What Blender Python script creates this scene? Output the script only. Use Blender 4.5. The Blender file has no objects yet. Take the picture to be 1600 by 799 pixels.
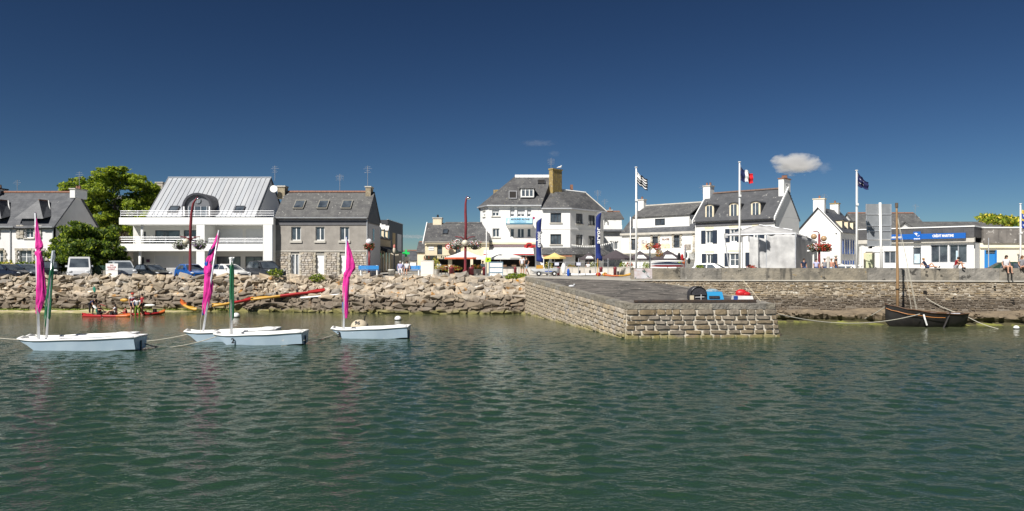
import bpy, bmesh, math, random
import numpy as np
from mathutils import Vector, Matrix
random.seed(7)
sc = bpy.context.scene
COL = sc.collection
R = math.radians
# ---------------------------------------------------------------- camera, light, sky
F, HY, CZ, Q = 1100.0, 410.0, 4.0, 2.85      # focal length in photo pixels, horizon row, eye height, quay height
cd = bpy.data.cameras.new('camera'); cam = bpy.data.objects.new('camera', cd); COL.objects.link(cam)
cam.location = (0, 0, CZ); cam.rotation_euler = (R(90), 0, 0)
cd.sensor_width = 36; cd.lens = 36 * F / 1600; cd.shift_y = (HY - 399.5) / 1600
cd.clip_start = .1; cd.clip_end = 9000
sc.camera = cam
SUN_AZ, SUN_EL = 34, 45                       # sun stands 52 degrees left of the viewer's back
ts = Vector((-math.sin(R(SUN_AZ)) * math.cos(R(SUN_EL)), -math.cos(R(SUN_AZ)) * math.cos(R(SUN_EL)), math.sin(R(SUN_EL))))
sd = bpy.data.lights.new('sun', 'SUN'); sd.energy = 4.5; sd.angle = R(.5); sd.color = (1, .955, .89)
so = bpy.data.objects.new('sun', sd); COL.objects.link(so); so.rotation_euler = ts.to_track_quat('Z', 'Y').to_euler(); so.location = (-60, -40, 80)
w = bpy.data.worlds.new('World'); sc.world = w; w.use_nodes = True
nt = w.node_tree; nt.nodes.clear()
sky = nt.nodes.new('ShaderNodeTexSky'); sky.sky_type = 'NISHITA'; sky.sun_disc = False
sky.sun_elevation = R(SUN_EL); sky.sun_rotation = R(180 + SUN_AZ); sky.altitude = 2500; sky.air_density = 1.0; sky.dust_density = .35; sky.ozone_density = 4.0
mul = nt.nodes.new('ShaderNodeMix'); mul.data_type = 'RGBA'; mul.blend_type = 'MULTIPLY'; mul.inputs[0].default_value = 1
mul.inputs[7].default_value = (.36, .38, .372, 1)
gm = nt.nodes.new('ShaderNodeGamma'); gm.inputs[1].default_value = 1.45
bg = nt.nodes.new('ShaderNodeBackground'); bg.inputs[1].default_value = .05
wo = nt.nodes.new('ShaderNodeOutputWorld')
nt.links.new(sky.outputs[0], mul.inputs[6]); nt.links.new(mul.outputs[2], gm.inputs[0]); nt.links.new(gm.outputs[0], bg.inputs[0]); nt.links.new(bg.outputs[0], wo.inputs[0])
sc.view_settings.view_transform = 'Standard'; sc.view_settings.look = 'None'; sc.view_settings.exposure = .60; sc.view_settings.gamma = 1
sc.cycles.max_bounces = 6; sc.cycles.diffuse_bounces = 4; sc.cycles.glossy_bounces = 3; sc.cycles.transparent_max_bounces = 8; sc.cycles.volume_bounces = 2

def X(px, d): return (px - 800) / F * d
def Z(py, d): return CZ + (HY - py) / F * d

# ---------------------------------------------------------------- materials
MATS = {}
def mat(name, col, rough=.8, col2=None, scale=2.0, bump=0.0, bscale=None, metal=0.0, spots=None, rand=0.0, detail=5, stretch=(1, 1, 1),
        bands=None, brick=None, spec=.4, emit=0, obj=False, contrast=.25, streak=None, trans=0):
    if name in MATS: return MATS[name]
    m = bpy.data.materials.new(name); m.use_nodes = True; t = m.node_tree; N = t.nodes; L = t.links
    b = N['Principled BSDF']; b.inputs['Roughness'].default_value = rough; b.inputs['Metallic'].default_value = metal
    b.inputs['Specular IOR Level'].default_value = spec
    def c4(c): return (c[0], c[1], c[2], 1)
    if obj: src = N.new('ShaderNodeTexCoord').outputs['Object']
    else: src = N.new('ShaderNodeNewGeometry').outputs['Position']
    mp = N.new('ShaderNodeMapping'); mp.inputs['Scale'].default_value = stretch; L.new(src, mp.inputs[0])
    def noise(s, d=detail, vec=None, rr=.55):
        n = N.new('ShaderNodeTexNoise'); n.inputs['Scale'].default_value = s; n.inputs['Detail'].default_value = d; n.inputs['Roughness'].default_value = rr
        L.new(vec or mp.outputs[0], n.inputs[0]); return n.outputs[0]
    def ramp(v, a, bb):
        r = N.new('ShaderNodeMapRange'); r.interpolation_type = 'SMOOTHSTEP'; r.inputs[1].default_value = a; r.inputs[2].default_value = bb; L.new(v, r.inputs[0]); return r.outputs[0]
    def mix(f, a, bb, mode='MIX'):
        x = N.new('ShaderNodeMix'); x.data_type = 'RGBA'; x.blend_type = mode
        if isinstance(f, float): x.inputs[0].default_value = f
        else: L.new(f, x.inputs[0])
        for i, q in ((6, a), (7, bb)):
            if isinstance(q, tuple): x.inputs[i].default_value = c4(q)
            else: L.new(q, x.inputs[i])
        return x.outputs[2]
    cur = tuple(col)
    if col2: cur = mix(ramp(noise(scale), .5 - contrast, .5 + contrast), tuple(col), tuple(col2))
    if brick:
        bk = N.new('ShaderNodeTexBrick'); bw, bh, dark = brick
        sx = N.new('ShaderNodeSeparateXYZ'); L.new(N.new('ShaderNodeTexCoord').outputs['Object'], sx.inputs[0])
        ad = N.new('ShaderNodeMath'); ad.operation = 'ADD'; L.new(sx.outputs[0], ad.inputs[0]); L.new(sx.outputs[1], ad.inputs[1])
        cb = N.new('ShaderNodeCombineXYZ'); L.new(ad.outputs[0], cb.inputs[0]); L.new(sx.outputs[2], cb.inputs[1]); L.new(cb.outputs[0], bk.inputs[0])
        bk.inputs['Scale'].default_value = 1; bk.inputs['Brick Width'].default_value = bw; bk.inputs['Row Height'].default_value = bh; bk.inputs['Mortar Size'].default_value = .014
        bk.inputs['Color1'].default_value = (1, 1, 1, 1); bk.inputs['Color2'].default_value = (dark + .15,) * 3 + (1,); bk.inputs['Mortar'].default_value = (dark,) * 3 + (1,)
        cur = mix(1.0, cur, bk.outputs[0], 'MULTIPLY')
    if spots:
        for (sc_, ss, th) in spots:
            cur = mix(ramp(noise(ss, 4), th, th + .05), cur, tuple(sc_))
    if streak:
        s2 = N.new('ShaderNodeMapping'); s2.inputs['Scale'].default_value = streak[1]; L.new(src, s2.inputs[0])
        cur = mix(ramp(noise(1.0, 5, s2.outputs[0]), streak[2], streak[2] + .15), cur, tuple(streak[0]))
    if rand:
        oi = N.new('ShaderNodeObjectInfo'); hs = N.new('ShaderNodeHueSaturation')
        mr = N.new('ShaderNodeMapRange'); mr.inputs[3].default_value = 1 - rand; mr.inputs[4].default_value = 1 + rand; L.new(oi.outputs['Random'], mr.inputs[0]); L.new(mr.outputs[0], hs.inputs['Value'])
        m3 = N.new('ShaderNodeMath'); m3.operation = 'MULTIPLY'; m3.inputs[1].default_value = 7.31; L.new(oi.outputs['Random'], m3.inputs[0])
        m4 = N.new('ShaderNodeMath'); m4.operation = 'FRACT'; L.new(m3.outputs[0], m4.inputs[0])
        m5 = N.new('ShaderNodeMapRange'); m5.inputs[3].default_value = .65; m5.inputs[4].default_value = 1.3; L.new(m4.outputs[0], m5.inputs[0]); L.new(m5.outputs[0], hs.inputs['Saturation'])
        if isinstance(cur, tuple): hs.inputs['Color'].default_value = c4(cur)
        else: L.new(cur, hs.inputs['Color'])
        cur = hs.outputs[0]
    if bands:                       # weathering by height above the water: (z0, z1, colour, amount): full below z0, none above z1
        g = N.new('ShaderNodeNewGeometry'); s = N.new('ShaderNodeSeparateXYZ'); L.new(g.outputs['Position'], s.inputs[0])
        nz = N.new('ShaderNodeTexNoise'); nz.inputs['Scale'].default_value = .9; nz.inputs['Detail'].default_value = 5; L.new(g.outputs['Position'], nz.inputs[0])
        wv = N.new('ShaderNodeMath'); wv.operation = 'MULTIPLY_ADD'; L.new(nz.outputs[0], wv.inputs[0]); wv.inputs[1].default_value = .9; L.new(s.outputs[2], wv.inputs[2])
        for (z0, z1, bc, am) in bands:
            r = N.new('ShaderNodeMapRange'); r.interpolation_type = 'SMOOTHSTEP'; r.inputs[1].default_value = z0 + .45; r.inputs[2].default_value = z1 + .45
            r.inputs[3].default_value = am; r.inputs[4].default_value = 0; L.new(wv.outputs[0], r.inputs[0])
            cur = mix(r.outputs[0], cur, tuple(bc), 'MIX')
    if isinstance(cur, tuple): b.inputs['Base Color'].default_value = c4(cur)
    else: L.new(cur, b.inputs['Base Color'])
    if bump:
        bp = N.new('ShaderNodeBump'); bp.inputs['Strength'].default_value = 1; bp.inputs['Distance'].default_value = bump
        L.new(noise(bscale or scale * 3, 6), bp.inputs['Height']); L.new(bp.outputs[0], b.inputs['Normal'])
    if emit:
        b.inputs['Emission Strength'].default_value = emit; b.inputs['Emission Color'].default_value = c4(col)
    if trans: b.inputs['Transmission Weight'].default_value = trans
    MATS[name] = m; return m

WHITE = mat('white_render', (.82, .82, .80), .9, (.75, .75, .73), .7, .006, 30, spots=[((.68, .68, .66), .5, .70)], streak=((.55, .54, .51), (1.6, 1.6, .12), .66))
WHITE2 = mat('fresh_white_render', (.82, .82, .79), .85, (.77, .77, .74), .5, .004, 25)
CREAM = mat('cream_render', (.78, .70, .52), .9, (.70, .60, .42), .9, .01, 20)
GREYR = mat('grey_render', (.36, .335, .30), .95, (.27, .25, .225), 1.2, .012, 18, streak=((.22, .2, .18), (2.5, 2.5, .2), .62))
RUB = mat('rubble_masonry', (.48, .44, .38), .95, (.33, .30, .25), 3.5, .05, 5)
QUOIN = mat('quoin_stone', (.50, .46, .39), .9, (.36, .33, .27), 4, .03, 12, rand=.18)
SLATE = mat('slate_roof', (.115, .12, .13), .55, (.07, .075, .085), 1.6, .012, 14, brick=(.34, .2, .72), spots=[((.42, .42, .38), 3.4, .70), ((.30, .25, .10), 5, .73)], spec=.5, contrast=.18)
SLATE2 = mat('old_slate_roof', (.125, .125, .125), .7, (.07, .07, .075), 1.3, .02, 10, brick=(.34, .2, .7), spots=[((.34, .33, .29), 5.5, .63), ((.26, .22, .11), 4.2, .68)], contrast=.2)
SLATE3 = mat('bleached_slate_roof', (.14, .14, .135), .7, (.085, .085, .088), 1.3, .02, 10, brick=(.34, .2, .7), streak=((.42, .41, .38), (5.5, 5.5, .9), .60))
LEAD = mat('dark_slate_cladding', (.055, .06, .07), .6, (.04, .042, .05), 2, .01, 12, brick=(.5, .3, .8))
ZINC = mat('zinc_sheet', (.52, .54, .56), .42, (.42, .44, .47), .6, .004, 3, metal=.35, rand=.05, stretch=(2, .4, .4))
ZINCD = mat('dark_zinc', (.07, .072, .08), .45, (.05, .05, .06), 2, metal=.3)
TILE = mat('terracotta_ridge', (.27, .13, .085), .85, (.18, .10, .07), 6, .01)
WPAINT = mat('white_paint', (.80, .80, .78), .45)
GLASS = mat('window_glass', (.02, .028, .04), .06, (.10, .12, .14), 1.1, spec=.9)
GLASSB = mat('curtained_glass', (.30, .32, .34), .15, (.05, .06, .07), 2.2, spec=.8, stretch=(3, 3, .3))
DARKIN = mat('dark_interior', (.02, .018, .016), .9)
SHUT = mat('roller_shutter', (.60, .61, .62), .6, (.54, .55, .56), 2)
NAVYS = mat('dark_blue_shutter', (.02, .03, .05), .5)
BLUES = mat('bright_blue_shutter', (.035, .10, .34), .6)
CONC = mat('pale_concrete', (.58, .55, .49), .95, (.45, .43, .38), 1.5, .01, 12, streak=((.3, .29, .26), (3, 3, .3), .64))
CONCD = mat('weathered_concrete', (.30, .27, .22), .97, (.15, .14, .12), 1.7, .05, 7, spots=[((.48, .46, .42), 9, .68), ((.07, .065, .055), 2.2, .63), ((.33, .24, .12), 2.8, .68)], rand=.10, streak=((.09, .085, .075), (2.2, 2.2, .35), .57))
ASPH = mat('asphalt', (.10, .098, .095), .95, (.07, .07, .068), .8, .006, 40)
PAVE = mat('pale_paving', (.40, .38, .34), .95, (.33, .31, .27), .4, .006, 30)
STEEL = mat('galvanised_steel', (.45, .46, .48), .4, (.36, .37, .39), 5, metal=.6)
ALU = mat('pale_aluminium', (.62, .63, .65), .35, (.5, .51, .53), 4, metal=.5)
BLACKM = mat('black_metal', (.02, .02, .022), .4)
MAROON = mat('maroon_paint', (.22, .035, .045), .4, (.17, .028, .035), 3)
RUBBER = mat('black_rubber', (.015, .015, .015), .8)
CHROME = mat('bright_chrome', (.7, .7, .7), .15, metal=1)
LENS = mat('headlamp_lens', (.75, .78, .8), .1, spec=1)
SKIN = mat('skin', (.55, .31, .21), .6, (.48, .26, .17), 6)
HAIRD = mat('dark_hair', (.03, .018, .012), .6)
HAIRB = mat('auburn_hair', (.16, .07, .03), .6)
ROPE = mat('pale_rope', (.55, .52, .44), .9, (.42, .40, .33), 12)
ROCK = mat('granite_rock', (.43, .36, .275), .92, (.25, .215, .17), 1.6, .07, 3.2, rand=.38, spots=[((.62, .57, .48), 2.3, .63), ((.40, .23, .10), 1.4, .62)],
           bands=[(1.0, 1.5, (.15, .12, .09), .80), (.05, .40, (.20, .19, .05), .75), (-.12, .02, (.05, .05, .02), .9)])
ROCKS = mat('small_rubble', (.42, .36, .28), .95, (.26, .22, .17), 3, .04, 6, bands=[(1.0, 1.5, (.14, .11, .085), .80), (.05, .40, (.20, .19, .05), .75)])
PSTONE = mat('pier_stone', (.255, .207, .145), .92, (.145, .117, .082), 3, .035, 8, rand=.16, spots=[((.45, .40, .32), 7, .66)], bands=[(.0, .28, (.22, .19, .06), .7)])
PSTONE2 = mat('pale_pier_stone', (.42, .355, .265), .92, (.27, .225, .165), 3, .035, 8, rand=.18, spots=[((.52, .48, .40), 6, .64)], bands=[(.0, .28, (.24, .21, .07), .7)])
MORTAR = mat('lime_mortar', (.60, .55, .46), .97, (.42, .38, .31), 3, .03, 9, bands=[(.0, .3, (.24, .21, .08), .75)])
WSTONE = mat('quay_wall_stone', (.36, .285, .185), .95, (.17, .135, .095), 2.2, .04, 6, rand=.2, spots=[((.55, .50, .42), 4.5, .64)],
             bands=[(1.5, 1.85, (.09, .072, .055), .82), (.55, .85, (.22, .17, .12), .7), (-.05, .15, (.16, .16, .045), .85)])
WMORT = mat('quay_wall_mortar', (.40, .35, .27), .97, (.22, .19, .15), 1.6, .05, 5, spots=[((.60, .57, .50), 3.0, .60)],
            bands=[(1.5, 1.85, (.13, .11, .09), .75), (.55, .85, (.24, .20, .15), .5)])
FOOT = mat('algae_rock', (.25, .195, .13), .9, (.13, .105, .075), 1.3, .08, 3, bands=[(.30, .42, (.06, .055, .022), .92), (-.02, .06, (.24, .25, .05), .7)])
SAND = mat('beach_sand', (.55, .48, .33), .95, (.46, .39, .26), 1.5, .01, 12, spots=[((.25, .30, .06), 1.6, .60)], bands=[(.03, .10, (.34, .31, .13), .8)])
WEED = mat('sea_weed', (.22, .27, .05), .9, (.14, .2, .03), 8)
PIERTOP = mat('pier_cobble_top', (.15, .135, .12), .95, (.07, .065, .06), 1.6, .04, 6, spots=[((.05, .045, .04), 1.0, .58), ((.36, .34, .30), 4, .63)], contrast=.12, stretch=(.6, 1.2, 1))
SLAB = mat('pier_coping', (.29, .265, .215), .95, (.16, .145, .12), 3, .09, 7, spots=[((.55, .54, .5), 11, .66)], rand=.12)

# ---------------------------------------------------------------- mesh helpers
WORLD = {}
def tag(o, label=None, cat=None, group=None, kind=None):
    if label: o['label'] = label
    if cat: o['category'] = cat
    if group: o['group'] = group
    if kind: o['kind'] = kind
    return o
def thing(name, label, cat, loc=(0, 0, 0), rz=0, group=None, world=True):
    o = bpy.data.objects.new(name, None); COL.objects.link(o); o.location = loc; o.rotation_euler = (0, 0, rz); o.empty_display_size = .2
    if world: WORLD[o] = Vector(loc)
    return tag(o, label, cat, group)
class MB:
    def __init__(s): s.v = []; s.f = []; s.m = []
    def face(s, pts, m=0):
        n = len(s.v); s.v += [tuple(p) for p in pts]; s.f.append(tuple(range(n, n + len(pts)))); s.m.append(m); return s
    def raw(s, vs, fs, m=0):
        n = len(s.v); s.v += [tuple(p) for p in vs]; s.f += [tuple(i + n for i in f) for f in fs]; s.m += [m] * len(fs); return s
    def box(s, x0, x1, y0, y1, z0, z1, m=0):
        vs = [(x, y, z) for z in (z0, z1) for y in (y0, y1) for x in (x0, x1)]
        return s.raw(vs, [(0, 2, 3, 1), (4, 5, 7, 6), (0, 1, 5, 4), (2, 6, 7, 3), (0, 4, 6, 2), (1, 3, 7, 5)], m)
    def hexa(s, b, t, m=0):       # bottom 4 points, top 4 points, same order (counter-clockwise from above)
        return s.raw(list(b) + list(t), [(3, 2, 1, 0), (4, 5, 6, 7), (0, 1, 5, 4), (1, 2, 6, 5), (2, 3, 7, 6), (3, 0, 4, 7)], m)
    def slab(s, pts, t, m=0):     # flat polygon given thickness t against its normal
        P = [Vector(p) for p in pts]; n = (P[1] - P[0]).cross(P[2] - P[0]).normalized(); k = len(P); Bm = [p - n * t for p in P]
        return s.raw(P + Bm, [tuple(range(k)), tuple(range(2 * k - 1, k - 1, -1))] + [(i, k + i, k + (i + 1) % k, (i + 1) % k) for i in range(k)], m)
    def prism(s, poly, y0, y1, m=0):   # polygon in x,z pushed along y
        k = len(poly)
        return s.raw([(x, y0, z) for x, z in poly] + [(x, y1, z) for x, z in poly], [tuple(range(k)), tuple(range(2 * k - 1, k - 1, -1))] + [(i, k + i, k + (i + 1) % k, (i + 1) % k) for i in range(k)], m)
    def xprism(s, poly, x0, x1, m=0):  # polygon in y,z pushed along x
        k = len(poly)
        return s.raw([(x0, y, z) for y, z in poly] + [(x1, y, z) for y, z in poly], [tuple(range(k)), tuple(range(2 * k - 1, k - 1, -1))] + [(i, k + i, k + (i + 1) % k, (i + 1) % k) for i in range(k)], m)
    def zprism(s, poly, z0, z1, m=0):
        k = len(poly)
        return s.raw([(x, y, z0) for x, y in poly] + [(x, y, z1) for x, y in poly], [tuple(range(k - 1, -1, -1)), tuple(range(k, 2 * k))] + [(i, (i + 1) % k, k + (i + 1) % k, k + i) for i in range(k)], m)
    def tube(s, pts, r, n=8, m=0, sy=1.0):
        P = [Vector(p) for p in pts]; rs = r if isinstance(r, (list, tuple)) else [r] * len(P); vs = []
        for i, p in enumerate(P):
            d = (P[min(i + 1, len(P) - 1)] - P[max(i - 1, 0)]).normalized()
            up = Vector((0, 0, 1)) if abs(d.z) < .9 else Vector((0, 1, 0)); a = d.cross(up).normalized(); b = d.cross(a).normalized()
            for k in range(n):
                t = 2 * math.pi * k / n; vs.append(p + a * math.cos(t) * rs[i] + b * math.sin(t) * rs[i] * sy)
        fs = [(i * n + k, i * n + (k + 1) % n, (i + 1) * n + (k + 1) % n, (i + 1) * n + k) for i in range(len(P) - 1) for k in range(n)]
        fs += [tuple(range(n - 1, -1, -1)), tuple(range((len(P) - 1) * n, len(P) * n))]
        return s.raw(vs, fs, m)
    def lathe(s, prof, c=(0, 0, 0), n=16, m=0, sy=1.0):
        vs = [(c[0] + r * math.cos(2 * math.pi * k / n), c[1] + r * sy * math.sin(2 * math.pi * k / n), c[2] + z) for r, z in prof for k in range(n)]
        fs = [(i * n + k, i * n + (k + 1) % n, (i + 1) * n + (k + 1) % n, (i + 1) * n + k) for i in range(len(prof) - 1) for k in range(n)]
        fs += [tuple(range(n - 1, -1, -1)), tuple(range((len(prof) - 1) * n, len(prof) * n))]
        return s.raw(vs, fs, m)
    def ball(s, c, r, nu=12, nv=8, m=0):
        r = (r, r, r) if not isinstance(r, (tuple, list)) else r
        pr = [(max(.001, math.sin(math.pi * i / nv)), -math.cos(math.pi * i / nv)) for i in range(nv + 1)]
        vs = [(c[0] + r[0] * a * math.cos(2 * math.pi * k / nu), c[1] + r[1] * a * math.sin(2 * math.pi * k / nu), c[2] + r[2] * z) for a, z in pr for k in range(nu)]
        fs = [(i * nu + k, i * nu + (k + 1) % nu, (i + 1) * nu + (k + 1) % nu, (i + 1) * nu + k) for i in range(nv) for k in range(nu)]
        return s.raw(vs, fs, m)
    def mesh(s, name, mats, smooth=False, off=None):
        me = bpy.data.meshes.new(name); v = s.v if off is None else [(p[0] - off[0], p[1] - off[1], p[2] - off[2]) for p in s.v]
        me.from_pydata(v, [], s.f)
        for q in (mats if isinstance(mats, (list, tuple)) else [mats]): me.materials.append(q)
        if any(s.m): me.polygons.foreach_set('material_index', s.m)
        if smooth: me.polygons.foreach_set('use_smooth', [True] * len(s.f))
        me.update(); return me
    def build(s, name, mats, parent=None, smooth=False, loc=None, label=None, cat=None, group=None, kind=None, fixn=True, weld=False):
        off = WORLD.get(parent) if parent else (Vector(loc) if loc else None)
        me = s.mesh(name, mats, smooth, off)
        if (fixn or smooth or weld) and len(s.f) < 60000:
            b = bmesh.new(); b.from_mesh(me)
            if smooth or weld: bmesh.ops.remove_doubles(b, verts=b.verts, dist=1e-4)
            if fixn: bmesh.ops.recalc_face_normals(b, faces=b.faces)
            b.to_mesh(me); b.free()
        o = bpy.data.objects.new(name, me); COL.objects.link(o)
        if parent:
            o.parent = parent
            if parent in WORLD: WORLD[o] = WORLD[parent]
        elif loc: o.location = loc
        return tag(o, label, cat, group, kind)
def copy_tree(o, parent=None, **kw):
    c = o.copy(); COL.objects.link(c); c.parent = parent
    for ch in o.children: copy_tree(ch, c)
    for k, v in kw.items():
        if k == 'loc': c.location = v
        elif k == 'rz': c.rotation_euler = (0, 0, v)
        elif k == 'scale': c.scale = v
        else: c[k] = v
    return c
def place(me, name, parent, loc, rot=(0, 0, 0), scale=(1, 1, 1), **kw):
    o = bpy.data.objects.new(name, me); COL.objects.link(o); o.parent = parent
    off = WORLD.get(parent) if parent else None
    o.location = Vector(loc) - off if off is not None else loc
    o.rotation_euler = rot; o.scale = scale
    return tag(o, **kw)
def text(parent, s, x, y, z, size, m, rot=(R(90), 0, 0), name='lettering', ext=.004, sx=1, align='CENTER', bold=.0, spacing=1):
    cu = bpy.data.curves.new(name, 'FONT'); cu.body = s; cu.size = size; cu.extrude = ext; cu.align_x = align; cu.align_y = 'CENTER'; cu.offset = bold; cu.resolution_u = 2; cu.space_character = spacing
    tmp = bpy.data.objects.new(name, cu); COL.objects.link(tmp); dg = bpy.context.evaluated_depsgraph_get()
    me = bpy.data.meshes.new_from_object(tmp.evaluated_get(dg)); bpy.data.objects.remove(tmp); bpy.data.curves.remove(cu)
    me.materials.clear(); me.materials.append(m)
    o = bpy.data.objects.new(name, me); COL.objects.link(o); o.parent = parent
    off = WORLD.get(parent) if parent else None
    p = Vector((x, y, z)); o.location = p - off if off is not None else p
    o.rotation_euler = rot; o.scale = (sx, 1, 1); return o
def wallh(mb, x0, x1, z0, z1, y, th, ops, m=0):
    """front wall in the x,z plane with real openings (x0, x1, z0, z1) and their reveals"""
    xs = sorted({x0, x1, *[v for o in ops for v in o[:2] if x0 < v < x1]}); zs = sorted({z0, z1, *[v for o in ops for v in o[2:4] if z0 < v < z1]})
    for i in range(len(xs) - 1):
        for j in range(len(zs) - 1):
            cx, cz = (xs[i] + xs[i + 1]) / 2, (zs[j] + zs[j + 1]) / 2
            if any(o[0] < cx < o[1] and o[2] < cz < o[3] for o in ops): continue
            mb.face([(xs[i], y, zs[j]), (xs[i + 1], y, zs[j]), (xs[i + 1], y, zs[j + 1]), (xs[i], y, zs[j + 1])], m)
            mb.face([(xs[i], y + th, zs[j]), (xs[i], y + th, zs[j + 1]), (xs[i + 1], y + th, zs[j + 1]), (xs[i + 1], y + th, zs[j])], m)
    for a, b, c, d in [o[:4] for o in ops]:
        mb.face([(a, y, c), (a, y, d), (a, y + th, d), (a, y + th, c)], m); mb.face([(b, y, c), (b, y + th, c), (b, y + th, d), (b, y, d)], m)
        mb.face([(a, y, d), (b, y, d), (b, y + th, d), (a, y + th, d)], m); mb.face([(a, y, c), (a, y + th, c), (b, y + th, c), (b, y, c)], m)
    return mb
def window(p, x0, x1, z0, z1, y, mull=1, fm=None, gm=None, sill=None, bars=0, name='window', fw=.07, blind=0, rec=.15):
    fm = fm or WPAINT; gm = gm or GLASS; b = MB(); yy = y + rec
    b.box(x0, x0 + fw, yy, yy + .06, z0, z1); b.box(x1 - fw, x1, yy, yy + .06, z0, z1); b.box(x0 + fw, x1 - fw, yy, yy + .06, z0, z0 + fw); b.box(x0 + fw, x1 - fw, yy, yy + .06, z1 - fw, z1)
    for k in range(mull):
        xm = x0 + (x1 - x0) * (k + 1) / (mull + 1); b.box(xm - fw * .55, xm + fw * .55, yy - .004, yy + .05, z0 + fw, z1 - fw)
    for k in range(bars):
        zm = z0 + (z1 - z0) * (k + 1) / (bars + 1); b.box(x0 + fw, x1 - fw, yy + .004, yy + .045, zm - .02, zm + .02)
    wn = b.build(name, fm, p)
    g = MB().box(x0 + fw * .5, x1 - fw * .5, yy + .02, yy + .035, z0 + fw * .5, z1 - fw * .5); g.build('pane', gm, wn)
    if sill: MB().box(x0 - .12, x1 + .12, y - .1, y + rec, z0 - sill, z0 - .003).build('sill', sill_mat[0], wn)
    if blind: MB().box(x0 + fw * .4, x1 - fw * .4, yy - .03, yy - .006, z1 - (z1 - z0) * blind, z1 - .01).build('roller_blind', SHUT, wn)
    return wn
sill_mat = [CONC]
def opening(p, x0, x1, z0, z1): return (x0, x1, z0, z1)
# skin-grown figures ------------------------------------------------
def skin(name, nodes, edges, m, parent=None, root=0, lv=1):
    me = bpy.data.meshes.new(name); me.from_pydata([n[:3] for n in nodes], edges, []); me.materials.append(m)
    o = bpy.data.objects.new(name, me); COL.objects.link(o); o.parent = parent
    md = o.modifiers.new('Skin', 'SKIN'); md.use_smooth_shade = True
    sv = me.skin_vertices[0].data
    for i, n in enumerate(nodes):
        r = n[3]; sv[i].radius = r if isinstance(r, tuple) else (r, r)
    sv[root].use_root = True
    sb = o.modifiers.new('Subdivision', 'SUBSURF'); sb.levels = lv; sb.render_levels = lv
    dg = bpy.context.evaluated_depsgraph_get(); m2 = bpy.data.meshes.new_from_object(o.evaluated_get(dg)); o.modifiers.clear(); o.data = m2; m2.name = name
    m2.materials.clear(); m2.materials.append(m); bpy.data.meshes.remove(me)
    m2.polygons.foreach_set('use_smooth', [True] * len(m2.polygons))
    return o
POSES = {
 'stand': dict(pel=(0, 0, .95), ch=(0, .01, 1.28), nk=(0, .01, 1.47), hd=(0, -.01, 1.6), sh=(.19, 0, 1.42), el=((.25, .02, 1.15),) * 2, ha=((.24, -.08, .90),) * 2, hp=(.10, 0, .91), kn=((.11, -.02, .5),) * 2, an=((.11, .03, .09),) * 2, to=((.13, -.14, .03),) * 2),
 'walk': dict(pel=(0, 0, .95), ch=(0, -.02, 1.28), nk=(0, -.03, 1.47), hd=(0, -.06, 1.6), sh=(.19, 0, 1.42), el=((.25, .08, 1.16), (.24, -.08, 1.16)), ha=((.24, -.06, .95), (.2, -.28, 1.0)), hp=(.09, 0, .91), kn=((.10, -.12, .52), (.10, .05, .5)), an=((.1, -.16, .10), (.1, .28, .14)), to=((.12, -.32, .03), (.11, .15, .03))),
 'wade': dict(pel=(0, .06, .92), ch=(0, -.06, 1.22), nk=(0, -.13, 1.40), hd=(0, -.19, 1.51), sh=(.19, -.09, 1.35), el=((.27, -.22, 1.12), (.27, -.24, 1.12)), ha=((.22, -.42, .95), (.15, -.42, .93)), hp=(.10, .05, .88), kn=((.14, -.04, .48), (.14, -.04, .48)), an=((.14, .03, .09),) * 2, to=((.16, -.14, .03),) * 2),
 'bend': dict(pel=(0, .12, .88), ch=(0, -.18, 1.05), nk=(0, -.34, 1.14), hd=(0, -.46, 1.17), sh=(.18, -.29, 1.12), el=((.22, -.38, .84), (.22, -.38, .84)), ha=((.18, -.5, .6), (.15, -.52, .6)), hp=(.10, .1, .86), kn=((.13, -.02, .47), (.13, .05, .47)), an=((.13, .03, .09),) * 2, to=((.14, -.14, .03),) * 2),
 'sit': dict(pel=(0, 0, .12), ch=(0, -.02, .44), nk=(0, -.03, .62), hd=(0, -.06, .75), sh=(.18, -.02, .57), el=((.24, .02, .33), (.24, .02, .33)), ha=((.22, -.1, .12), (.22, -.1, .12)), hp=(.10, -.04, .10), kn=((.11, -.44, .12), (.12, -.44, .12)), an=((.11, -.46, -.30), (.13, -.46, -.30)), to=((.12, -.6, -.36), (.14, -.6, -.36))),
 'hug': dict(pel=(0, 0, .11), ch=(0, -.06, .42), nk=(0, -.12, .58), hd=(0, -.19, .70), sh=(.17, -.1, .54), el=((.24, -.28, .40), (.24, -.28, .40)), ha=((.09, -.46, .36), (.09, -.47, .34)), hp=(.10, -.03, .10), kn=((.10, -.36, .48), (.11, -.36, .46)), an=((.10, -.46, .08), (.11, -.46, .08)), to=((.11, -.62, .03), (.12, -.62, .03))),
 'paddle': dict(pel=(0, 0, .12), ch=(0, -.02, .44), nk=(0, -.04, .62), hd=(0, -.08, .75), sh=(.18, -.03, .57), el=((.30, -.14, .38), (.30, -.2, .44)), ha=((.25, -.38, .34), (.25, -.38, .5)), hp=(.10, -.04, .10), kn=((.14, -.42, .30), (.14, -.40, .30)), an=((.12, -.78, .08), (.12, -.78, .08)), to=((.14, -.84, .2), (.14, -.84, .2))),
 'lean': dict(pel=(0, 0, .12), ch=(0, .14, .40), nk=(0, .2, .55), hd=(0, .2, .68), sh=(.18, .19, .5), el=((.24, .38, .3), (.24, .34, .3)), ha=((.24, .42, .06), (.22, .12, .2)), hp=(.1, -.03, .1), kn=((.1, -.36, .40), (.12, -.44, .14)), an=((.1, -.56, .1), (.12, -.85, .08)), to=((.1, -.7, .05), (.13, -.9, .18))),
}
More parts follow.
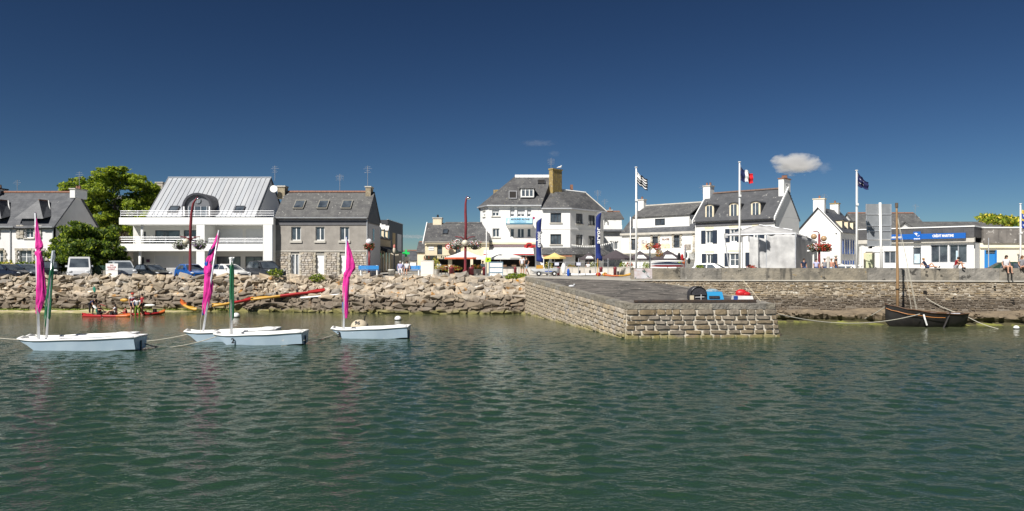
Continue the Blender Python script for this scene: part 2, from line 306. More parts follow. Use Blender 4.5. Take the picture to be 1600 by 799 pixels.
def hand_mesh():
    b = MB(); b.box(-.035, .035, -.013, .013, -.09, 0)
    for k, (x, l) in enumerate(((-.027, .065), (-.009, .078), (.009, .072), (.027, .055))):
        b.tube([(x, 0, -.085), (x * 1.1, -.006, -.085 - l * .55), (x * 1.1, -.022, -.085 - l)], [.008, .007, .005], 5)
    b.tube([(.034, 0, -.03), (.055, -.012, -.06), (.056, -.02, -.085)], [.010, .008, .006], 5)
    return b.mesh('hand', SKIN, True)
HAND = hand_mesh()
def person(label, loc, rz, pose, top, bot, hair=None, h=1.72, sleeve=.6, legs=.5, vest=None, cap=None, cat='person', longhair=False, group=None, flip=False):
    s = h / 1.75; P = POSES[pose]; t = thing('person', label, cat, loc, rz, group, world=False); t.scale = (s, s, s)
    def sd(v, k): return (v[0] * (1, -1)[k], v[1], v[2])
    up = Vector(P['hd']) - Vector(P['nk']); up.normalize()
    hd = Vector(P['hd']); topv = hd + up * .11
    n = [(*P['pel'], (.135, .10)), (*P['ch'], (.15, .10)), (*P['nk'], .055), (*hd, (.085, .10)), (*topv, (.06, .07))]; e = [(0, 1), (1, 2), (2, 3), (3, 4)]
    fr = Vector((0, -.085, 0)) + hd - up * .02; n.append((*fr, .03)); e.append((3, 5))
    arms = []; lg = []
    for k in (0, 1):
        a = len(n); n += [(*sd(P['sh'], k), .06), (*sd(P['el'][k], k), .042), (*sd(P['ha'][k], k), .03)]; e += [(1, a), (a, a + 1), (a + 1, a + 2)]; arms.append(a)
    for k in (0, 1):
        a = len(n); n += [(*sd(P['hp'], k), .085), (*sd(P['kn'][k], k), .06), (*sd(P['an'][k], k), .04), (*sd(P['to'][k], k), .035)]; e += [(0, a), (a, a + 1), (a + 1, a + 2), (a + 2, a + 3)]; lg.append(a)
    body = skin('body', n, e, SKIN, t)
    for k in (0, 1):
        el, ha = Vector(sd(P['el'][k], k)), Vector(sd(P['ha'][k], k)); d = (ha - el).normalized()
        q = d.to_track_quat('-Z', 'Y').to_euler(); ho = place(HAND, 'hand', body, ha + d * .01, q, ((1, -1)[k] * 1.0, 1, 1))
    def lerp(a, b, f): return tuple(Vector(a) * (1 - f) + Vector(b) * f)
    n = [(*lerp(P['pel'], P['ch'], -.12), (.155, .125)), (*P['ch'], (.175, .125)), (*lerp(P['ch'], P['nk'], .72), (.10, .08))]; e = [(0, 1), (1, 2)]
    for k in (0, 1):
        a = len(n); S, E = sd(P['sh'], k), sd(P['el'][k], k); n += [(*S, .078), (*lerp(S, E, sleeve), .062)]; e += [(1, a), (a, a + 1)]
    skin('shirt', n, e, top, t)
    n = [(*P['pel'], (.15, .12))]; e = []
    for k in (0, 1):
        a = len(n); H_, K_, A_ = sd(P['hp'], k), sd(P['kn'][k], k), sd(P['an'][k], k); n += [(*H_, .105)]; e.append((0, a))
        if legs <= 1: n.append((*lerp(H_, K_, max(.35, legs)), .085)); e.append((a, a + 1))
        else: n += [(*K_, .075), (*lerp(K_, A_, .9), .06)]; e += [(a, a + 1), (a + 1, a + 2)]
    skin('shorts' if legs <= 1 else 'trousers', n, e, bot, t)
    if vest: skin('life_vest', [(*lerp(P['pel'], P['ch'], .25), (.19, .15)), (*P['ch'], (.20, .155)), (*lerp(P['ch'], P['nk'], .6), (.14, .11))], [(0, 1), (1, 2)], vest, t)
    hb = MB(); c = hd + up * .045 + Vector((0, .018, 0)); hb.ball(c, (.098, .105, .10), 10, 7)
    if longhair: hb.ball(c + Vector((0, .05, -.14)), (.10, .06, .17), 10, 7)
    if cap:
        hb2 = MB(); hb2.ball(c + up * .02, (.115, .12, .085), 10, 7); hb2.box(c.x - .07, c.x + .07, c.y - .2, c.y - .05, c.z + .03, c.z + .045)
        hb2.build('cap', cap, t, True)
    hb.build('hair', hair or HAIRD, t, True)
    for k in (0, 1):
        an, to = Vector(sd(P['an'][k], k)), Vector(sd(P['to'][k], k))
        if pose not in ('wade', 'paddle'): MB().tube([tuple(an + Vector((0, .04, -.05))), tuple((an + to) / 2 + Vector((0, 0, -.02))), tuple(to)], [.04, .048, .035], 7).build('shoe', BLACKM, t, True)
    return t
def cloth(name, c): return mat('cloth_' + name, c, .85, tuple(x * .8 for x in c), 9)
# leaves ------------------------------------------------------------
def leaves(name, blobs, n, size, mats, parent=None, seed=1, weights=None, fill=.35, flat=.0, **kw):
    """n small leaf faces spread through ellipsoid clumps (x, y, z, rx, ry, rz)"""
    rg = np.random.default_rng(seed); B = np.array(blobs, float); vol = (B[:, 3] * B[:, 5] * B[:, 4]) ** .66; pick = rg.choice(len(B), n, p=vol / vol.sum())
    d = rg.normal(size=(n, 3)); d /= np.linalg.norm(d, axis=1)[:, None]; rad = 1 - fill * rg.random(n) ** 1.5
    lump = 1 + .16 * np.sin(d[:, 0] * 5 + pick) * np.cos(d[:, 2] * 6 + pick * 2)
    c = B[pick, :3] + d * B[pick, 3:] * (rad * lump)[:, None]
    a = rg.normal(size=(n, 3)); a += d * 0; a /= np.linalg.norm(a, axis=1)[:, None]
    nn = d + rg.normal(size=(n, 3)) * .7; b = np.cross(nn, a); b /= np.linalg.norm(b, axis=1)[:, None] + 1e-9; a = np.cross(b, nn); a /= np.linalg.norm(a, axis=1)[:, None] + 1e-9
    s = size * (.6 + .8 * rg.random(n))[:, None]
    V = np.empty((n, 4, 3)); V[:, 0] = c - a * s; V[:, 1] = c - b * s * .5 ; V[:, 2] = c + a * s; V[:, 3] = c + b * s * .5
    off = WORLD.get(parent)
    if off is not None: V -= np.array(off)
    me = bpy.data.meshes.new(name); me.vertices.add(n * 4); me.vertices.foreach_set('co', V.reshape(-1)); me.loops.add(n * 4); me.loops.foreach_set('vertex_index', np.arange(n * 4)); me.polygons.add(n)
    me.polygons.foreach_set('loop_start', np.arange(n) * 4); me.polygons.foreach_set('loop_total', np.full(n, 4))
    ml = mats if isinstance(mats, (list, tuple)) else [mats]
    for q in ml: me.materials.append(q)
    me.polygons.foreach_set('material_index', rg.choice(len(ml), n, p=weights).astype(np.int32)); me.update(); me.validate()
    o = bpy.data.objects.new(name, me); COL.objects.link(o); o.parent = parent
    if parent in WORLD: WORLD[o] = WORLD[parent]
    return tag(o, **kw)
def leafmat(name, c, c2):
    m = mat(name, c, .55, c2, 1.3, spec=.35); t = m.node_tree; b = t.nodes['Principled BSDF']
    tr = t.nodes.new('ShaderNodeBsdfTranslucent'); tr.inputs[0].default_value = (c[0] * 1.6, c[1] * 1.7, c[2] * .9, 1)
    mx = t.nodes.new('ShaderNodeMixShader'); mx.inputs[0].default_value = .5
    t.links.new(b.outputs[0], mx.inputs[1]); t.links.new(tr.outputs[0], mx.inputs[2]); t.links.new(mx.outputs[0], t.nodes['Material Output'].inputs[0]); return m
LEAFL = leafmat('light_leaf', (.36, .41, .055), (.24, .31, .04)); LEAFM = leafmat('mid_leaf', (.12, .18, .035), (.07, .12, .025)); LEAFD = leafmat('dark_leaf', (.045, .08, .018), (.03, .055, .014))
FLW = mat('white_petal', (.75, .72, .72), .6); FLR = mat('red_petal', (.55, .05, .04), .6); FLP = mat('purple_petal', (.22, .09, .30), .6); FLY = mat('yellow_petal', (.65, .5, .1), .6); BARK = mat('bark', (.14, .11, .08), .95, (.08, .06, .045), 4, .02)
# ================================================================ SETTING: sea, ground, pier, walls, rocks
def sea():
    def axis(lo, hi, a, b, st, far):
        v = list(np.arange(a, b + 1e-6, st)); g = st; x = a
        while x > lo: g *= 1.45; x -= g; v.insert(0, max(x, lo))
        g = st; x = b
        while x < hi: g *= 1.45; x += g; v.append(min(x, hi))
        return np.array(v)
    xs = axis(-1800, 1800, -44, 44, .16, 0); ys = axis(-900, 2500, 12, 60, .09, 0)
    XX, YY = np.meshgrid(xs, ys); rg = np.random.default_rng(4); H = np.zeros_like(XX)
    for k in range(60):
        wl = .36 * (1.0155 ** k); th = math.pi / 2 + rg.normal() * .62; a = .0041 * wl
        ph = 2 * math.pi / wl * (XX * math.cos(th) + YY * math.sin(th)) + rg.random() * 6.28 + .8 * np.sin(XX * .11 + k) + .8 * np.sin(YY * .07 + 2 * k)
        H += a * (np.sin(ph) if k % 3 else 1.3 * (.64 - np.abs(np.sin(ph / 2))))
    calm = np.clip((52 - YY) / 22, .22, 1) * ((np.abs(XX) < 44.5) & (YY > 11.8) & (YY < 61)); H *= calm
    n, m_ = XX.shape; V = np.stack([XX, YY, H], -1).reshape(-1, 3)
    i = np.arange(n * m_).reshape(n, m_); Fq = np.stack([i[:-1, :-1], i[:-1, 1:], i[1:, 1:], i[1:, :-1]], -1).reshape(-1, 4); nf = len(Fq)
    me = bpy.data.meshes.new('sea_water'); me.vertices.add(len(V)); me.vertices.foreach_set('co', V.reshape(-1)); me.loops.add(nf * 4); me.loops.foreach_set('vertex_index', Fq.reshape(-1)); me.polygons.add(nf)
    me.polygons.foreach_set('loop_start', np.arange(nf) * 4); me.polygons.foreach_set('loop_total', np.full(nf, 4)); me.polygons.foreach_set('use_smooth', np.ones(nf, bool)); me.update()
    m = bpy.data.materials.new('sea_water'); m.use_nodes = True; t = m.node_tree; N, L = t.nodes, t.links; b = N['Principled BSDF']
    g = N.new('ShaderNodeNewGeometry'); s = N.new('ShaderNodeSeparateXYZ'); L.new(g.outputs['Position'], s.inputs[0])
    n1 = N.new('ShaderNodeTexNoise'); n1.inputs['Scale'].default_value = .12; n1.inputs['Detail'].default_value = 4; L.new(g.outputs['Position'], n1.inputs[0])
    ma = N.new('ShaderNodeMath'); ma.operation = 'MULTIPLY_ADD'; L.new(n1.outputs[0], ma.inputs[0]); ma.inputs[1].default_value = 12; L.new(s.outputs[1], ma.inputs[2])
    # depth of water falls towards the shore: right side shoals nearer
    mx_ = N.new('ShaderNodeMath'); mx_.operation = 'MULTIPLY_ADD'; L.new(s.outputs[0], mx_.inputs[0]); mx_.inputs[1].default_value = .16; L.new(ma.outputs[0], mx_.inputs[2])
    mr = N.new('ShaderNodeMapRange'); mr.interpolation_type = 'SMOOTHSTEP'; mr.inputs[1].default_value = 40; mr.inputs[2].default_value = 60; L.new(mx_.outputs[0], mr.inputs[0])
    cm = N.new('ShaderNodeMix'); cm.data_type = 'RGBA'; cm.inputs[6].default_value = (.018, .043, .024, 1); cm.inputs[7].default_value = (.105, .110, .058, 1); L.new(mr.outputs[0], cm.inputs[0])
    L.new(cm.outputs[2], b.inputs['Base Color']); b.inputs['Roughness'].default_value = .035; b.inputs['IOR'].default_value = 1.29; b.inputs['Specular IOR Level'].default_value = .5
    mp = N.new('ShaderNodeMapping'); mp.inputs['Scale'].default_value = (.8, 1.2, 1); L.new(g.outputs['Position'], mp.inputs[0])
    hs = None
    for sc_, am, dt in ((3.0, .026, 3), (8.0, .018, 4)):
        nn = N.new('ShaderNodeTexNoise'); nn.inputs['Scale'].default_value = sc_; nn.inputs['Detail'].default_value = dt; nn.inputs['Distortion'].default_value = .4; L.new(mp.outputs[0], nn.inputs[0])
        mm = N.new('ShaderNodeMath'); mm.operation = 'MULTIPLY'; mm.inputs[1].default_value = am; L.new(nn.outputs[0], mm.inputs[0])
        if hs is None: hs = mm.outputs[0]
        else:
            ad = N.new('ShaderNodeMath'); L.new(hs, ad.inputs[0]); L.new(mm.outputs[0], ad.inputs[1]); hs = ad.outputs[0]
    cal = N.new('ShaderNodeMapRange'); cal.inputs[1].default_value = 36; cal.inputs[2].default_value = 54; cal.inputs[3].default_value = 1.0; cal.inputs[4].default_value = .35; L.new(s.outputs[1], cal.inputs[0])
    fm = N.new('ShaderNodeMath'); fm.operation = 'MULTIPLY'; L.new(hs, fm.inputs[0]); L.new(cal.outputs[0], fm.inputs[1])
    bp = N.new('ShaderNodeBump'); bp.inputs['Strength'].default_value = 1; bp.inputs['Distance'].default_value = 1.0; L.new(fm.outputs[0], bp.inputs['Height']); L.new(bp.outputs[0], b.inputs['Normal'])
    me.materials.append(m); o = bpy.data.objects.new('sea_water', me); COL.objects.link(o); tag(o, kind='structure')
sea()

QL = 2.42
# shore line (front edge of the quay ground), left to right
WA, WB = Vector((8.35, 49.6)), Vector((34.0, 46.7)); WD = (WB - WA).normalized(); WN = Vector((WD.y, -WD.x))     # quay wall line, WN points to the water
def wp(s, n=0.0): return (WA.x + WD.x * s + WN.x * n, WA.y + WD.y * s + WN.y * n)       # s metres along the wall, n metres out over the water
def ground():
    e = [(-2500, 58.6), (-60, 58.6), (1.0, 58.4), (1.15, 55.2), (WA.x, WA.y + .05)] + [wp(60, -.1), (2500, 20)]
    b = MB()
    e = [(-2500, 58.6, QL), (-60, 58.6, QL), (-14, 58.5, QL), (-11, 58.5, Q)] + [(*v, Q) for v in e[2:]]      # the car park on the left lies a little lower
    for i in range(len(e) - 1):
        a, c = e[i], e[i + 1]; b.face([a, c, (c[0], 3500, c[2]), (a[0], 3500, a[2])])
        b.face([(a[0], a[1], -1.5), (c[0], c[1], -1.5), c, a])
    b.build('ground', PAVE, kind='structure')
    MB().face([(-90, 59.6, QL + .004), (-14.1, 59.6, QL + .004), (-14.1, 65.2, QL + .004), (-90, 65.2, QL + .004)]).build('road', ASPH, kind='structure')
    k = MB(); k.box(-90, -14.1, 65.2, 65.42, QL - .05, QL + .13); k.build('kerb', CONC, kind='structure')
    k = MB(); k.box(-90, -14.1, 65.42, 66.9, QL - .05, QL + .12); k.build('pavement', PAVE, kind='structure')
    mk = MB()
    for i in range(20): mk.face([(-68 + i * 2.6, 59.8, QL + .008), (-67.9 + i * 2.6, 59.8, QL + .008), (-67.9 + i * 2.6, 64, QL + .008), (-68 + i * 2.6, 64, QL + .008)])
    mk.build('parking_marking', WPAINT, kind='structure')
    MB().face([(-900, 40, -1.2), (900, 40, -1.2), (900, 62, -1.2), (-900, 62, -1.2)]).build('seabed', SAND, kind='structure')
    # sandy beach at the foot of the left wall
    xs = np.linspace(-75, -13, 80); b = MB()
    def prof(x): 
        f = min(1, max(0, (-17 - x) / 12)); fr = 56.0 + .25 * math.sin(x * .6) + .18 * math.sin(x * 1.7); return [(fr - 2.6 * 1, -.35), (fr, .012), (fr + 1.0, .11 + .03 * math.sin(x * 2)), (fr + 3.2, .40)], f
    for i in range(len(xs) - 1):
        p0, f0 = prof(xs[i]); p1, f1 = prof(xs[i + 1])
        for j in range(3):
            b.face([(xs[i], p0[j][0], p0[j][1] - (1 - f0) * .5), (xs[i + 1], p1[j][0], p1[j][1] - (1 - f1) * .5), (xs[i + 1], p1[j + 1][0], p1[j + 1][1] - (1 - f1) * .5), (xs[i], p0[j + 1][0], p0[j + 1][1] - (1 - f0) * .5)])
    b.build('beach_sand', SAND, kind='structure')
    leaves('sea_weed', [(x, 57.0 + random.random() * .4, .16, .5 + random.random() * .6, .18, .05) for x in np.arange(-46, -17, .8) if random.random() < .6], 5200, .05, WEED, seed=5, kind='stuff', label='yellow green seaweed lying along the foot of the boulder wall', cat='seaweed')
ground()

def unit_rocks(n, seed):
    rg = random.Random(seed); out = []
    for _ in range(n):
        bm = bmesh.new()
        for k in range(11):
            p = Vector((rg.uniform(-1, 1), rg.uniform(-1, 1), rg.uniform(-1, 1))); p = p / max(abs(v) for v in p) * rg.uniform(.72, 1.0)
            bm.verts.new(p * .52)
        r = bmesh.ops.convex_hull(bm, input=bm.verts); bmesh.ops.delete(bm, geom=list({g for g in r['geom_interior'] + r['geom_unused'] if isinstance(g, bmesh.types.BMVert)}), context='VERTS')
        bmesh.ops.dissolve_limit(bm, angle_limit=R(9), verts=bm.verts, edges=bm.edges)
        bmesh.ops.bevel(bm, geom=list(bm.edges), offset=.02, segments=1, affect='EDGES')
        bmesh.ops.recalc_face_normals(bm, faces=bm.faces)
        me = bpy.data.meshes.new('rock'); bm.to_mesh(me); bm.free(); out.append(me)
    return out
def unit_stones(n, seed):
    rg = random.Random(seed); out = []
    for _ in range(n):
        bm = bmesh.new(); bmesh.ops.create_cube(bm, size=1)
        for v in bm.verts: v.co += Vector((rg.uniform(-.06, .06), 0, rg.uniform(-.07, .07)))
        ed = [e for e in bm.edges if all(v.co.y < 0 for v in e.verts)] + [e for e in bm.edges if (e.verts[0].co.y < 0) != (e.verts[1].co.y < 0)]
        bmesh.ops.bevel(bm, geom=ed, offset=.13, segments=1, affect='EDGES')
        for v in bm.verts:
            if v.co.y < -.3: v.co += Vector((rg.uniform(-.03, .03), rg.uniform(-.12, .08), rg.uniform(-.03, .03)))
        bmesh.ops.delete(bm, geom=[f for f in bm.faces if all(v.co.y > .45 for v in f.verts)], context='FACES')
        bmesh.ops.recalc_face_normals(bm, faces=bm.faces)
        me = bpy.data.meshes.new('stone'); bm.to_mesh(me); bm.free(); out.append(me)
    return out
def fresh(ms, m):
    o = []
    for me in ms:
        c = me.copy(); c.materials.clear(); c.materials.append(m); o.append(c)
    return o
UROCK = fresh(unit_rocks(20, 3), ROCK); USTONE = unit_stones(10, 5)
def distribute(items, unit, parent, nm, limit, stuffname, smat, score, stufflabel=None):
    """items: (Matrix4, unit index). The largest in view become parts, the rest one joined part"""
    items = sorted(items, key=lambda it: -score(it)); off = WORLD.get(parent, Vector((0, 0, 0)))
    for M, k in items[:limit]:
        o = bpy.data.objects.new(nm, unit[k % len(unit)]); COL.objects.link(o); o.parent = parent
        o.matrix_local = Matrix.Translation(-Vector(off)) @ M
    rest = items[limit:]
    if rest:
        b = MB()
        for M, k in rest:
            me = unit[k % len(unit)]; b.raw([tuple(M @ v.co) for v in me.vertices], [tuple(p.vertices) for p in me.polygons])
        o = b.build(stuffname, smat, parent, fixn=False); o['kind'] = 'stuff'
def compose(loc, rot, scl): return Matrix.LocRotScale(Vector(loc), rot if hasattr(rot, 'to_matrix') else Matrix.Rotation(rot, 3, 'Z').to_quaternion(), Vector(scl))
def pxsize(M):
    p = M.to_translation(); s = M.to_scale(); vis = 1 if abs(p.x / p.y) < .76 else 0
    return (s.x * s.z) ** .5 / p.y * F * vis

# ---- left boulder wall
from mathutils import Euler
rip = thing('boulder_wall', 'long sloping sea wall of loose granite boulders below the parked cars', 'wall', (-22, 57, 0))
def bedpts(x):      # section of the slope: old upright wall below, loose boulders above
    k = min(1, max(0, (x + 22) / 14)); f = 57.3 - 2.9 * k; return [(f - .1, -.7), (f + .15, .4), (f + .45, 1.3), (f + 1.0 + .2 * k, 1.45), (58.7 - .5 * k, 2.78), (60.6, 2.45 + .35 * k)]
def bedy(x, z):
    P = bedpts(x)
    for a, c in zip(P[:-1], P[1:]):
        if a[1] <= z <= c[1]: return a[0] + (c[0] - a[0]) * (z - a[1]) / (c[1] - a[1])
    return P[4][0]
b = MB(); xs = np.linspace(-62, 1.4, 130); P = [[(x, y + .08 * math.sin(x * 2.3 + z * 4), z + (.05 * math.sin(x * 3.1) if z < 2.9 else 0)) for y, z in bedpts(x)] for x in xs]
for i in range(len(xs) - 1):
    for j in range(5): b.face([P[i][j], P[i + 1][j], P[i + 1][j + 1], P[i][j + 1]])
b.build('rubble_bed', ROCKS, rip)
items = []; rg = random.Random(11); z = -.02
while z < 2.62:
    low = z < 1.35; ht = rg.uniform(.26, .36) if low else rg.uniform(.28, .38); x = -48 + rg.random()
    while x < 1.2:
        w_ = rg.uniform(.55, 1.45) if low else rg.uniform(.4, 1.15) * (1.2 if x < -22 else 1); h_ = ht * (rg.uniform(.85, 1.2) if low else rg.uniform(.75, 1.35))
        if x < -22 and z < .25: x += w_; continue
        zz = z + ht / 2 + rg.uniform(-.06, .08); yy = bedy(x + w_ / 2, zz) + rg.uniform(-.12, .10)
        rot = Euler((rg.uniform(-.12, .12), rg.uniform(-.10, .10), rg.uniform(-.2, .2))) if low else Euler((rg.uniform(.1, .8), rg.uniform(-.35, .35), rg.uniform(-.7, .7)))
        items.append((compose((x + w_ / 2, yy, zz), rot.to_quaternion(), (w_ * 1.12, rg.uniform(.5, .9) if not low else .6, h_ * (1.25 if low else 1.3))), rg.randrange(20))); x += w_ * (.97 if low else .9)
    z += ht * .92
for _ in range(1100):
    x = rg.uniform(-48, 1.2); z = rg.uniform(.1, 2.8); s_ = rg.uniform(.12, .34)
    if x < -22 and z < .3: continue
    items.append((compose((x, bedy(x, z) - .12, z), Euler((rg.random() * 3, rg.random() * 3, rg.random() * 3)).to_quaternion(), (s_ * 1.5, s_, s_ * .8)), rg.randrange(20)))
distribute(items, UROCK, rip, 'boulder', 298, 'small_boulders', ROCK, lambda it: pxsize(it[0]))
for (px, py, n) in ((495, 434, 260), (803, 433, 500), (815, 433, 300), (430, 426, 200), (848, 431, 0)):
    if n:
        t = thing('green_tuft', {495: 'small green tuft growing among the boulders right of the dark car', 803: 'bushy green weeds on top of the boulders left of the pier root', 815: 'small green weed tuft right beside the root of the pier', 430: 'low dry tuft on the boulders below the dark car'}[px], 'weed', (X(px, 57.8), 57.9, Z(py + 3, 57.8)))
        leaves('foliage', [(X(px, 57.8), 57.9, Z(py, 57.8), .7 if px != 815 else .4, .35, .32)], n, .09, [LEAFL, LEAFM], t, seed=px)
        MB().tube([(X(px, 57.8), 57.9, Z(py + 5, 57.8)), (X(px, 57.8), 57.9, Z(py, 57.8))], .03, 5).build('stem', BARK, t)

# ---- pier
pier = thing('stone_pier', 'sloping stone pier with dark cobbled top running out towards the viewer', 'pier', (6, 45, 0))
FL, FR, BR2, BR, BL = (6.05, 37.05, 1.76), (14.15, 37.9, 1.73), (11.4, 49.15, 2.42), (8.4, 49.65, 2.70), (1.1, 55.1, 2.80)
bFL, bFR, bBR2, bBL = (5.85, 36.72, -.8), (14.45, 37.62, -.8), (11.7, 49.4, -.8), (.85, 54.9, -.8)
def sub(p, dz): return (p[0], p[1], p[2] - dz)
b = MB(); ct = .24
b.face([sub(FL, ct), bFL, bFR, sub(FR, ct)]); b.face([sub(BL, ct), bBL, bFL, sub(FL, ct)]); b.face([sub(FR, ct), bFR, bBR2, sub(BR2, ct)])
b.build('mortar_core', MORTAR, pier, fixn=False)
b = MB(); b.face([FL, FR, BR2, BR, BL]); b.face([sub(FL, .02), sub(FR, .02), sub(BR2, .02), sub(BR, .02), sub(BL, .02)][::-1]); 
bt = b.build('cobbled_top', PIERTOP, pier, fixn=False)
def lerp3(a, b_, t): return tuple(a[i] + (b_[i] - a[i]) * t for i in range(3))
# coping slabs
def coping(A, B, n, inw, seedk):
    A, B = Vector(A), Vector(B); d = B - A; rg = random.Random(seedk); cuts = [0]
    while cuts[-1] < 1: cuts.append(cuts[-1] + rg.uniform(.7, 1.35) / n)
    cuts[-1] = 1
    for a, c in zip(cuts[:-1], cuts[1:]):
        p, q = A + d * (a + .0008), A + d * (c - .0008); i = Vector(inw); up = Vector((0, 0, .035 + rg.uniform(0, .015))); o_ = -i * .05
        MB().hexa([p + o_ - Vector((0, 0, ct)), q + o_ - Vector((0, 0, ct)), q + i * .5 - Vector((0, 0, ct)), p + i * .5 - Vector((0, 0, ct))], [p + o_ + up, q + o_ + up, q + i * .5 + up, p + i * .5 + up]).build('coping_slab', SLAB, pier)
coping(FL, FR, 9, (-.1, .99, 0), 1); coping(BL, FL, 20, (.96, .25, 0), 2); coping(FR, BR2, 10, (-.96, -.2, 0), 3)
items = []; rg = random.Random(21)
def face_stones(A, B, bA, bB, rowh, wmin, wmax, proud=.05, follow=False):
    """stones laid on the face between top edge A-B and base edge bA-bB; rows run from the top down"""
    A, B, bA, bB = map(Vector, (A, B, bA, bB)); L_ = (B - A).length; n = (B - A).cross(bA - A).normalized()
    if n.y > 0 and abs(n.y) > abs(n.x) or (abs(n.x) >= abs(n.y) and n.x * (-1 if B.x > 7.5 and A.x > 7.5 else 1) > 0): n = -n
    z = ct
    for ri in range(40):
        hh = rowh[min(ri, len(rowh) - 1)] * rg.uniform(.93, 1.07); x = rg.uniform(-.3, 0)
        while x < L_:
            w_ = rg.uniform(wmin, wmax); t = (max(x, 0) + min(x + w_, L_)) / 2 / L_; ww = min(x + w_, L_) - max(x, 0); x += w_
            if ww < .08: continue
            tp, bt_ = A.lerp(B, t), bA.lerp(bB, t); dn = (bt_ - tp); dn = dn / abs(dn.z); c = tp + dn * (z + hh / 2)
            if c.z < -.25: continue
            e1 = (B - A).normalized() if follow else Vector((B.x - A.x, B.y - A.y, 0)).normalized(); e2 = n; e3 = e1.cross(e2)
            if e3.z < 0: e3 = -e3
            M = Matrix((e1, -e2, e3)).transposed(); sc_ = Matrix.Diagonal(Vector((ww - .075, .2, hh - .065)))
            M4 = (M @ sc_).to_4x4(); M4.translation = c + n * (proud - .082 + rg.uniform(-.012, .02)); items.append((M4, rg.randrange(10)))
        z += hh
        if z > 3.6: break
face_stones(FL, FR, bFL, bFR, [.34, .25, .25, .25, .24], .38, .95)
nfront = len(items)
face_stones(BL, FL, bBL, bFL, [.30, .24, .25, .22, .24], .32, .75, follow=True)
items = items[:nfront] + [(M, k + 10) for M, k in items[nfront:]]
face_stones(FR, BR2, bFR, bBR2, [.30, .24, .25], .4, .8, follow=True)
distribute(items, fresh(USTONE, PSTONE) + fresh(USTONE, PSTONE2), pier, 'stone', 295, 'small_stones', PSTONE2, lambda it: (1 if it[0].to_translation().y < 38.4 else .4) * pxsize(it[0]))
# rail beam lying along the pier edge
MB().hexa([(6.6, 37.9, 1.84), (13.4, 38.62, 1.80), (13.4, 38.86, 1.80), (6.6, 38.14, 1.84)], [(6.6, 37.9, 1.92), (13.4, 38.62, 1.92), (13.4, 38.86, 1.95), (6.6, 38.14, 1.95)]).build('steel_beam', mat('rusty_black_steel', (.035, .03, .028), .7, (.07, .045, .03), 6, .01), None, label='long dark steel beam lying near the front edge of the pier', cat='beam')

# ---- right quay wall
qw = thing('quay_wall', 'old rubble quay wall under a grey concrete parapet, right of the pier', 'wall', (WA.x, WA.y, 0))
LEN = 46.0
b = MB(); a0, a1 = wp(-.0, 0), wp(LEN, 0)
b.face([(*wp(0, .0), 2.70), (*wp(LEN, .0), 2.70), (*wp(LEN, .48), .1), (*wp(0, .48), .1)]); b.face([(*wp(0, .48), .1), (*wp(LEN, .48), .1), (*wp(LEN, .6), -1), (*wp(0, .6), -1)])
b.face([(*wp(0, 0), 2.70), (*wp(0, .48), .1), (*wp(0, -1), .1), (*wp(0, -1), 2.7)])
b.build('mortar_core', WMORT, qw)
s = 0; k = 0
while s < LEN:
    l = random.uniform(2.2, 3.6); e = min(LEN, s + l)
    th = .38; z1 = 3.60 + random.uniform(-.012, .012)
    MB().hexa([(*wp(s + .006, .02), 2.78), (*wp(e - .006, .02), 2.78), (*wp(e - .006, -th), 2.78), (*wp(s + .006, -th), 2.78)], [(*wp(s + .006, .0), z1), (*wp(e - .006, .0), z1), (*wp(e - .006, -th), z1), (*wp(s + .006, -th), z1)]).build('parapet_panel', CONCD, qw)
    s = e
b = MB(); b.hexa([(*wp(-.05, .10), 2.705), (*wp(LEN, .10), 2.705), (*wp(LEN, -.4), 2.705), (*wp(-.05, -.4), 2.705)], [(*wp(-.05, .10), 2.775), (*wp(LEN, .10), 2.775), (*wp(LEN, -.4), 2.775), (*wp(-.05, -.4), 2.775)]); b.build('ledge', CONC, qw)
# graffiti patch at the left end
MB().hexa([(*wp(.25, .03), 2.85), (*wp(1.5, .03), 2.85), (*wp(1.5, .019), 2.85), (*wp(.25, .019), 2.85)], [(*wp(.25, .012), 3.55), (*wp(1.5, .012), 3.55), (*wp(1.5, .001), 3.55), (*wp(.25, .001), 3.55)]).build('painted_patch', mat('faded_graffiti', (.55, .56, .58), .9, (.42, .30, .27), 2.2, spots=[((.06, .10, .09), 3.2, .60)]), qw)
items = []; rg = random.Random(31); z = .28
e1 = Vector((WD.x, WD.y, 0)); nn = Vector((WN.x, WN.y, 0)); dn = Vector((nn.x * .185, nn.y * .185, -1)).normalized(); e2 = e1.cross(dn).normalized()
if e2.dot(nn) < 0: e2 = -e2
e3 = -dn
while z < 2.66:
    hh = rg.uniform(.09, .16); s = rg.uniform(0, .3)
    while s < 33:
        w_ = rg.uniform(.12, .46) ; outn = .48 * (2.70 - z - hh / 2) / 2.6
        if rg.random() < .90:
            M = Matrix((e1, -e2, e3)).transposed() @ Matrix.Diagonal(Vector((w_ - .03, .16, (hh - .02) * rg.uniform(.7, 1.1)))); M4 = M.to_4x4(); p = wp(s + w_ / 2, outn - .035 + rg.uniform(-.03, .03)); M4.translation = Vector((p[0], p[1], z + hh / 2 + rg.uniform(-.02, .02))); items.append((M4, rg.randrange(10)))
        s += w_
    z += hh
distribute(items, fresh(USTONE, WSTONE), qw, 'stone', 295, 'small_stones', WSTONE, lambda it: pxsize(it[0]))
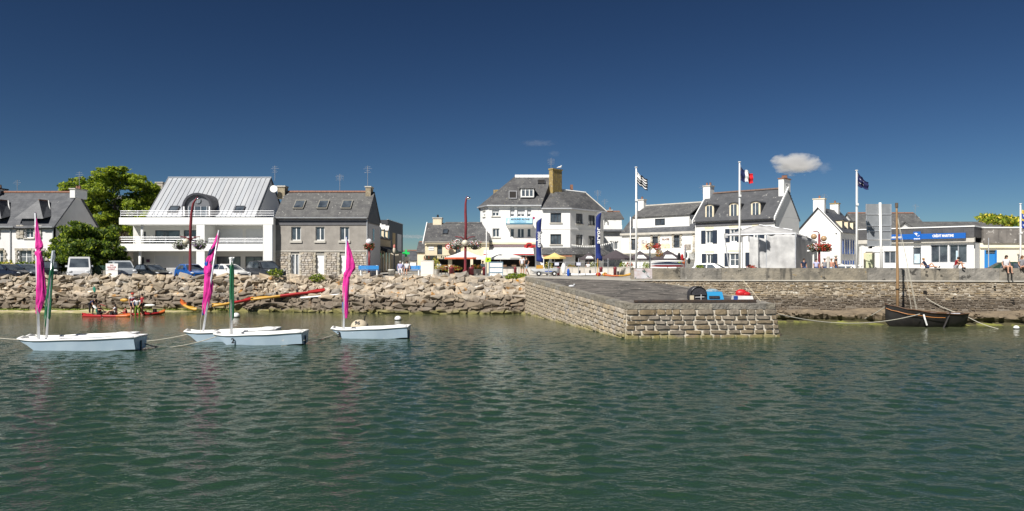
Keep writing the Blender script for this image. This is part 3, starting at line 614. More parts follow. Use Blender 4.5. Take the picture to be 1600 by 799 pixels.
for px, py, w_, h_ in ((1441, 458, .26, .3), (1488, 454, .14, .3), (1542, 450, .12, .35), (1481, 467, .1, .3), (1565, 471, .28, .34), (1577, 450, .14, .1), (1525, 458, .16, .12)):
    s_ = (X(px, 47.6) - WA.x) / WD.x; zz = Z(py, 47.6); o_ = .48 * (2.7 - zz) / 2.6
    MB().hexa([(*wp(s_ - w_ / 2, o_ + .065), zz - h_ / 2), (*wp(s_ + w_ / 2, o_ + .065), zz - h_ / 2), (*wp(s_ + w_ / 2, o_ - .1), zz - h_ / 2), (*wp(s_ - w_ / 2, o_ - .1), zz - h_ / 2)],
              [(*wp(s_ - w_ / 2.4, o_ + .06), zz + h_ / 2), (*wp(s_ + w_ / 2.6, o_ + .06), zz + h_ / 2), (*wp(s_ + w_ / 2.6, o_ - .1), zz + h_ / 2), (*wp(s_ - w_ / 2.4, o_ - .1), zz + h_ / 2)]).build('drain_hole', mat('dark_void', (.012, .01, .008), .95), qw)
# rock foot ledge
b = MB(); ss = np.arange(-.5, LEN, .35); rg = random.Random(8)
def foot(s):
    w1 = .8 + .4 * math.sin(s * .45) + .25 * math.sin(s * 1.3 + 1) + 1.1 * min(1, max(0, (s - 14) / 6)); j = rg.uniform(-.08, .08); h = .62 + .08 * math.sin(s * .5) + .05 * math.sin(s * 1.7)
    return [(.35, h + .18 + .06 * math.sin(s * .8)), (.5 + w1 * .3, h + .08 + j), (.75 + w1 + j, h - .06 + j * .5), (.72 + w1 + j * 2, h - .2), (.55 + w1 + j, .16), (1.0 + w1 + j, .0), (1.7 + w1, -.3)]
pr = [foot(s) for s in ss]
for i in range(len(ss) - 1):
    for j in range(6): b.face([(*wp(ss[i], pr[i][j][0]), pr[i][j][1]), (*wp(ss[i + 1], pr[i + 1][j][0]), pr[i + 1][j][1]), (*wp(ss[i + 1], pr[i + 1][j + 1][0]), pr[i + 1][j + 1][1]), (*wp(ss[i], pr[i][j + 1][0]), pr[i][j + 1][1])])
b.build('rock_foot', FOOT, qw)
items = []
for _ in range(420):
    s = rg.uniform(4, 34); q_ = foot(s); f = rg.random(); n_ = .4 + f * (q_[2][0] - .2); z_ = .74 - .16 * f; k_ = rg.uniform(.1, .35)
    items.append((compose((*wp(s, n_), z_ - .06), Euler((rg.uniform(-.3, .3), rg.uniform(-.3, .3), rg.random() * 3)).to_quaternion(), (k_ * 1.5, k_, k_ * .35)), rg.randrange(16)))
distribute(items, fresh(UROCK, FOOT), qw, 'flat_rock', 60, 'small_flat_rocks', FOOT, lambda it: pxsize(it[0]))
# ================================================================ BUILDINGS
USTONE = fresh(USTONE, QUOIN)
def antenna(label, px, d, py0, py1, arms=4, grid=False):
    t = thing('antenna', label, 'antenna', (X(px, d), d, Z(py1, d)))
    x, z0, z1 = X(px, d), Z(py1, d), Z(py0, d)
    MB().tube([(x, d, z0), (x, d, z1)], .024, 6).build('mast', STEEL, t)
    b = MB()
    for k in range(arms):
        z = z1 - .15 - k * (.18 if not grid else .12); l = (.30, .42, .22, .34, .18, .3)[k % 6]
        b.tube([(x - l, d + .05, z), (x + l, d - .05, z + .02)], .010, 5)
    if grid:
        for dx in (-.35, .35): b.tube([(x + dx, d, z1 - .7), (x + dx, d, z1 - .1)], .010, 5)
    b.build('aerial_arms', STEEL, t); return t
def gable_roof(p, x0, x1, yf, yb, ze, zr, m, t=.14, ov=.25, ymid=None, name='roof'):
    ym = ymid or (yf + yb) / 2; sl = (zr - ze) / (ym - yf); b = MB()
    b.slab([(x0, yf - ov, ze - sl * ov), (x1, yf - ov, ze - sl * ov), (x1, ym, zr), (x0, ym, zr)], t)
    sb = (zr - ze) / (yb - ym); b.slab([(x0, ym, zr - .003), (x1, ym, zr - .003), (x1, yb + ov, ze - sb * ov), (x0, yb + ov, ze - sb * ov)], t)
    return b.build(name, m, p)
def ridge_tiles(p, x0, x1, y, z, m=None, n=None, r=.13):
    n = n or max(4, int((x1 - x0) / .55)); w_ = (x1 - x0) / n
    me = MB().xprism([(-r * 1.3, -.06), (-r * .8, .07), (0, .11), (r * .8, .07), (r * 1.3, -.06)], 0, w_ * .97).mesh('ridge_tile', m or TILE)
    for i in range(n): place(me, 'ridge_tile', p, (x0 + i * w_, y, z))
def chimney(p, x0, x1, y0, y1, z0, z1, m, cap=CONC, pots=2, pm=None):
    c = MB().box(x0, x1, y0, y1, z0, z1).build('chimney', m, p)
    MB().box(x0 - .07, x1 + .07, y0 - .07, y1 + .07, z1 + .002, z1 + .12).build('cap', cap, c)
    b = MB()
    for k in range(pots):
        cx = x0 + (x1 - x0) * (k + .5) / pots; b.lathe([(.11, 0), (.13, .05), (.1, .3), (.12, .34)], (cx, (y0 + y1) / 2, z1 + .12), 10)
    if pots: b.build('pot', pm or TILE, c)
    return c
def skylight(p, x0, x1, y0, z0, y1, z1, m=ZINCD, off=.06, gm=None, lift=0):
    """roof window between front edge (y0,z0) and upper edge (y1,z1) of a slope rising away from the viewer"""
    n = Vector((0, -(z1 - z0), (y1 - y0))).normalized(); o = n * off
    def q(x, y, z, k=0): v = Vector((x, y, z)) + o * (1 + k); return v
    f = MB(); P = [q(x0, y0, z0, .6), q(x1, y0, z0, .6), q(x1, y1, z1, .6), q(x0, y1, z1, .6)]; C = sum(P, Vector()) / 4
    I = [p_ + (C - p_) * .16 for p_ in P]
    for i in range(4): f.slab([P[i], P[(i + 1) % 4], I[(i + 1) % 4], I[i]], .09)
    w_ = f.build('skylight', m, p)
    up = n * lift
    MB().slab([I[0] + up - n * .03, I[1] + up - n * .03, I[2] - n * .03, I[3] - n * .03], .02).build('pane', gm or GLASS, w_); return w_
def pipe(p, x, y, z0, z1, m=None, r=.05): return MB().tube([(x, y, z0), (x, y, z1)], r, 8).build('downpipe', m or ZINC, p)
def gutter(p, x0, x1, y, z, m=None): return MB().xprism([(y - .11, z + .05), (y - .1, z - .03), (y - .03, z - .07), (y + .03, z - .03), (y + .03, z + .05)], x0, x1).build('gutter', m or ZINC, p)

Q = QL
# ---- B1 white house at the far left
d = 67.0; t = thing('white_house', 'white two storey house with hipped slate dormers at the far left edge', 'house', (X(50, d), d, Q))
xr, xl, yb = X(84, d), X(84, d) - 14.5, 74.4; ze, zr, ym = Z(352, d), 11.05, 70.7
ops = []; bays = [(X(39, d), X(52, d)), (X(-26, d), X(-13, d))]
for a, c in bays: ops += [(a, c, Z(372, d), Z(351.5, d)), (a - .55, a + .65, Z(412, d), Z(391, d)), (a + .95, a + 2.0, Z(412, d), Z(391, d))]
b = MB(); wallh(b, xl, xr, Q, ze, d, .3, ops); b.box(xl, xr, d + .3, yb, Q, ze - .01)
b.prism([(0, 0), (1, 0)], 0, 1) if 0 else None
b.xprism([(d, ze), (yb, ze), (ym, zr - .14)], xr - .3, xr - .001); b.xprism([(d, ze), (yb, ze), (ym, zr - .14)], xl, xl + .3)
b.build('wall', mat('pale_house_render', (.78, .77, .76), .9, (.70, .69, .68), .8, .005, 25), t)
gable_roof(t, xl - .1, xr + .12, d, yb, ze, zr, SLATE, ov=.3); ridge_tiles(t, xl, X(115, 70.7), ym, zr)
rd = lambda y: ze + (y - d) * (zr - ze) / (ym - d)
for a, c in bays:
    w1 = window(t, a, c, Z(372, d), Z(351.5, d), d, sill=.12, bars=1); window(t, a - .55, a + .65, Z(412, d), Z(391, d), d, bars=1, gm=GLASSB); window(t, a + .95, a + 2.0, Z(412, d), Z(391, d), d, bars=1)
    dx0, dx1 = a - .85, c + 1.1; m_ = (dx0 + dx1) / 2 + .15; zf = Z(342, d)
    h = MB(); ap = (m_, d + .95, Z(311, d)); A_, B_ = (dx0, d - .25, zf), (dx1, d - .25, zf); bk = (m_, d + 2.35, Z(311, d) + .02)
    h.face([A_, B_, ap]); h.face([B_, (dx1, d + 1.15, zf + .35), bk, ap]); h.face([A_, ap, bk, (dx0, d + 1.15, zf + .35)]); h.face([A_, (dx0, d + 1.15, zf + .35), (dx1, d + 1.15, zf + .35), B_])
    dm = h.build('dormer', SLATE, t)
    MB().tube([(dx1, d + 1.0, zf + .1), (m_ + .02, d + 2.3, Z(311, d) + .05)], .06, 6).build('verge', WPAINT, dm); MB().tube([ap, bk], .07, 6).build('ridge', TILE, dm)
    MB().box(a - .25, c + .25, d - .05, d + .9, ze - .1, zf + .02).build('cheek', LEAD, dm)
    for sx in (a - .82, c + .08):
        for r_ in range(4):
            for q_ in range(2):
                hh = (Z(352, d) - Z(373, d)) / 4; zz = Z(373, d) + r_ * hh
                place(USTONE[(r_ * 2 + q_) % 10], 'quoin_stone', t, (sx + .19 + q_ * .37, d - .04, zz + hh / 2), (0, 0, 0), (.35, .14, hh * .93))
    for r_ in range(5):
        for sx in (a - .8, a + .78, c + 1.25):
            hh = .26; place(USTONE[r_], 'quoin_stone', t, (sx + (.05 if r_ % 2 else 0), d - .03, Z(412, d) + .13 + r_ * hh), (0, 0, 0), (.3 if r_ % 2 else .2, .12, hh * .93))
    for q_ in range(7): place(USTONE[q_], 'quoin_stone', t, (a - .75 + q_ * .42, d - .03, Z(390, d)), (0, 0, 0), (.4, .12, .24))
gutter(t, xl, bays[0][0] - .85, d - .32, ze - .2); gutter(t, bays[0][1] + .9, xr + .1, d - .32, ze - .2)
pipe(t, X(17, d), d - .06, Q, ze - .25); pipe(t, X(83.3, d), d - .06, Q, ze - .25)
chimney(t, X(115, 70.5), X(115, 70.5) + .5, 69.9, 71.9, 10.4, Z(297, 70.5), WHITE, pots=2); chimney(t, X(-10, 70.5), X(-10, 70.5) + .7, 69.9, 71.5, 10.3, Z(296, 70.5), WHITE, cap=LEAD, pots=2)
antenna('slim aerial on the ridge of the white house at the far left', 27, 70.7, 281, 300, 3); antenna('tall thin aerial by the chimney of the far left house', 124, 71, 268, 297, 4)

# ---- B2 modern house with zinc roof
t = thing('modern_house', 'modern white house with big zinc roof, arched dormer and long balconies', 'house', (-29, 66, Q))
x0, x1 = X(208, 68.5), X(427, 66); y0, y1 = 66.0, 68.5; zt = Z(340, y0)
A = lambda px: X(px, y0); W2 = WHITE2
up = [(X(242, y1), X(261, y1)), (X(262, y1), X(281, y1)), (X(286, y1), X(306, y1))]
ops = [(X(242, y1), X(281, y1), Z(378, y1), Z(360, y1)), (X(287, y1), X(307, y1), Z(378, y1), Z(360, y1)), (X(223, y1), X(228, y1), Z(376, y1), Z(362, y1)), (X(221, y1), X(225, y1), Z(414, y1), Z(402, y1)),
       (X(241, y1), X(279, y1), Z(424, y1), Z(400, y1)), (X(286, y1), X(304, y1), Z(424, y1), Z(400, y1)), (X(338, y1), X(376, y1), Z(424, y1), Z(401, y1)), (X(383, y1), X(410, y1), Z(424, y1), Z(401, y1)),
       (X(342, y1), X(379, y1), Z(381, y1), Z(358, y1)), (X(384, y1), X(411, y1), Z(381, y1), Z(358, y1))]
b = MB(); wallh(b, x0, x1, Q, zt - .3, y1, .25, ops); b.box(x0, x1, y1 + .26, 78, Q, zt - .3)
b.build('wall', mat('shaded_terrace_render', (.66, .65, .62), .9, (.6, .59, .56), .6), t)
for o_ in ops[:2]: window(t, *o_, y1, mull=1, fm=ZINCD, rec=.1)
for o_ in (ops[2], ops[3]): window(t, *o_, y1, mull=0, fm=ZINCD, rec=.1)
for o_ in ops[6:8]: window(t, *o_, y1, mull=1, fm=ZINCD, rec=.1)
for o_ in (ops[4], ops[5], ops[8], ops[9]): MB().box(o_[0], o_[1], y1 + .06, y1 + .1, o_[2], o_[3]).build('roller_shutter', SHUT, t)
# white frame of balconies and pillars
zf = lambda py: Z(py, y0)
b = MB(); b.box(A(186), A(427), y0, 78, zf(351), zf(340)); b.build('upper_balcony', W2, t)
b = MB(); b.box(A(183.5), A(411), y0, y1 - .004, zf(392.5), zf(381)); b.box(A(183.5), x0 - .003, y1 - .004, y1 + 2, zf(392.5), zf(381)); b.build('lower_balcony', W2, t)
for px0, px1 in ((306.5, 319.5),): MB().box(A(px0), A(px1), y0 + .02, y1 - .002, Q, zf(351) - .002).build('pillar', W2, t)
MB().box(A(411), A(427), y0 + .012, y1 + .2, Q, zf(351) - .002).build('pillar', W2, t)
for px, a_, c_ in ((218, zf(381), zf(351)), (214.5, Q, zf(392.5))): MB().tube([(A(px), y0 + .5, a_), (A(px), y0 + .5, c_)], .13, 12).build('round_column', W2, t, True)
def railing(p, x0, x1, y, z0, n=3, h=.9, step=1.4, m=ALU, ends=None):
    b = MB()
    for k in range(n): z = z0 + h - k * h / n; b.tube([(x0, y, z), (x1, y, z)], .02, 6)
    if ends:
        for xx in ends:
            for k in range(n): z = z0 + h - k * h / n; b.tube([(xx, y, z), (xx, y + 2.2, z)], .016, 6)
    r_ = b.build('railing', m, p); q = MB(); k = max(1, int((x1 - x0) / step))
    for i in range(k + 1): xx = x0 + (x1 - x0) * i / k; q.box(xx - .018, xx + .018, y + .02, y + .05, z0 - .02, z0 + h)
    q.build('railing_post', m, r_); return r_
railing(t, A(187), A(427), y0 + .12, zf(340) , ends=(A(187),), h=.62, step=1.5)
railing(t, A(184.5), A(306), y0 + .12, zf(381), h=.62, ends=(A(184.5),)); railing(t, A(325), A(410), y0 + .12, zf(381), h=.5)
# zinc roof: separate standing seam panels
rx0, rx1, ra, rb, za, zb = -35.6, -25.0, 68.5, 73.0, Z(339, 68.5), Z(277.5, 73.0)
NP = 22; pw = (rx1 - rx0) / NP
for i in range(NP):
    xx = rx0 + i * pw; MB().slab([(xx + .012, ra, za), (xx + pw - .012, ra, za), (xx + pw - .012, rb, zb), (xx + .012, rb, zb)], .05).build('zinc_panel', ZINC, t)
sm = MB()
n_ = Vector((0, -(zb - za), rb - ra)).normalized()
for i in range(NP + 1):
    xx = rx0 + i * pw; sm.slab([Vector((xx - .018, ra, za)) + n_ * .05, Vector((xx + .018, ra, za)) + n_ * .05, Vector((xx + .018, rb, zb)) + n_ * .05, Vector((xx - .018, rb, zb)) + n_ * .05], .10)
o = sm.build('standing_seams', mat('seam_zinc', (.34, .35, .37), .5, metal=.3), t)
b = MB(); b.xprism([(ra + .06, za - .1), (rb, zb - .12), (77.6, za + .4), (77.6, za - .6), (ra + .06, za - .6)], rx0 + .1, rx1 - .06); b.build('gable_wall', mat('grey_gable', (.55, .57, .60), .8), t)
MB().slab([(rx0, rb + .01, zb), (rx1 + .05, rb + .01, zb), (rx1 + .05, 77.8, za + .4), (rx0, 77.8, za + .4)], .1).build('rear_roof', ZINCD, t)
MB().xprism([(ra - .02, za - .02), (rb, zb + .04), (rb, zb - .2), (ra + .15, za - .2)], rx1 + .001, rx1 + .07).build('verge', ZINCD, t); MB().box(rx0 - .02, rx1 + .08, rb - .12, rb + .14, zb - .03, zb + .06).build('ridge_cap', ZINC, t)
for pa, pb in ((262, 277), (365, 380)):
    k0 = (Z(333.5, 68.9) - za) / (zb - za); k1 = k0 + .155
    skylight(t, X(pa, 68.9), X(pb, 68.9), ra + (rb - ra) * k0, za + (zb - za) * k0, ra + (rb - ra) * k1, za + (zb - za) * k1, off=.1, gm=DARKIN if 0 else GLASS)
# arched dormer
ax0, ax1, ay = X(284.5, 68.2), X(331, 68.2), 68.2; acx = (ax0 + ax1) / 2; ar = (ax1 - ax0) / 2; zc = Z(323, ay)
def arc(r, k, n=20): a = math.pi * k / n; return (acx - r * math.cos(a), zc + r * .93 * math.sin(a))
b = MB()
for k in range(20):
    (xa, za_), (xb, zb_) = arc(ar, k), arc(ar, k + 1); (ia, ja), (ib, jb) = arc(ar - .22, k), arc(ar - .22, k + 1)
    b.hexa([(ia, ay, ja), (ib, ay, jb), (ib, ay + 3.4, jb), (ia, ay + 3.4, ja)], [(xa, ay, za_), (xb, ay, zb_), (xb, ay + 3.4, zb_), (xa, ay + 3.4, za_)])
for xa in (ax0, ax1 - .2): b.box(xa, xa + .2, ay, ay + 3, Z(339, ay), zc)
dm = b.build('arched_dormer', ZINCD, t)
pts = [arc(ar - .2, k) for k in range(21)] + [(ax1 - .2, Z(338, ay)), (ax0 + .2, Z(338, ay))]
MB().prism(pts, ay + .25, ay + .3).build('dormer_front', mat('grey_dormer_panel', (.14, .145, .16), .5), dm)
b = MB().box(acx - ar * .62, acx + ar * .62, ay + .19, ay + .235, Z(338, ay), Z(323, ay)); b.build('pane', GLASS, dm)
b = MB()
for k in range(4): xx = acx - ar * .62 + ar * 1.24 * k / 3; b.box(xx - .035, xx + .035, ay + .15, ay + .188, Z(338, ay), Z(322, ay))
b.build('door_frame', WPAINT if 0 else ALU, dm)
MB().tube([(acx, ay + .16, zc + .62), (acx, ay + .24, zc + .62)], .3, 20).build('round_window', GLASSB, dm)
for xa in (ax0 + .12, ax1 - .28): MB().box(xa, xa + .12, ay - .05, ay + .1, Z(338, ay), zc).build('post', WPAINT, dm)
o = MB().lathe([(.0, 0), (.25, .06), (.36, .16)], (0, 0, 0), 16); t2 = thing('satellite_dish', 'round white satellite dish on the gable of the zinc roofed house', 'satellite dish', (X(428, 69), 69, Z(296, 69)), world=False)
o.build('dish', WPAINT, t2).rotation_euler = (R(80), 0, R(10)); MB().tube([(0, -.1, 0), (-.3, .3, -.1)], .03, 6).build('bracket', STEEL, t2)
antenna('branched aerial behind the right gable of the zinc roofed house', 429.5, 73, 259, 283, 4); pipe(t, A(426), y0 - .06, Q, zf(351), WPAINT if 0 else ZINC)
t2 = thing('stone_chimney_house', 'old stone house with tall chimney half hidden behind the tree and zinc roof', 'house', (X(235, 84), 84, Q)); MB().box(X(160, 84), X(262, 84), 84, 90, Q, Z(326, 84)).build('wall', RUB, t2)
gable_roof(t2, X(158, 84), X(264, 84), 84, 90, Z(326, 84), Z(306, 87), SLATE2); chimney(t2, X(243, 86), X(254, 86), 86, 87.2, 9, Z(286, 86), RUB, pots=0)
for k, (px, l) in enumerate(((231.0, 'purple tinted square plaque on the ground floor wall behind the black car'),)):
    MB().box(X(229, 68.45), X(234, 68.45), 68.40, 68.44, Z(410, 68.45), Z(405.5, 68.45)).build('wall_plaque', mat('plum_plaque', (.10, .04, .08), .4), None, label=l, cat='plaque')
tf = thing('low_white_fence', 'white picket fence between the black car and the blue car', 'fence', (X(265, 66.2), 65.9, Q + .12))
fm = MB().box(-.025, .025, -.015, .015, 0, .95).mesh('picket', WPAINT)
for i in range(17): place(fm, 'picket', tf, (X(249, 65.9) + i * .115, 65.9, Q + .12))
MB().box(X(248, 65.9), X(248, 65.9) + 2.05, 65.93, 65.96, Q + .95, Q + 1.02).build('rail', WPAINT, tf)

# ---- B3 grey rendered house
d = 66.7; xl, xr = X(429, d), X(573.5, d); yb = 73.1; ze, zr, ym = Z(339, d), Z(300, 69.9), 69.9
t = thing('grey_house', 'grey rendered house with rubble stone ground floor and three skylights', 'house', (X(500, d), d, Q))
P_ = lambda px: X(px, d)
wins = [(P_(455), P_(470)), (P_(493), P_(507)), (P_(531), P_(545.5))]; doors = [(P_(454), P_(467.5)), (P_(493), P_(506.5)), (P_(530.5), P_(541))]
b = MB(); wallh(b, xl, xr, Z(392.5, d), Z(352, d), d, .3, [(a, c, Z(376, d), Z(354.5, d)) for a, c in wins]); b.box(xl, xr, d + .31, yb, Q, ze); b.build('rendered_wall', GREYR, t)
b = MB(); wallh(b, xl + .02, xr - .02, Q, Z(392.5, d) - .002, d + .03, .27, [(a, c, Q - .01, Z(393.5, d)) for a, c in doors]); b.build('stone_wall', MORTAR, t)
items = []; rg = random.Random(77); z = Q + .02
seg = [(xl + .05, doors[0][0] - .22), (doors[0][1] + .22, doors[1][0] - .22), (doors[1][1] + .22, doors[2][0] - .22), (doors[2][1] + .22, xr - .05)]
while z < Z(393.5, d) - .1:
    hh = rg.uniform(.17, .26)
    for a, c in seg:
        x = a
        while x < c - .08:
            w_ = min(rg.uniform(.22, .55), c - x); items.append((compose((x + w_ / 2, d + .01, z + hh / 2), 0.0, (w_ - .04, .13, hh - .03)), rg.randrange(10))); x += w_
    z += hh
distribute(items, fresh(USTONE, mat('house_rubble', (.50, .45, .38), .92, (.34, .30, .25), 4, .03, 10, rand=.2)), t, 'stone', 295, 'small_stones', RUB, lambda it: pxsize(it[0]))
MB().box(xl, xr, d - .06, d + .31, Z(352, d) + .002, ze - .002).build('eaves_band', mat('dark_grey_fascia', (.13, .13, .14), .7, (.10, .10, .11), 3), t)
MB().box(xl + .01, xr - .01, d - .04, d + .02, Z(393.3, d), Z(391.6, d)).build('string_course', CONC, t)
gable_roof(t, xl, xr + .1, d, yb, ze, zr, SLATE3, ov=.18); ridge_tiles(t, X(450, ym), X(572, ym), ym, zr + .01); gutter(t, xl, xr + .05, d - .3, ze - .12)
b = MB(); b.xprism([(d + .1, Z(352, d) + .3), (yb, Z(352, d) + .3), (yb, ze), (ym, zr - .16), (d + .1, ze)], xr + .002, xr + .05); b.build('slate_gable', LEAD, t)
MB().box(xr - .3, xr + .06, d + .32, yb, Q, Z(353, d) + .25).build('side_wall', mat('pale_grey_side', (.52, .53, .55), .9), t); window(t, xr - 3, xr - 2.8, 5, 5.2, d - 20, name='x') if 0 else None
MB().box(xr + .06, xr + .09, d + 2.4, d + 3.1, Z(376, d), Z(356, d)).build('side_window', GLASS, t); pipe(t, xr + .02, d - .07, Q, ze - .2)
for a, c in wins: window(t, a, c, Z(376, d), Z(354.5, d), d, sill=.22, fw=.08, gm=GLASS)
for (a, c), mm in zip(doors, (GLASSB, WPAINT, WPAINT)):
    dr = MB().box(a + .05, c - .05, d + .2, d + .25, Q, Z(398, d)).build('door', mm, t)
    MB().box(a, c, d + .12, d + .28, Z(398, d), Z(393.5, d)).build('lintel', CONC, dr)
    if mm is GLASSB:
        b = MB(); b.box(a, a + .1, d + .1, d + .24, Q, Z(398, d)); b.box(c - .1, c, d + .1, d + .24, Q, Z(398, d)); b.box((a + c) / 2 - .05, (a + c) / 2 + .05, d + .1, d + .198, Q, Z(398, d)); b.build('frame', WPAINT, dr)
    for xx in (a - .22, c):
        for r_ in range(9): place(USTONE[r_], 'quoin_stone', t, (xx + .11 + (.03 if r_ % 2 else 0), d - .01, Q + .13 + r_ * .255), (0, 0, 0), (.26 if r_ % 2 else .21, .14, .24))
for pa, pb in ((460, 476), (497, 513), (534, 550)):
    k0, k1 = .28, .62; skylight(t, X(pa, 68.1), X(pb, 68.1), d + 3.2 * k0, ze + (zr - ze) * k0, d + 3.2 * k1, ze + (zr - ze) * k1, off=.09, lift=.10, m=mat('brown_grey_frame', (.24, .23, .20), .5))
chimney(t, X(436, ym), X(447.5, ym), ym - .5, ym + .5, zr - .7, Z(293, ym), mat('lichen_chimney', (.36, .31, .22), .95, (.22, .18, .12), 4, .03), pots=0); chimney(t, X(573, ym), X(581, ym), ym - .6, ym + .7, zr - 1, Z(294, ym), MATS['lichen_chimney'], pots=0)
antenna('short double aerial on the ridge of the grey house', 531, ym, 272, 300, 5, True); antenna('tall forked aerial beside the right chimney of the grey house', 574.5, ym, 259, 300, 4)

Q = 2.85
# ---- B4 street row receding behind the grey house
t = thing('street_house', 'low shaded house with small dormers running back beside the grey house', 'house', (-14.6, 77, Q))
fx = X(592, 75.2)
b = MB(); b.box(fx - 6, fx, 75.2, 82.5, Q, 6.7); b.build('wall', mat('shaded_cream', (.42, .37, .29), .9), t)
MB().slab([(fx + .15, 75.2, 6.6), (fx + .15, 82.5, 6.6), (fx - 3, 82.5, 9.2), (fx - 3, 75.2, 9.2)], .15).build('roof', SLATE2, t)
for y in (76.4, 78.8, 81.2):
    dm = MB().xprism([(y - .5, 6.5), (y + .5, 6.5), (y + .5, 7.7), (y, 8.1), (y - .5, 7.7)], fx - 1.2, fx - .05).build('dormer', CREAM, t); MB().box(fx - .04, fx + .0, y - .3, y + .3, 6.7, 7.6).build('pane', GLASS, dm)
    MB().slab([(fx + .05, y - .65, 7.65), (fx + .05, y, 8.2), (fx - 1.3, y, 8.2), (fx - 1.3, y - .65, 7.65)], .06).build('dormer_roof', WPAINT, dm)
for y in (75.9, 77.5, 79.4, 81.3): MB().box(fx + .003, fx + .04, y - .35, y + .35, Q + .1, Q + 2.3).build('shop_window', GLASS, t)
MB().hexa([(fx, 75.3, 5.35), (fx + .9, 75.3, 5.0), (fx + .9, 82.4, 5.0), (fx, 82.4, 5.35)], [(fx, 75.3, 5.75), (fx + .9, 75.3, 5.4), (fx + .9, 82.4, 5.4), (fx, 82.4, 5.75)]).build('awning', LEAD, t)
t = thing('dark_block', 'dark slate clad modern block behind the grey house with two tall windows', 'building', (-14.5, 86, Q))
fx = X(606, 82.6); fb = X(629.5, 93)
b = MB(); b.zprism([(fx - 4, 82.6), (fx, 82.6), (fb, 93), (fb - 6, 93)], 5.2, 8.98); b.build('clad_upper', LEAD, t)
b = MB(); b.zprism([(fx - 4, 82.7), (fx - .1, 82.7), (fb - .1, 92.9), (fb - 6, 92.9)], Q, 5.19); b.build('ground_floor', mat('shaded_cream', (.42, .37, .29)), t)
dv = Vector((fb - fx, 10.4, 0)).normalized(); nv = Vector((dv.y, -dv.x, 0))
for s0, s1 in ((3.0, 4.8), (6.2, 9.2)):
    p0, p1 = Vector((fx, 82.6, 0)) + dv * s0 + nv * .02, Vector((fx, 82.6, 0)) + dv * s1 + nv * .02
    MB().hexa([(p0.x, p0.y, 5.4), (p0.x - .2, p0.y, 5.4), (p1.x - .2, p1.y, 5.4), (p1.x, p1.y, 5.4)], [(p0.x, p0.y, 7.6), (p0.x - .2, p0.y, 7.6), (p1.x - .2, p1.y, 7.6), (p1.x, p1.y, 7.6)]).build('window', mat('ochre_panel', (.45, .33, .16), .7) if s0 < 4 else SHUT, t)
MB().zprism([(fx - .1, 82.5), (fx + .06, 82.5), (fb + .06, 93.1), (fb - .1, 93.1)], 8.985, 9.05).build('coping', ALU, t)

# ---- distant houses seen through the street gap
def simple_house(label, px0, px1, d, pye, pyr, wm, rm, dep=7, wins=(), rt=None, name='house', chim=None, cat='house', ridge=True):
    t = thing(name, label, cat, (X((px0 + px1) / 2, d), d, Q)); x0, x1 = X(px0, d), X(px1, d); ze = Z(pye, d); zr = Z(pyr, d + dep / 2); ops = [(X(a, d), X(c, d), Z(f, d), Z(e, d)) for a, c, e, f in wins]
    b = MB(); wallh(b, x0, x1, Q, ze, d, .25, ops); b.box(x0, x1, d + .26, d + dep, Q, ze - .003); b.xprism([(d, ze), (d + dep, ze), (d + dep / 2, zr - .14)], x1 - .2, x1 - .001); b.xprism([(d, ze), (d + dep, ze), (d + dep / 2, zr - .14)], x0, x0 + .2)
    b.build('wall', wm, t); gable_roof(t, x0 - .15, x1 + .15, d, d + dep, ze, zr, rm)
    for o_ in ops: window(t, *o_, d, sill=.1)
    if ridge: ridge_tiles(t, x0, x1, d + dep / 2, zr, rt or TILE, n=int(max(4, (x1 - x0) / 1.2)))
    for cpx, cw, cpy in (chim or ()): chimney(t, X(cpx, d + dep / 2), X(cpx, d + dep / 2) + cw, d + dep / 2 - .35, d + dep / 2 + .4, zr - .6, Z(cpy, d + dep / 2), CREAM, pots=1)
    return t
simple_house('distant white house with red ridge seen through the street gap', 626, 668, 118, 406, 391.5, WHITE, SLATE, wins=((636, 641, 410, 419), (650, 655, 410, 419)))
simple_house('distant grey roofed gable house peeping out left of the creperie chimney', 652, 680, 112, 393, 378, CREAM, SLATE2, dep=5)
# ---- B5 creperie
d = 76.6; xl, xr = X(664, d), X(764, d); ze, zr, dep = Z(375.5, d), Z(348.5, d + 3.4), 6.8
t = thing('cream_restaurant', 'low cream walled restaurant under a slate roof, left of the tall white building', 'restaurant', (X(710, d), d, Q))
P_ = lambda px: X(px, d)
ops = [(P_(683), P_(691), Z(398, d), Z(383, d)), (P_(712), P_(720), Z(398, d), Z(383, d)), (P_(668), P_(680), Q, Z(406, d)), (P_(684), P_(700), Q, Z(406, d)), (P_(706), P_(735), Q, Z(404, d)), (P_(739), P_(752), Q, Z(404, d))]
b = MB(); wallh(b, xl, xr, Q, ze, d, .3, ops); b.box(xl, xr, d + 1.6, d + dep, Q, ze - .01); b.xprism([(d, ze), (d + dep, ze), (d + dep / 2, zr - .14)], xl, xl + .3); b.build('wall', CREAM, t)
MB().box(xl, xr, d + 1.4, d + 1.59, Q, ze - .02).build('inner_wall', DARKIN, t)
gable_roof(t, xl - .15, xr, d, d + dep, ze, zr, SLATE2, ov=.25); ridge_tiles(t, X(696, d + 3.4), xr, d + 3.4, zr, SLATE2)
for o_ in ops[:2]: window(t, *o_, d, mull=1, fm=ZINCD)
MB().xprism([(d - .27, ze - .38), (d + 3.4, zr - .06), (d + 3.4, zr + .10), (d - .27, ze - .18)], xl - .24, xl - .15).build('verge', WPAINT, t)
gutter(t, xl, xr, d - .33, ze - .22, CONC); MB().box(xl, xr, d - .1, d - .002, ze - .55, ze - .24).build('cornice', CREAM, t)
skylight(t, X(692, 78.1), X(700, 78.1), d + 1.1, ze + 1.1 * (zr - ze) / 3.4, d + 2.0, ze + 2.0 * (zr - ze) / 3.4, off=.08)
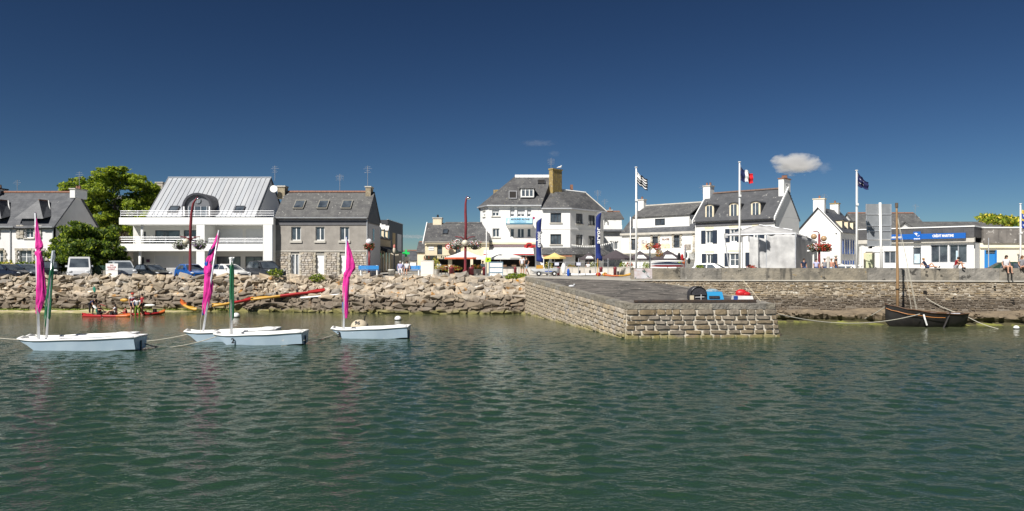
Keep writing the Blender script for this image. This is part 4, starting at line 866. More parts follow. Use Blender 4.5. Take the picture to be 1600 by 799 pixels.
chimney(t, X(677, 80), X(690.5, 80), 79.6, 80.8, zr - 1, Z(342, 80), CREAM, pots=1, pm=BLACKM)
MB().box(P_(666), P_(712), d - .45, d - .003, Z(406, d), Z(399.5, d)).build('shop_fascia', mat('green_black_fascia', (.03, .035, .03), .5), t)
text(t, 'BILITA', P_(692), d - .46, Z(402.6, d), .42, CREAM, sx=1.0, bold=.012)
MB().box(P_(669.5), P_(678), d - .04, d - .003, Z(391.5, d), Z(385.5, d)).build('menu_board', WPAINT, t); text(t, 'Crêperie', P_(673.7), d - .045, Z(388.5, d), .15, NAVYS)
s1 = MB(); s1.tube([(P_(701), d - .55, Z(386, d)), (P_(701), d - .42, Z(386, d))], .30, 20); s1.box(P_(701), P_(710), d - .5, d - .46, Z(389.5, d), Z(385.5, d)); ts_ = s1.build('hanging_sign', mat('sign_red', (.42, .03, .03), .5), t)
MB().tube([(P_(701), d - .57, Z(386, d)), (P_(701), d - .553, Z(386, d))], .2, 20).build('sign_ring', WPAINT, ts_); MB().tube([(P_(701), d - .59, Z(386, d)), (P_(701), d - .572, Z(386, d))], .1, 16).build('sign_centre', mat('sign_red', (.42, .03, .03)), ts_)

# ---- B6 tall white building in the centre
t = thing('white_corner_building', 'tall white three storey corner building with slate roofs and big ochre chimney in the centre', 'building', (0, 78, Q))
d = 78.0; P_ = lambda px: X(px, d); zE = Z(319.5, d); zE2 = Z(324, d)
PL, A0, A1, B1_, B2_ = (X(750.5, 80.4), 80.4), (P_(763), d), (P_(845), d), (P_(891), d), (X(943, 83.5), 83.5)
V1 = lambda a, c, e, f: (P_(a), P_(c), Z(f, d), Z(e, d))
opsA = [V1(769, 780, 323.5, 338), V1(797, 804, 322.5, 339), V1(808, 820, 322.5, 339), V1(823.5, 830, 322.5, 339), V1(769.5, 780.5, 357, 371), V1(797, 804, 357, 371), V1(808, 819.5, 357, 372), V1(823.5, 830, 357, 371), V1(755 + 10, 836, 400, 430)]
opsB = [V1(860, 877, 333, 348), V1(860, 877, 366, 382), V1(850, 858, 402, 430), V1(862, 880, 402, 430)]
b = MB(); wallh(b, A0[0], A1[0], Q, zE, d, .3, opsA); wallh(b, A1[0], B1_[0], Q, zE2, d - .01, .3, opsB)
b.zprism([(A0[0] + .3, d + .9), (B1_[0] - .5, d + .9), (B2_[0] - .9, 84), (B2_[0] - 2, 90), (PL[0] + .4, 90), (PL[0] + .4, 80.6)], Q, zE2 - .05)
b.zprism([(A0[0] + .3, d + .9), (A1[0] - .01, d + .9), (A1[0] - .01, 90), (PL[0] + .4, 90), (PL[0] + .4, 80.6)], zE2 - .04, zE - .01)
bwall = b.build('wall', WHITE, t)
def angled_wall(par, p0, p1, z0, z1, ops, m, nm='wall', th=.25):
    """wall standing from p0 to p1 with openings given in metres along it; returns a frame mapping"""
    dv = Vector((p1[0] - p0[0], p1[1] - p0[1])); L_ = dv.length; a = math.atan2(dv.y, dv.x); b = MB(); wallh(b, 0, L_, z0, z1, 0, th, ops)
    o = b.build(nm, m); o.parent = par; off = WORLD[par]; o.location = (p0[0] - off.x, p0[1] - off.y, -off.z); o.rotation_euler = (0, 0, a); return o, L_
wl, LL = angled_wall(t, PL, A0, Q, zE, [(1.0, 1.6, Z(329.5, 79.3), Z(325, 79.3)), (1.0, 1.6, Z(339, 79.3), Z(335, 79.3)), (.9, 1.7, Z(374, 79.3), Z(364, 79.3))], WHITE, 'left_wall')
for o_ in [(1.0, 1.6, Z(329.5, 79.3), Z(325, 79.3)), (1.0, 1.6, Z(339, 79.3), Z(335, 79.3)), (.9, 1.7, Z(374, 79.3), Z(364, 79.3))]: window(wl, *o_, 0, mull=0, sill=.08, name='side_window')
ow = [(1.15, 2.55, Z(350, 79.5), Z(334, 79.5)), (3.75, 5.2, Z(351.5, 81), Z(336, 81)), (1.15, 2.55, Z(383, 79.5), Z(367, 79.5)), (3.75, 5.2, Z(384, 81), Z(368.5, 81)), (1, 2, Q, 5.1), (3, 6, Q, 5.1)]
wr, LR = angled_wall(t, B1_, B2_, Q, zE2, ow, WHITE, 'right_wall')
for o_ in ow[:4]: window(wr, *o_, 0, mull=1, fm=ZINCD, name='side_window', sill=.08)
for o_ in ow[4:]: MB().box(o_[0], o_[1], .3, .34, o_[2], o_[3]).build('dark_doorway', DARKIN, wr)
# string courses
for zz in (Z(359, d),): MB().box(A1[0], B1_[0], d - .05, d - .012, zz, zz + .1).build('string_course', WHITE, t); MB().box(0, LR, -.05, -.002, zz, zz + .1).build('string_course', WHITE, wr)
for i, o_ in enumerate(opsA[:8]): window(t, *o_, d, mull=1 if i in (0, 2, 4, 6) else 0, sill=.1 if i in (0, 4) else None, blind=(.62 if i == 0 else .75 if i < 4 else 0), fw=.08)
for i, o_ in enumerate(opsB[:2]): window(t, *o_, d - .01, mull=2, fm=ZINCD, sill=.12)
for o_ in opsB[2:]: MB().box(o_[0], o_[1], d + .35, d + .4, o_[2], o_[3]).build('dark_doorway', DARKIN, t)
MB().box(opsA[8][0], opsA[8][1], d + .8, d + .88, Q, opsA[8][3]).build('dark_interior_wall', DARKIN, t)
# balcony with splayed underside
zb0, zb1 = Z(356.5, d), Z(351.5, d); b = MB(); b.hexa([(P_(795), d - .1, zb0), (P_(832), d - .1, zb0), (P_(832), d, zb0), (P_(795), d, zb0)], [(P_(790), d - 1.1, zb1), (P_(833), d - 1.1, zb1), (P_(833), d, zb1), (P_(790), d, zb1)])
b.box(P_(790), P_(833), d - 1.1, d - .95, zb1 + .002, Z(340, d) - .05); b.box(P_(790), P_(790) + .1, d - .948, d - .01, zb1 + .002, Z(341, d)); bal = b.build('balcony', WHITE, t)
bn = thing('banner', 'light blue sailing banner hung on the balcony of the tall white building', 'banner', (P_(811), d - 1.2, zb1)); dd = d - 1.2; bx0, bx1, bz0, bz1 = X(790.5, dd), X(832, dd), Z(351, dd), Z(340.3, dd)
MB().box(bx0, bx1, dd - .02, dd, bz0, bz1).build('cloth', mat('banner_sky_blue', (.25, .55, .75), .6, (.62, .80, .88), .8), bn)
MB().box(bx0, bx1, dd - .03, dd - .021, bz0, bz0 + .14).build('sea_print', mat('banner_sea', (.03, .14, .22), .6), bn)
text(bn, 'AROUND ALONE', (bx0 + bx1) / 2 + .1, dd - .03, bz1 - .2, .26, NAVYS, bold=.006); text(bn, 'Tour du monde à la voile', (bx0 + bx1) / 2 + .1, dd - .03, bz0 + .26, .13, NAVYS)
MB().face([(bx0 + .1, dd - .035, bz0 + .1), (bx0 + .42, dd - .035, bz0 + .1), (bx0 + .3, dd - .035, bz1 - .06)]).build('sail_print', WPAINT, bn)
t3 = MB().tube([(P_(833.5), d - 1.3, Z(342, d)), (P_(833.5), d - 1.2, Z(342, d))], .13, 14).build('round_marker', mat('magenta_disc', (.35, .02, .10), .5), bn)
# roofs
ov = .3; yr = 82.2; zr = Z(274.5, yr); RL, RR = (X(806, yr), yr), (X(863, yr), yr)
e0, e1_, e2_ = (A0[0] - .15, d - ov), (A1[0] + .05, d - ov), (PL[0] - .35, 80.6)
b = MB(); b.slab([(*e0, zE - .12), (*e1_, zE - .12), (*RR, zr), (*RL, zr)], .14); b.slab([(*e2_, zE - .12), (*e0, zE - .12), (*RL, zr)], .14); b.slab([(e2_[0], 88, zE - .12), (*e2_, zE - .12), (*RL, zr)], .14)
b.slab([(e1_[0], 88, zE), (e2_[0], 88, zE), (*RL, zr), (*RR, zr)], .14); b.build('main_roof', SLATE2, t)
ROOFG = 1
nr = 8
for i in range(nr): xx = RL[0] - .1 + (RR[0] - RL[0]) * i / nr; MB().xprism([(yr - .34, zr - .26), (yr - .12, zr + .06), (yr + .1, zr + .1), (yr + .3, zr - .2)], xx, xx + (RR[0] - RL[0]) / nr - .02).build('ridge_tile', WPAINT, t)
b = MB(); b.tube([(e0[0], e0[1], zE - .17), (e1_[0], e1_[1], zE - .17)], .08, 8); b.tube([(e0[0], e0[1], zE - .17), (e2_[0], e2_[1], zE - .17)], .08, 8); b.build('gutter', ZINC, t)
b = MB(); b.box(A0[0], A1[0], d - .14, d - .003, zE - .32, zE - .2); b.build('cornice', WHITE, t)
y2 = 81.4; z2 = Z(296, y2); S0, S1 = (X(864, y2), y2), (X(915, 84.5), 84.5); zS1 = Z(302, 84.5)
f0, f1, f2 = (A1[0] + .06, d - ov), (B1_[0] + .1, d - ov), (B2_[0] + .35, B2_[1] - .2); zz = zE2 - .12
b = MB(); b.slab([(*f0, zz), (*f1, zz), (*S0, z2)], .14); b.slab([(*f1, zz), (*f2, zz), (*S1, zS1), (*S0, z2)], .14); b.slab([(*f2, zz), (B2_[0] - 1, 90, zz), (*S1, zS1)], .14); b.slab([(B2_[0] - 1, 90, zz), (A1[0], 90, zz), (*S0, z2), (*S1, zS1)], .14)
b.build('side_roof', SLATE2, t); g_ = MB(); g_.face([(f0[0] - .02, f0[1] + .02, zz - .1), (S0[0] - .02, S0[1], z2 - .1), (RR[0] - .02, RR[1], zr - .1), (e1_[0] - .02, e1_[1] + .02, zE - .14)]); g_.face([(S0[0] - .02, S0[1], z2 - .1), (RR[0] - .02, 88, zE2), (RR[0] - .02, RR[1], zr - .1)]); g_.build('roof_gable', LEAD, t); MB().tube([(*S0, z2 + .05), (*S1, zS1 + .05)], .12, 6).build('side_ridge', WPAINT, t); MB().tube([(*S1, zS1 + .05), (*f2, zz + .06)], .07, 6).build('hip_ridge', CONC, t)
b = MB(); b.tube([(*f0, zz - .06), (*f1, zz - .06), (*f2, zz - .06)], .08, 8); b.build('side_gutter', ZINC, t)
# chimney turned like the side wing
OCH = mat('ochre_lichen_stone', (.42, .30, .09), .95, (.22, .17, .10), 3.5, .03, 9, spots=[((.5, .45, .32), 5, .62)])
c = thing('x', None, None) if 0 else None
def rbox(par, name, m, cx, cy, hx, hy, z0, z1, a, taper=0): 
    b = MB(); b.hexa([(-hx - taper, -hy - taper, 0), (hx + taper, -hy - taper, 0), (hx + taper, hy + taper, 0), (-hx - taper, hy + taper, 0)], [(-hx, -hy, z1 - z0), (hx, -hy, z1 - z0), (hx, hy, z1 - z0), (-hx, hy, z1 - z0)])
    o = b.build(name, m); o.parent = par; off = WORLD.get(par, Vector()); o.location = (cx - off.x, cy - off.y, z0 - off.z); o.rotation_euler = (0, 0, a)
    if par in WORLD: WORLD[o] = WORLD[par]
    return o
rbox(t, 'chimney', OCH, X(868, 81.3), 81.3, .28, .85, z2 - 1.2, Z(266.5, 81.3), R(-42)); rbox(t, 'chimney_cap', OCH, X(868, 81.3), 81.3, .34, .92, Z(266.5, 81.3) + .002, Z(264.5, 81.3), R(-42))
rbox(t, 'chimney_pot', TILE, X(893, 83.5), 83.5, .16, .2, zS1, Z(289, 83.5), 0); rbox(t, 'left_chimney', OCH, X(776, 87), 87, .4, .3, 10.5, Z(297, 87), 0)
sg = thing('seagull', 'white gull perched on the big ochre chimney', 'bird', (X(874.5, 81.3), 81.2, Z(264.3, 81.3))); gx, gz = X(874.5, 81.3), Z(264.3, 81.3)
MB().ball((gx, 81.2, gz + .2), (.2, .09, .09), 10, 6).ball((gx + .17, 81.2, gz + .36), (.07, .06, .06), 8, 6).tube([(gx + .12, 81.2, gz + .22), (gx + .17, 81.2, gz + .36)], .06, 6).tube([(gx - .1, 81.2, gz + .2), (gx - .34, 81.2, gz + .14)], [.07, .02], 6).build('body', WPAINT, sg, True)
MB().tube([(gx + .02, 81.2, gz), (gx + .02, 81.2, gz + .15)], .012, 5).build('leg', TILE, sg)
antenna('grid aerial strapped to the big ochre chimney', 861, 81, 247, 282, 6, True); antenna('thin mesh aerial behind the right slope of the central roof', 934, 84, 297, 322, 5, True); antenna('small aerial on the low roof right of the central building', 945, 84, 311, 330, 3)
# main dormer and skylights
yf = d + .55; k = lambda y: zE - .12 + (y - (d - ov)) * (zr - zE + .12) / (yr - d + ov); dx0, dx1 = X(813.5, yf), X(834.5, yf)
dm = MB().box(dx0, dx1, yf, yf + 2.2, Z(309, yf), Z(295, yf)).build('dormer', WHITE, t); m_ = (dx0 + dx1) / 2
b = MB(); zt_ = Z(294.6, yf); za_ = Z(279, yf + .9); b.slab([(dx0 - .15, yf - .15, zt_), (dx1 + .15, yf - .15, zt_), (m_, yf + .9, za_)], .08); b.slab([(dx1 + .15, yf - .15, zt_), (dx1 + .15, yf + 2, zt_), (m_, yf + 3, za_), (m_, yf + .9, za_)], .08); b.slab([(dx0 - .15, yf + 2, zt_), (dx0 - .15, yf - .15, zt_), (m_, yf + .9, za_), (m_, yf + 3, za_)], .08)
b.build('dormer_roof', SLATE2, dm); MB().box(dx1 + .002, dx1 + .04, yf + .12, yf + 2, Z(308, yf), Z(295.4, yf)).build('dormer_cheek', LEAD, dm)
for i in range(3): a_ = dx0 + .1 + i * (dx1 - dx0 - .16) / 3; MB().box(a_ + .06, a_ + .36, yf - .02, yf - .004, Z(306.5, yf), Z(297.5, yf)).build('pane', GLASS, dm)
b = MB()
for i in range(4): a_ = dx0 + .1 + i * (dx1 - dx0 - .2) / 3; b.box(a_ - .05, a_ + .05, yf - .05, yf - .022, Z(308, yf), Z(296.5, yf))
b.box(dx0 + .05, dx1 - .05, yf - .06, yf - .021, Z(308.5, yf), Z(306.8, yf)); b.build('dormer_frame', WPAINT, dm)
skylight(t, X(795, d + .9), X(807.5, d + .9), d + .5, k(d + .5), d + 1.65, k(d + 1.65), m=ALU, gm=DARKIN, off=.1); skylight(t, X(840, d + 3.1), X(852, d + 3.1), d + 2.85, k(d + 2.85), d + 3.4, k(d + 3.4), m=LEAD, gm=DARKIN, off=.08)
# ground floor: fascia, red signs, awnings, skirt roof
MB().box(A0[0], A1[0], d - .35, d - .15, Z(382, d), Z(379, d)).build('stone_ledge', CREAM, t)
MB().box(A0[0] + .2, A1[0] - .6, d - .3, d - .151, Z(386, d), Z(382.3, d)).build('shop_fascia', mat('plum_grey_fascia', (.20, .15, .16), .6), t); MB().box(P_(819), P_(840), d - .42, d - .31, Z(387, d), Z(383.5, d)).build('red_fascia', mat('sign_red', (.42, .03, .03)), t)
lb = MB(); 
for k_ in range(20):
    a, c_ = 2 * math.pi * k_ / 20, 2 * math.pi * (k_ + 1) / 20
    lb.hexa([(P_(826.5) + .25 * math.cos(a), d - .6, Z(385, d) + .25 * math.sin(a)), (P_(826.5) + .25 * math.cos(c_), d - .6, Z(385, d) + .25 * math.sin(c_)), (P_(826.5) + .25 * math.cos(c_), d - .45, Z(385, d) + .25 * math.sin(c_)), (P_(826.5) + .25 * math.cos(a), d - .45, Z(385, d) + .25 * math.sin(a))],
            [(P_(826.5) + .4 * math.cos(a), d - .6, Z(385, d) + .4 * math.sin(a)), (P_(826.5) + .4 * math.cos(c_), d - .6, Z(385, d) + .4 * math.sin(c_)), (P_(826.5) + .4 * math.cos(c_), d - .45, Z(385, d) + .4 * math.sin(c_)), (P_(826.5) + .4 * math.cos(a), d - .45, Z(385, d) + .4 * math.sin(a))])
lb.build('lifebuoy_sign', mat('sign_red', (.42, .03, .03)), None, label='red lifebuoy shaped sign above the white awning of the central building', cat='sign')
aw = MB(); cols_ = [2, 0, 0, 1, 0, 0, 2, 0]
ya0, ya1, zA0, zA1 = d - .3, d - 2.6, Z(387, d), Z(397, d - 2.4)
for i in range(24):
    f, g = (i // 3 + (0, .62, .8)[i % 3]) / 8, (i // 3 + (.62, .8, 1)[i % 3]) / 8; aw.face([(P_(757), ya0 + (ya1 - ya0) * f, zA0 + (zA1 - zA0) * f), (P_(833), ya0 + (ya1 - ya0) * f, zA0 + (zA1 - zA0) * f), (P_(833), ya0 + (ya1 - ya0) * g, zA0 + (zA1 - zA0) * g), (P_(757), ya0 + (ya1 - ya0) * g, zA0 + (zA1 - zA0) * g)], (0 if i % 3 != 1 else cols_[i // 3]))
aw.box(P_(757), P_(833), ya1 - .03, ya1, zA1 - .12, zA1, 1); aw.build('striped_awning', [WPAINT, mat('awning_red', (.45, .04, .04), .7), mat('awning_grey', (.3, .3, .3), .7)], t)
b = MB(); sk0, sk1 = Z(387, d), Z(397.5, d - .9); b.slab([(P_(846), d - 1.0, sk1), (P_(892) + .6, d - 1.0, sk1), (P_(892), d - .05, sk0), (P_(846), d - .05, sk0)], .1); b.build('skirt_roof', SLATE2, t)
b = MB(); b.slab([(-.4, -1.0, sk1 + .003), (LR + .6, -1.0, sk1 + .003), (LR, -.02, sk0), (0, -.02, sk0)], .1); b.build('side_skirt_roof', SLATE2, wr); MB().box(-.2, LR + .4, -.9, -.8, sk1 - .35, sk1 - .1).build('dark_valance', LEAD, wr)
MB().box(P_(847), P_(893), d - .9, d - .85, sk1 - .28, sk1 - .09).build('shop_fascia', mat('rusty_red_fascia', (.28, .12, .07), .7), t)

# ---- B7 small white houses between the tall building and the long white row
d = 90.0
t = thing('terraced_house', 'narrow white house with pale speckled roof squeezed beside the central building', 'house', (X(958, d), d, Q)); P_ = lambda px: X(px, d)
b = MB(); wallh(b, P_(940), P_(972), Q, Z(352, d), d, .3, [(P_(944), P_(949), Z(352, d) - .01, Z(343, d)), (P_(953), P_(966), Z(390, d), Z(377, d))]); b.box(P_(940), P_(972), d + .31, d + 7, Q, Z(344, d)); b.build('wall', WHITE, t)
b = MB(); b.box(P_(944), P_(972), d + .6, d + 1, Z(352, d), Z(341, d)); b.build('attic_wall', WHITE, t)
MB().slab([(P_(940), d + .4, Z(341.5, d)), (P_(976), d + .4, Z(341.5, d)), (P_(976), d + 4, Z(331, d + 4)), (P_(940), d + 4, Z(331, d + 4))], .15).build('roof', SLATE3, t); MB().slab([(P_(940), d - .5, Z(362, d)), (P_(972), d - .5, Z(362, d)), (P_(972), d + .6, Z(354, d)), (P_(940), d + .6, Z(354, d))], .12).build('lower_roof', SLATE, t)
ridge_tiles(t, P_(942), P_(976), d + 4, Z(331, d + 4) + .02, n=6); window(t, P_(953), P_(966), Z(390, d), Z(377, d), d, mull=1, gm=GLASSB); chimney(t, P_(957), P_(957) + .5, d + 3.8, d + 4.3, Z(331, d), Z(326, d), TILE, pots=1); MB().box(P_(940.5), P_(947), d + .35, d + .55, Z(354, d), Z(343, d)).build('dark_window', GLASS, t)

# ---- right hand row, walls turned to face left
GD = Vector((.72, -.70)); GDn = Vector((-.70, -.72)).normalized()      # along the facades (towards the viewer), and outward normal
ang = math.atan2(-.70, .72)
def row_thing(name, label, cat, px, d): 
    x = X(px, d); t = thing(name, label, cat, (x, d, 0), ang, world=False); return t
def lx(px, p0): # metres along a facade from its left end p0 at image column px
    k = (px - 800) / F; return (k * p0[1] - p0[0]) / (GD.x - k * GD.y)
def lz(py, p0, s): return Z(py, p0[1] + GD.y * s)
# B8 long white house: local x 0..L8, local y = depth
p8 = (13.3, 85.2); t = thing('long_white_house', 'long white restaurant building with attic storey and speckled slate mansard roof', 'house', (*p8, 0), ang, world=False); L8 = 9.95
f = lambda px: lx(px, p8)
def op8(a, c, e, g): s = (f(a) + f(c)) / 2; return (f(a), f(c), lz(g, p8, s), lz(e, p8, s))
o8 = [op8(986, 994.5, 373, 391), op8(1019, 1028.5, 370, 388.5), op8(1052.5, 1062.5, 367.5, 387.5)]
zc8 = 7.35; b = MB(); wallh(b, 0, L8, Q, zc8, 0, .3, o8); b.box(0, L8, .31, 7, Q, zc8 - .01); b.build('wall', WHITE2, t)
for o_ in o8: window(t, *o_, 0, mull=1, fm=ZINCD, bars=1)
for o_ in o8:
    for xx in (o_[0] - .2, o_[1] + .02):
        for r_ in range(6): place(USTONE[r_], 'quoin_stone', t, (xx + .09 + (.05 if r_ % 2 else 0), -.02, o_[2] + .13 + r_ * .26), (0, 0, 0), (.3 if r_ % 2 else .2, .1, .25))
for r_ in range(10): place(USTONE[r_ % 10], 'quoin_stone', t, (L8 - .25 + (.05 if r_ % 2 else 0), -.02, 4.4 + r_ * .29), (0, 0, 0), (.4 if r_ % 2 else .28, .1, .28))
MB().box(-.1, L8 + .02, -.28, -.002, zc8 - .12, zc8 + .12).build('cornice', CONC, t)
MB().slab([(-.1, -.2, zc8 + .12), (L8, -.2, zc8 + .12), (L8, .7, zc8 + .75), (-.1, .7, zc8 + .75)], .1).build('lower_slate_band', SLATE, t)
oa = (f(1018), f(1034), zc8 + .95, zc8 + 1.75)
b = MB(); wallh(b, 1.1, L8 - 1.2, zc8 + .6, zc8 + 2.05, .72, .25, [oa]); b.box(1.1, L8 - 1.2, .98, 4, zc8 + .5, zc8 + 2.04); b.build('attic_wall', WHITE2, t); window(t, *oa, .72, mull=1, fm=ZINCD, rec=.08)
MB().slab([(1.0, .55, zc8 + 2.05), (L8 - 1.1, .55, zc8 + 2.05), (L8 - 1.1, 3.6, zc8 + 3.6), (1.0, 3.6, zc8 + 3.6)], .12).build('roof', SLATE3, t)
MB().slab([(L8 - 1.1, -.1, zc8 + .15), (L8, -.1, zc8 + .15), (L8, 3.6, zc8 + 3.6), (L8 - 1.1, 3.6, zc8 + 3.6)], .12).build('roof_end', SLATE, t); MB().slab([(-.1, .0, zc8 + .3), (1.0, .0, zc8 + .3), (1.0, 3.6, zc8 + 3.6), (.2, 3.6, zc8 + 3.5)], .12).build('roof_start', SLATE2, t)
MB().slab([(0, 3.61, zc8 + 3.6), (L8, 3.61, zc8 + 3.6), (L8, 7.2, zc8), (0, 7.2, zc8)], .12).build('rear_roof', SLATE, t); MB().box(.2, L8, 3.5, 3.72, zc8 + 3.58, zc8 + 3.72).build('ridge', CONC, t)
chimney(t, .3, 1.1, 3.0, 3.6, zc8 + 2, zc8 + 4.3, WHITE2, pots=1)
for k_, (a, c_, e, g) in enumerate(((1001, 1012, 374, 391), (1033, 1048, 372, 388.5))):
    o_ = op8(a, c_, e, g); zm_ = (o_[2] + o_[3]) / 2
    m1 = MB().box(o_[0], o_[1], -.02, -.003, o_[2], zm_ - (.1 if k_ else -.1)).build('mural', mat('mural_orange', (.70, .42, .25), .8, (.80, .72, .6), 3.5), t, label='faded orange painted mural panel')
    MB().box(o_[0] + .1, o_[1] - .1, -.025, -.004, zm_ + (-.08 if k_ else .12), o_[3] - (.35 if k_ else .1)).build('mural_figure', mat('mural_blue', (.45, .50, .58), .8, (.75, .70, .62), 4) if k_ else mat('mural_dark', (.12, .13, .16), .8, (.75, .7, .65), 3), m1)
    if k_: text(t, 'GLACES', (o_[0] + o_[1]) / 2, -.03, o_[3] - .17, .28, TILE, bold=.01)
MB().box(-1, L8 + .0, -.9, -.03, Z(397, 82), Z(395, 82)).build('awning_box', CONC, t); b = MB().box(L8 - 2.2, L8 - .1, -1.4, -.04, 4.3, 5.0); b.build('shop_porch', WPAINT, t)
rbox_ = MB().box(L8 - 1.35, L8 - .6, -.12, -.004, lz(390, p8, L8 - 1), lz(382, p8, L8 - 1)).build('shop_sign', mat('dark_print', (.10, .09, .08), .6, (.5, .45, .4), 8), t)
# B9 white house with shutters and three dormers
p9 = (20.35, 78.25); t = thing('shuttered_white_house', 'white house with dark blue shutters and three arched dormers facing the quay', 'house', (*p9, 0), ang, world=False); L9 = 9.05; f = lambda px: lx(px, p9)
def op9(a, c, e, g): s = (f(a) + f(c)) / 2; return (f(a), f(c), lz(g, p9, s), lz(e, p9, s))
o9 = [op9(1103, 1113.5, 360.5, 380.5), op9(1141, 1151.5, 358, 378), op9(1104, 1114, 397, 418), op9(1140, 1156, 396, 416), op9(1178, 1187, 356, 377), op9(1173, 1183, 395, 416)]
ze9 = 8.72; b = MB(); wallh(b, 0, L9, Q, ze9, 0, .3, o9); b.box(0, L9, .31, 6.2, Q, ze9 - .01); b.xprism([(0, ze9), (6.2, ze9), (3.1, ze9 + 3.0)], L9 - .3, L9 - .001); b.xprism([(0, ze9), (6.2, ze9), (3.1, ze9 + 3.0)], .001, .3); b.build('wall', WHITE2, t)
for i, o_ in enumerate(o9):
    wn = window(t, *o_, 0, mull=1, bars=1 if i == 3 else 0, sill=None)
    for s0, s1 in ((o_[0] - .55, o_[0] - .03), (o_[1] + .03, o_[1] + .55)):
        if i == 3 and s0 > o_[1]: continue
        MB().box(s0, s1, -.06, -.004, o_[2] - .02, o_[3] + .02).build('shutter', NAVYS, t)
    MB().box(o_[0] - .15, o_[1] + .15, -.03, -.003, o_[3] + .16, o_[3] + .38).build('lintel', CREAM, t)
MB().slab([(-.12, -.25, ze9 - .24), (L9 + .05, -.25, ze9 - .24), (L9 + .05, 3.1, ze9 + 3.1), (-.12, 3.1, ze9 + 3.1)], .14).build('roof', SLATE3 if 0 else mat('dark_streaked_slate', (.10, .103, .11), .6, (.07, .073, .08), 1.5, .012, 12, brick=(.34, .2, .75), streak=((.5, .49, .46), (2.6, 2.6, .5), .63)), t)
MB().slab([(-.12, 3.101, ze9 + 3.1), (L9 + .05, 3.101, ze9 + 3.1), (L9 + .05, 6.45, ze9 - .2), (-.12, 6.45, ze9 - .2)], .14).build('rear_roof', SLATE, t)
for xx, nm in ((L9 + .05, 'verge'), (-.24, 'verge')): MB().xprism([(-.3, ze9 - .42), (3.1, ze9 + 2.92), (3.1, ze9 + 3.24), (-.3, ze9 - .1)], xx, xx + .12).build(nm, WPAINT, t)
ridge_tiles(t, .6, L9 - .6, 3.1, ze9 + 3.12, mat('dull_brown_ridge', (.15, .105, .085), .85), n=14); gutter(t, 0, L9, -.32, ze9 - .28, ZINCD); MB().box(0, L9, -.12, -.003, ze9 - .75, ze9 - .42).build('eaves_band', mat('dark_grey_fascia', (.13, .13, .14)), t); pipe(t, .1, -.08, Q, ze9 - .4, WPAINT)
chimney(t, -.4, .45, 2.5, 3.5, ze9 + 2, ze9 + 3.9, WHITE2, pots=2); chimney(t, L9 - .55, L9 + .0, 2.2, 3.9, ze9 + 1.6, ze9 + 4.0, WHITE2, cap=TILE, pots=3)
b = MB()
for i in range(14): zz = ze9 - .3 + i * .28; yy = 6.2 - (i * .28) * 3.1 / 3.4; b.box(L9 + .001, L9 + .04, yy - .02, yy + .14, zz, zz + .17)
b.build('stepped_brick_edge', LEAD, t)
for pa, pb in ((1101, 1112), (1139, 1150), (1173, 1185)):
    a, c_ = f(pa), f(pb) ; a -= .05; c_ = a + 1.0; yy = .25; zb_ = ze9 + .12; zt_ = zb_ + 1.3
    n_ = 10; arc_ = [(a + (c_ - a) / 2 - (c_ - a) / 2 * math.cos(math.pi * i / n_), zt_ + .22 * math.sin(math.pi * i / n_)) for i in range(n_ + 1)]
    b = MB(); b.prism([(a, zb_), (c_, zb_)] + arc_[::-1], yy, yy + 1.9); dm = b.build('dormer', CREAM, t)
    b = MB(); arc2 = [(x + (x - (a + c_) / 2) * .14, z + .07) for x, z in arc_]; 
    for i in range(n_): b.hexa([(arc_[i][0], yy - .1, arc_[i][1]), (arc_[i + 1][0], yy - .1, arc_[i + 1][1]), (arc_[i + 1][0], yy + 2, arc_[i + 1][1]), (arc_[i][0], yy + 2, arc_[i][1])], [(arc2[i][0], yy - .1, arc2[i][1]), (arc2[i + 1][0], yy - .1, arc2[i + 1][1]), (arc2[i + 1][0], yy + 2, arc2[i + 1][1]), (arc2[i][0], yy + 2, arc2[i][1])])
    b.build('dormer_roof', LEAD, dm); MB().box(c_ + .001, c_ + .03, yy + .15, yy + 1.9, zb_, zt_).build('dormer_cheek', LEAD, dm)
    MB().box(a + .17, c_ - .17, yy - .02, yy - .003, zb_ + .12, zt_ + .05).build('pane', GLASS, dm); b = MB(); xm = (a + c_) / 2; b.box(xm - .03, xm + .03, yy - .04, yy - .021, zb_ + .12, zt_ + .05); b.build('mullion', WPAINT, dm)
antenna('crossed aerial on the left chimney of the shuttered white house', 1098, 78, 289, 303, 3)
# B10 small gabled house, gable turned towards the left front
pg = (39.2, 84.0); ga = math.atan2(-.64, .77); gx0 = (pg[0] - .77 * 5.0, pg[1] + .64 * 5.0)
t = thing('gabled_cottage', 'white gabled cottage with bright blue shutters on its shaded right side', 'house', (*gx0, 0), ga, world=False)
ze10, za10 = 7.85, 10.6; b = MB(); b.prism([(0, Q), (5, Q), (5, ze10), (2.5, za10), (0, ze10)], 0, 9.0); b.build('wall', WHITE2, t)
for sg_, xa in ((1, 5.0), (-1, 0.0)):
    e = (xa + sg_ * .25, ze10 - .27); r_ = (2.5, za10 + .12)
    P4 = [(e[0], -.1, e[1]), (e[0], 9.1, e[1]), (r_[0], 9.1, r_[1]), (r_[0], -.1, r_[1])]; P4 = P4 if sg_ > 0 else P4[::-1]; MB().slab(P4, .13).build('roof', SLATE, t)
    MB().tube([(e[0], -.13, e[1] - .03), (r_[0], -.13, r_[1] - .03)], .06, 6).build('verge', WPAINT if sg_ > 0 else LEAD, t)
chimney(t, 1.85, 3.15, .05, .75, za10 - .9, za10 + 1.05, WHITE2, cap=CREAM, pots=1); chimney(t, 2.0, 3.0, 6.6, 7.4, za10 - .9, za10 + .9, WHITE2, cap=OCH, pots=1)
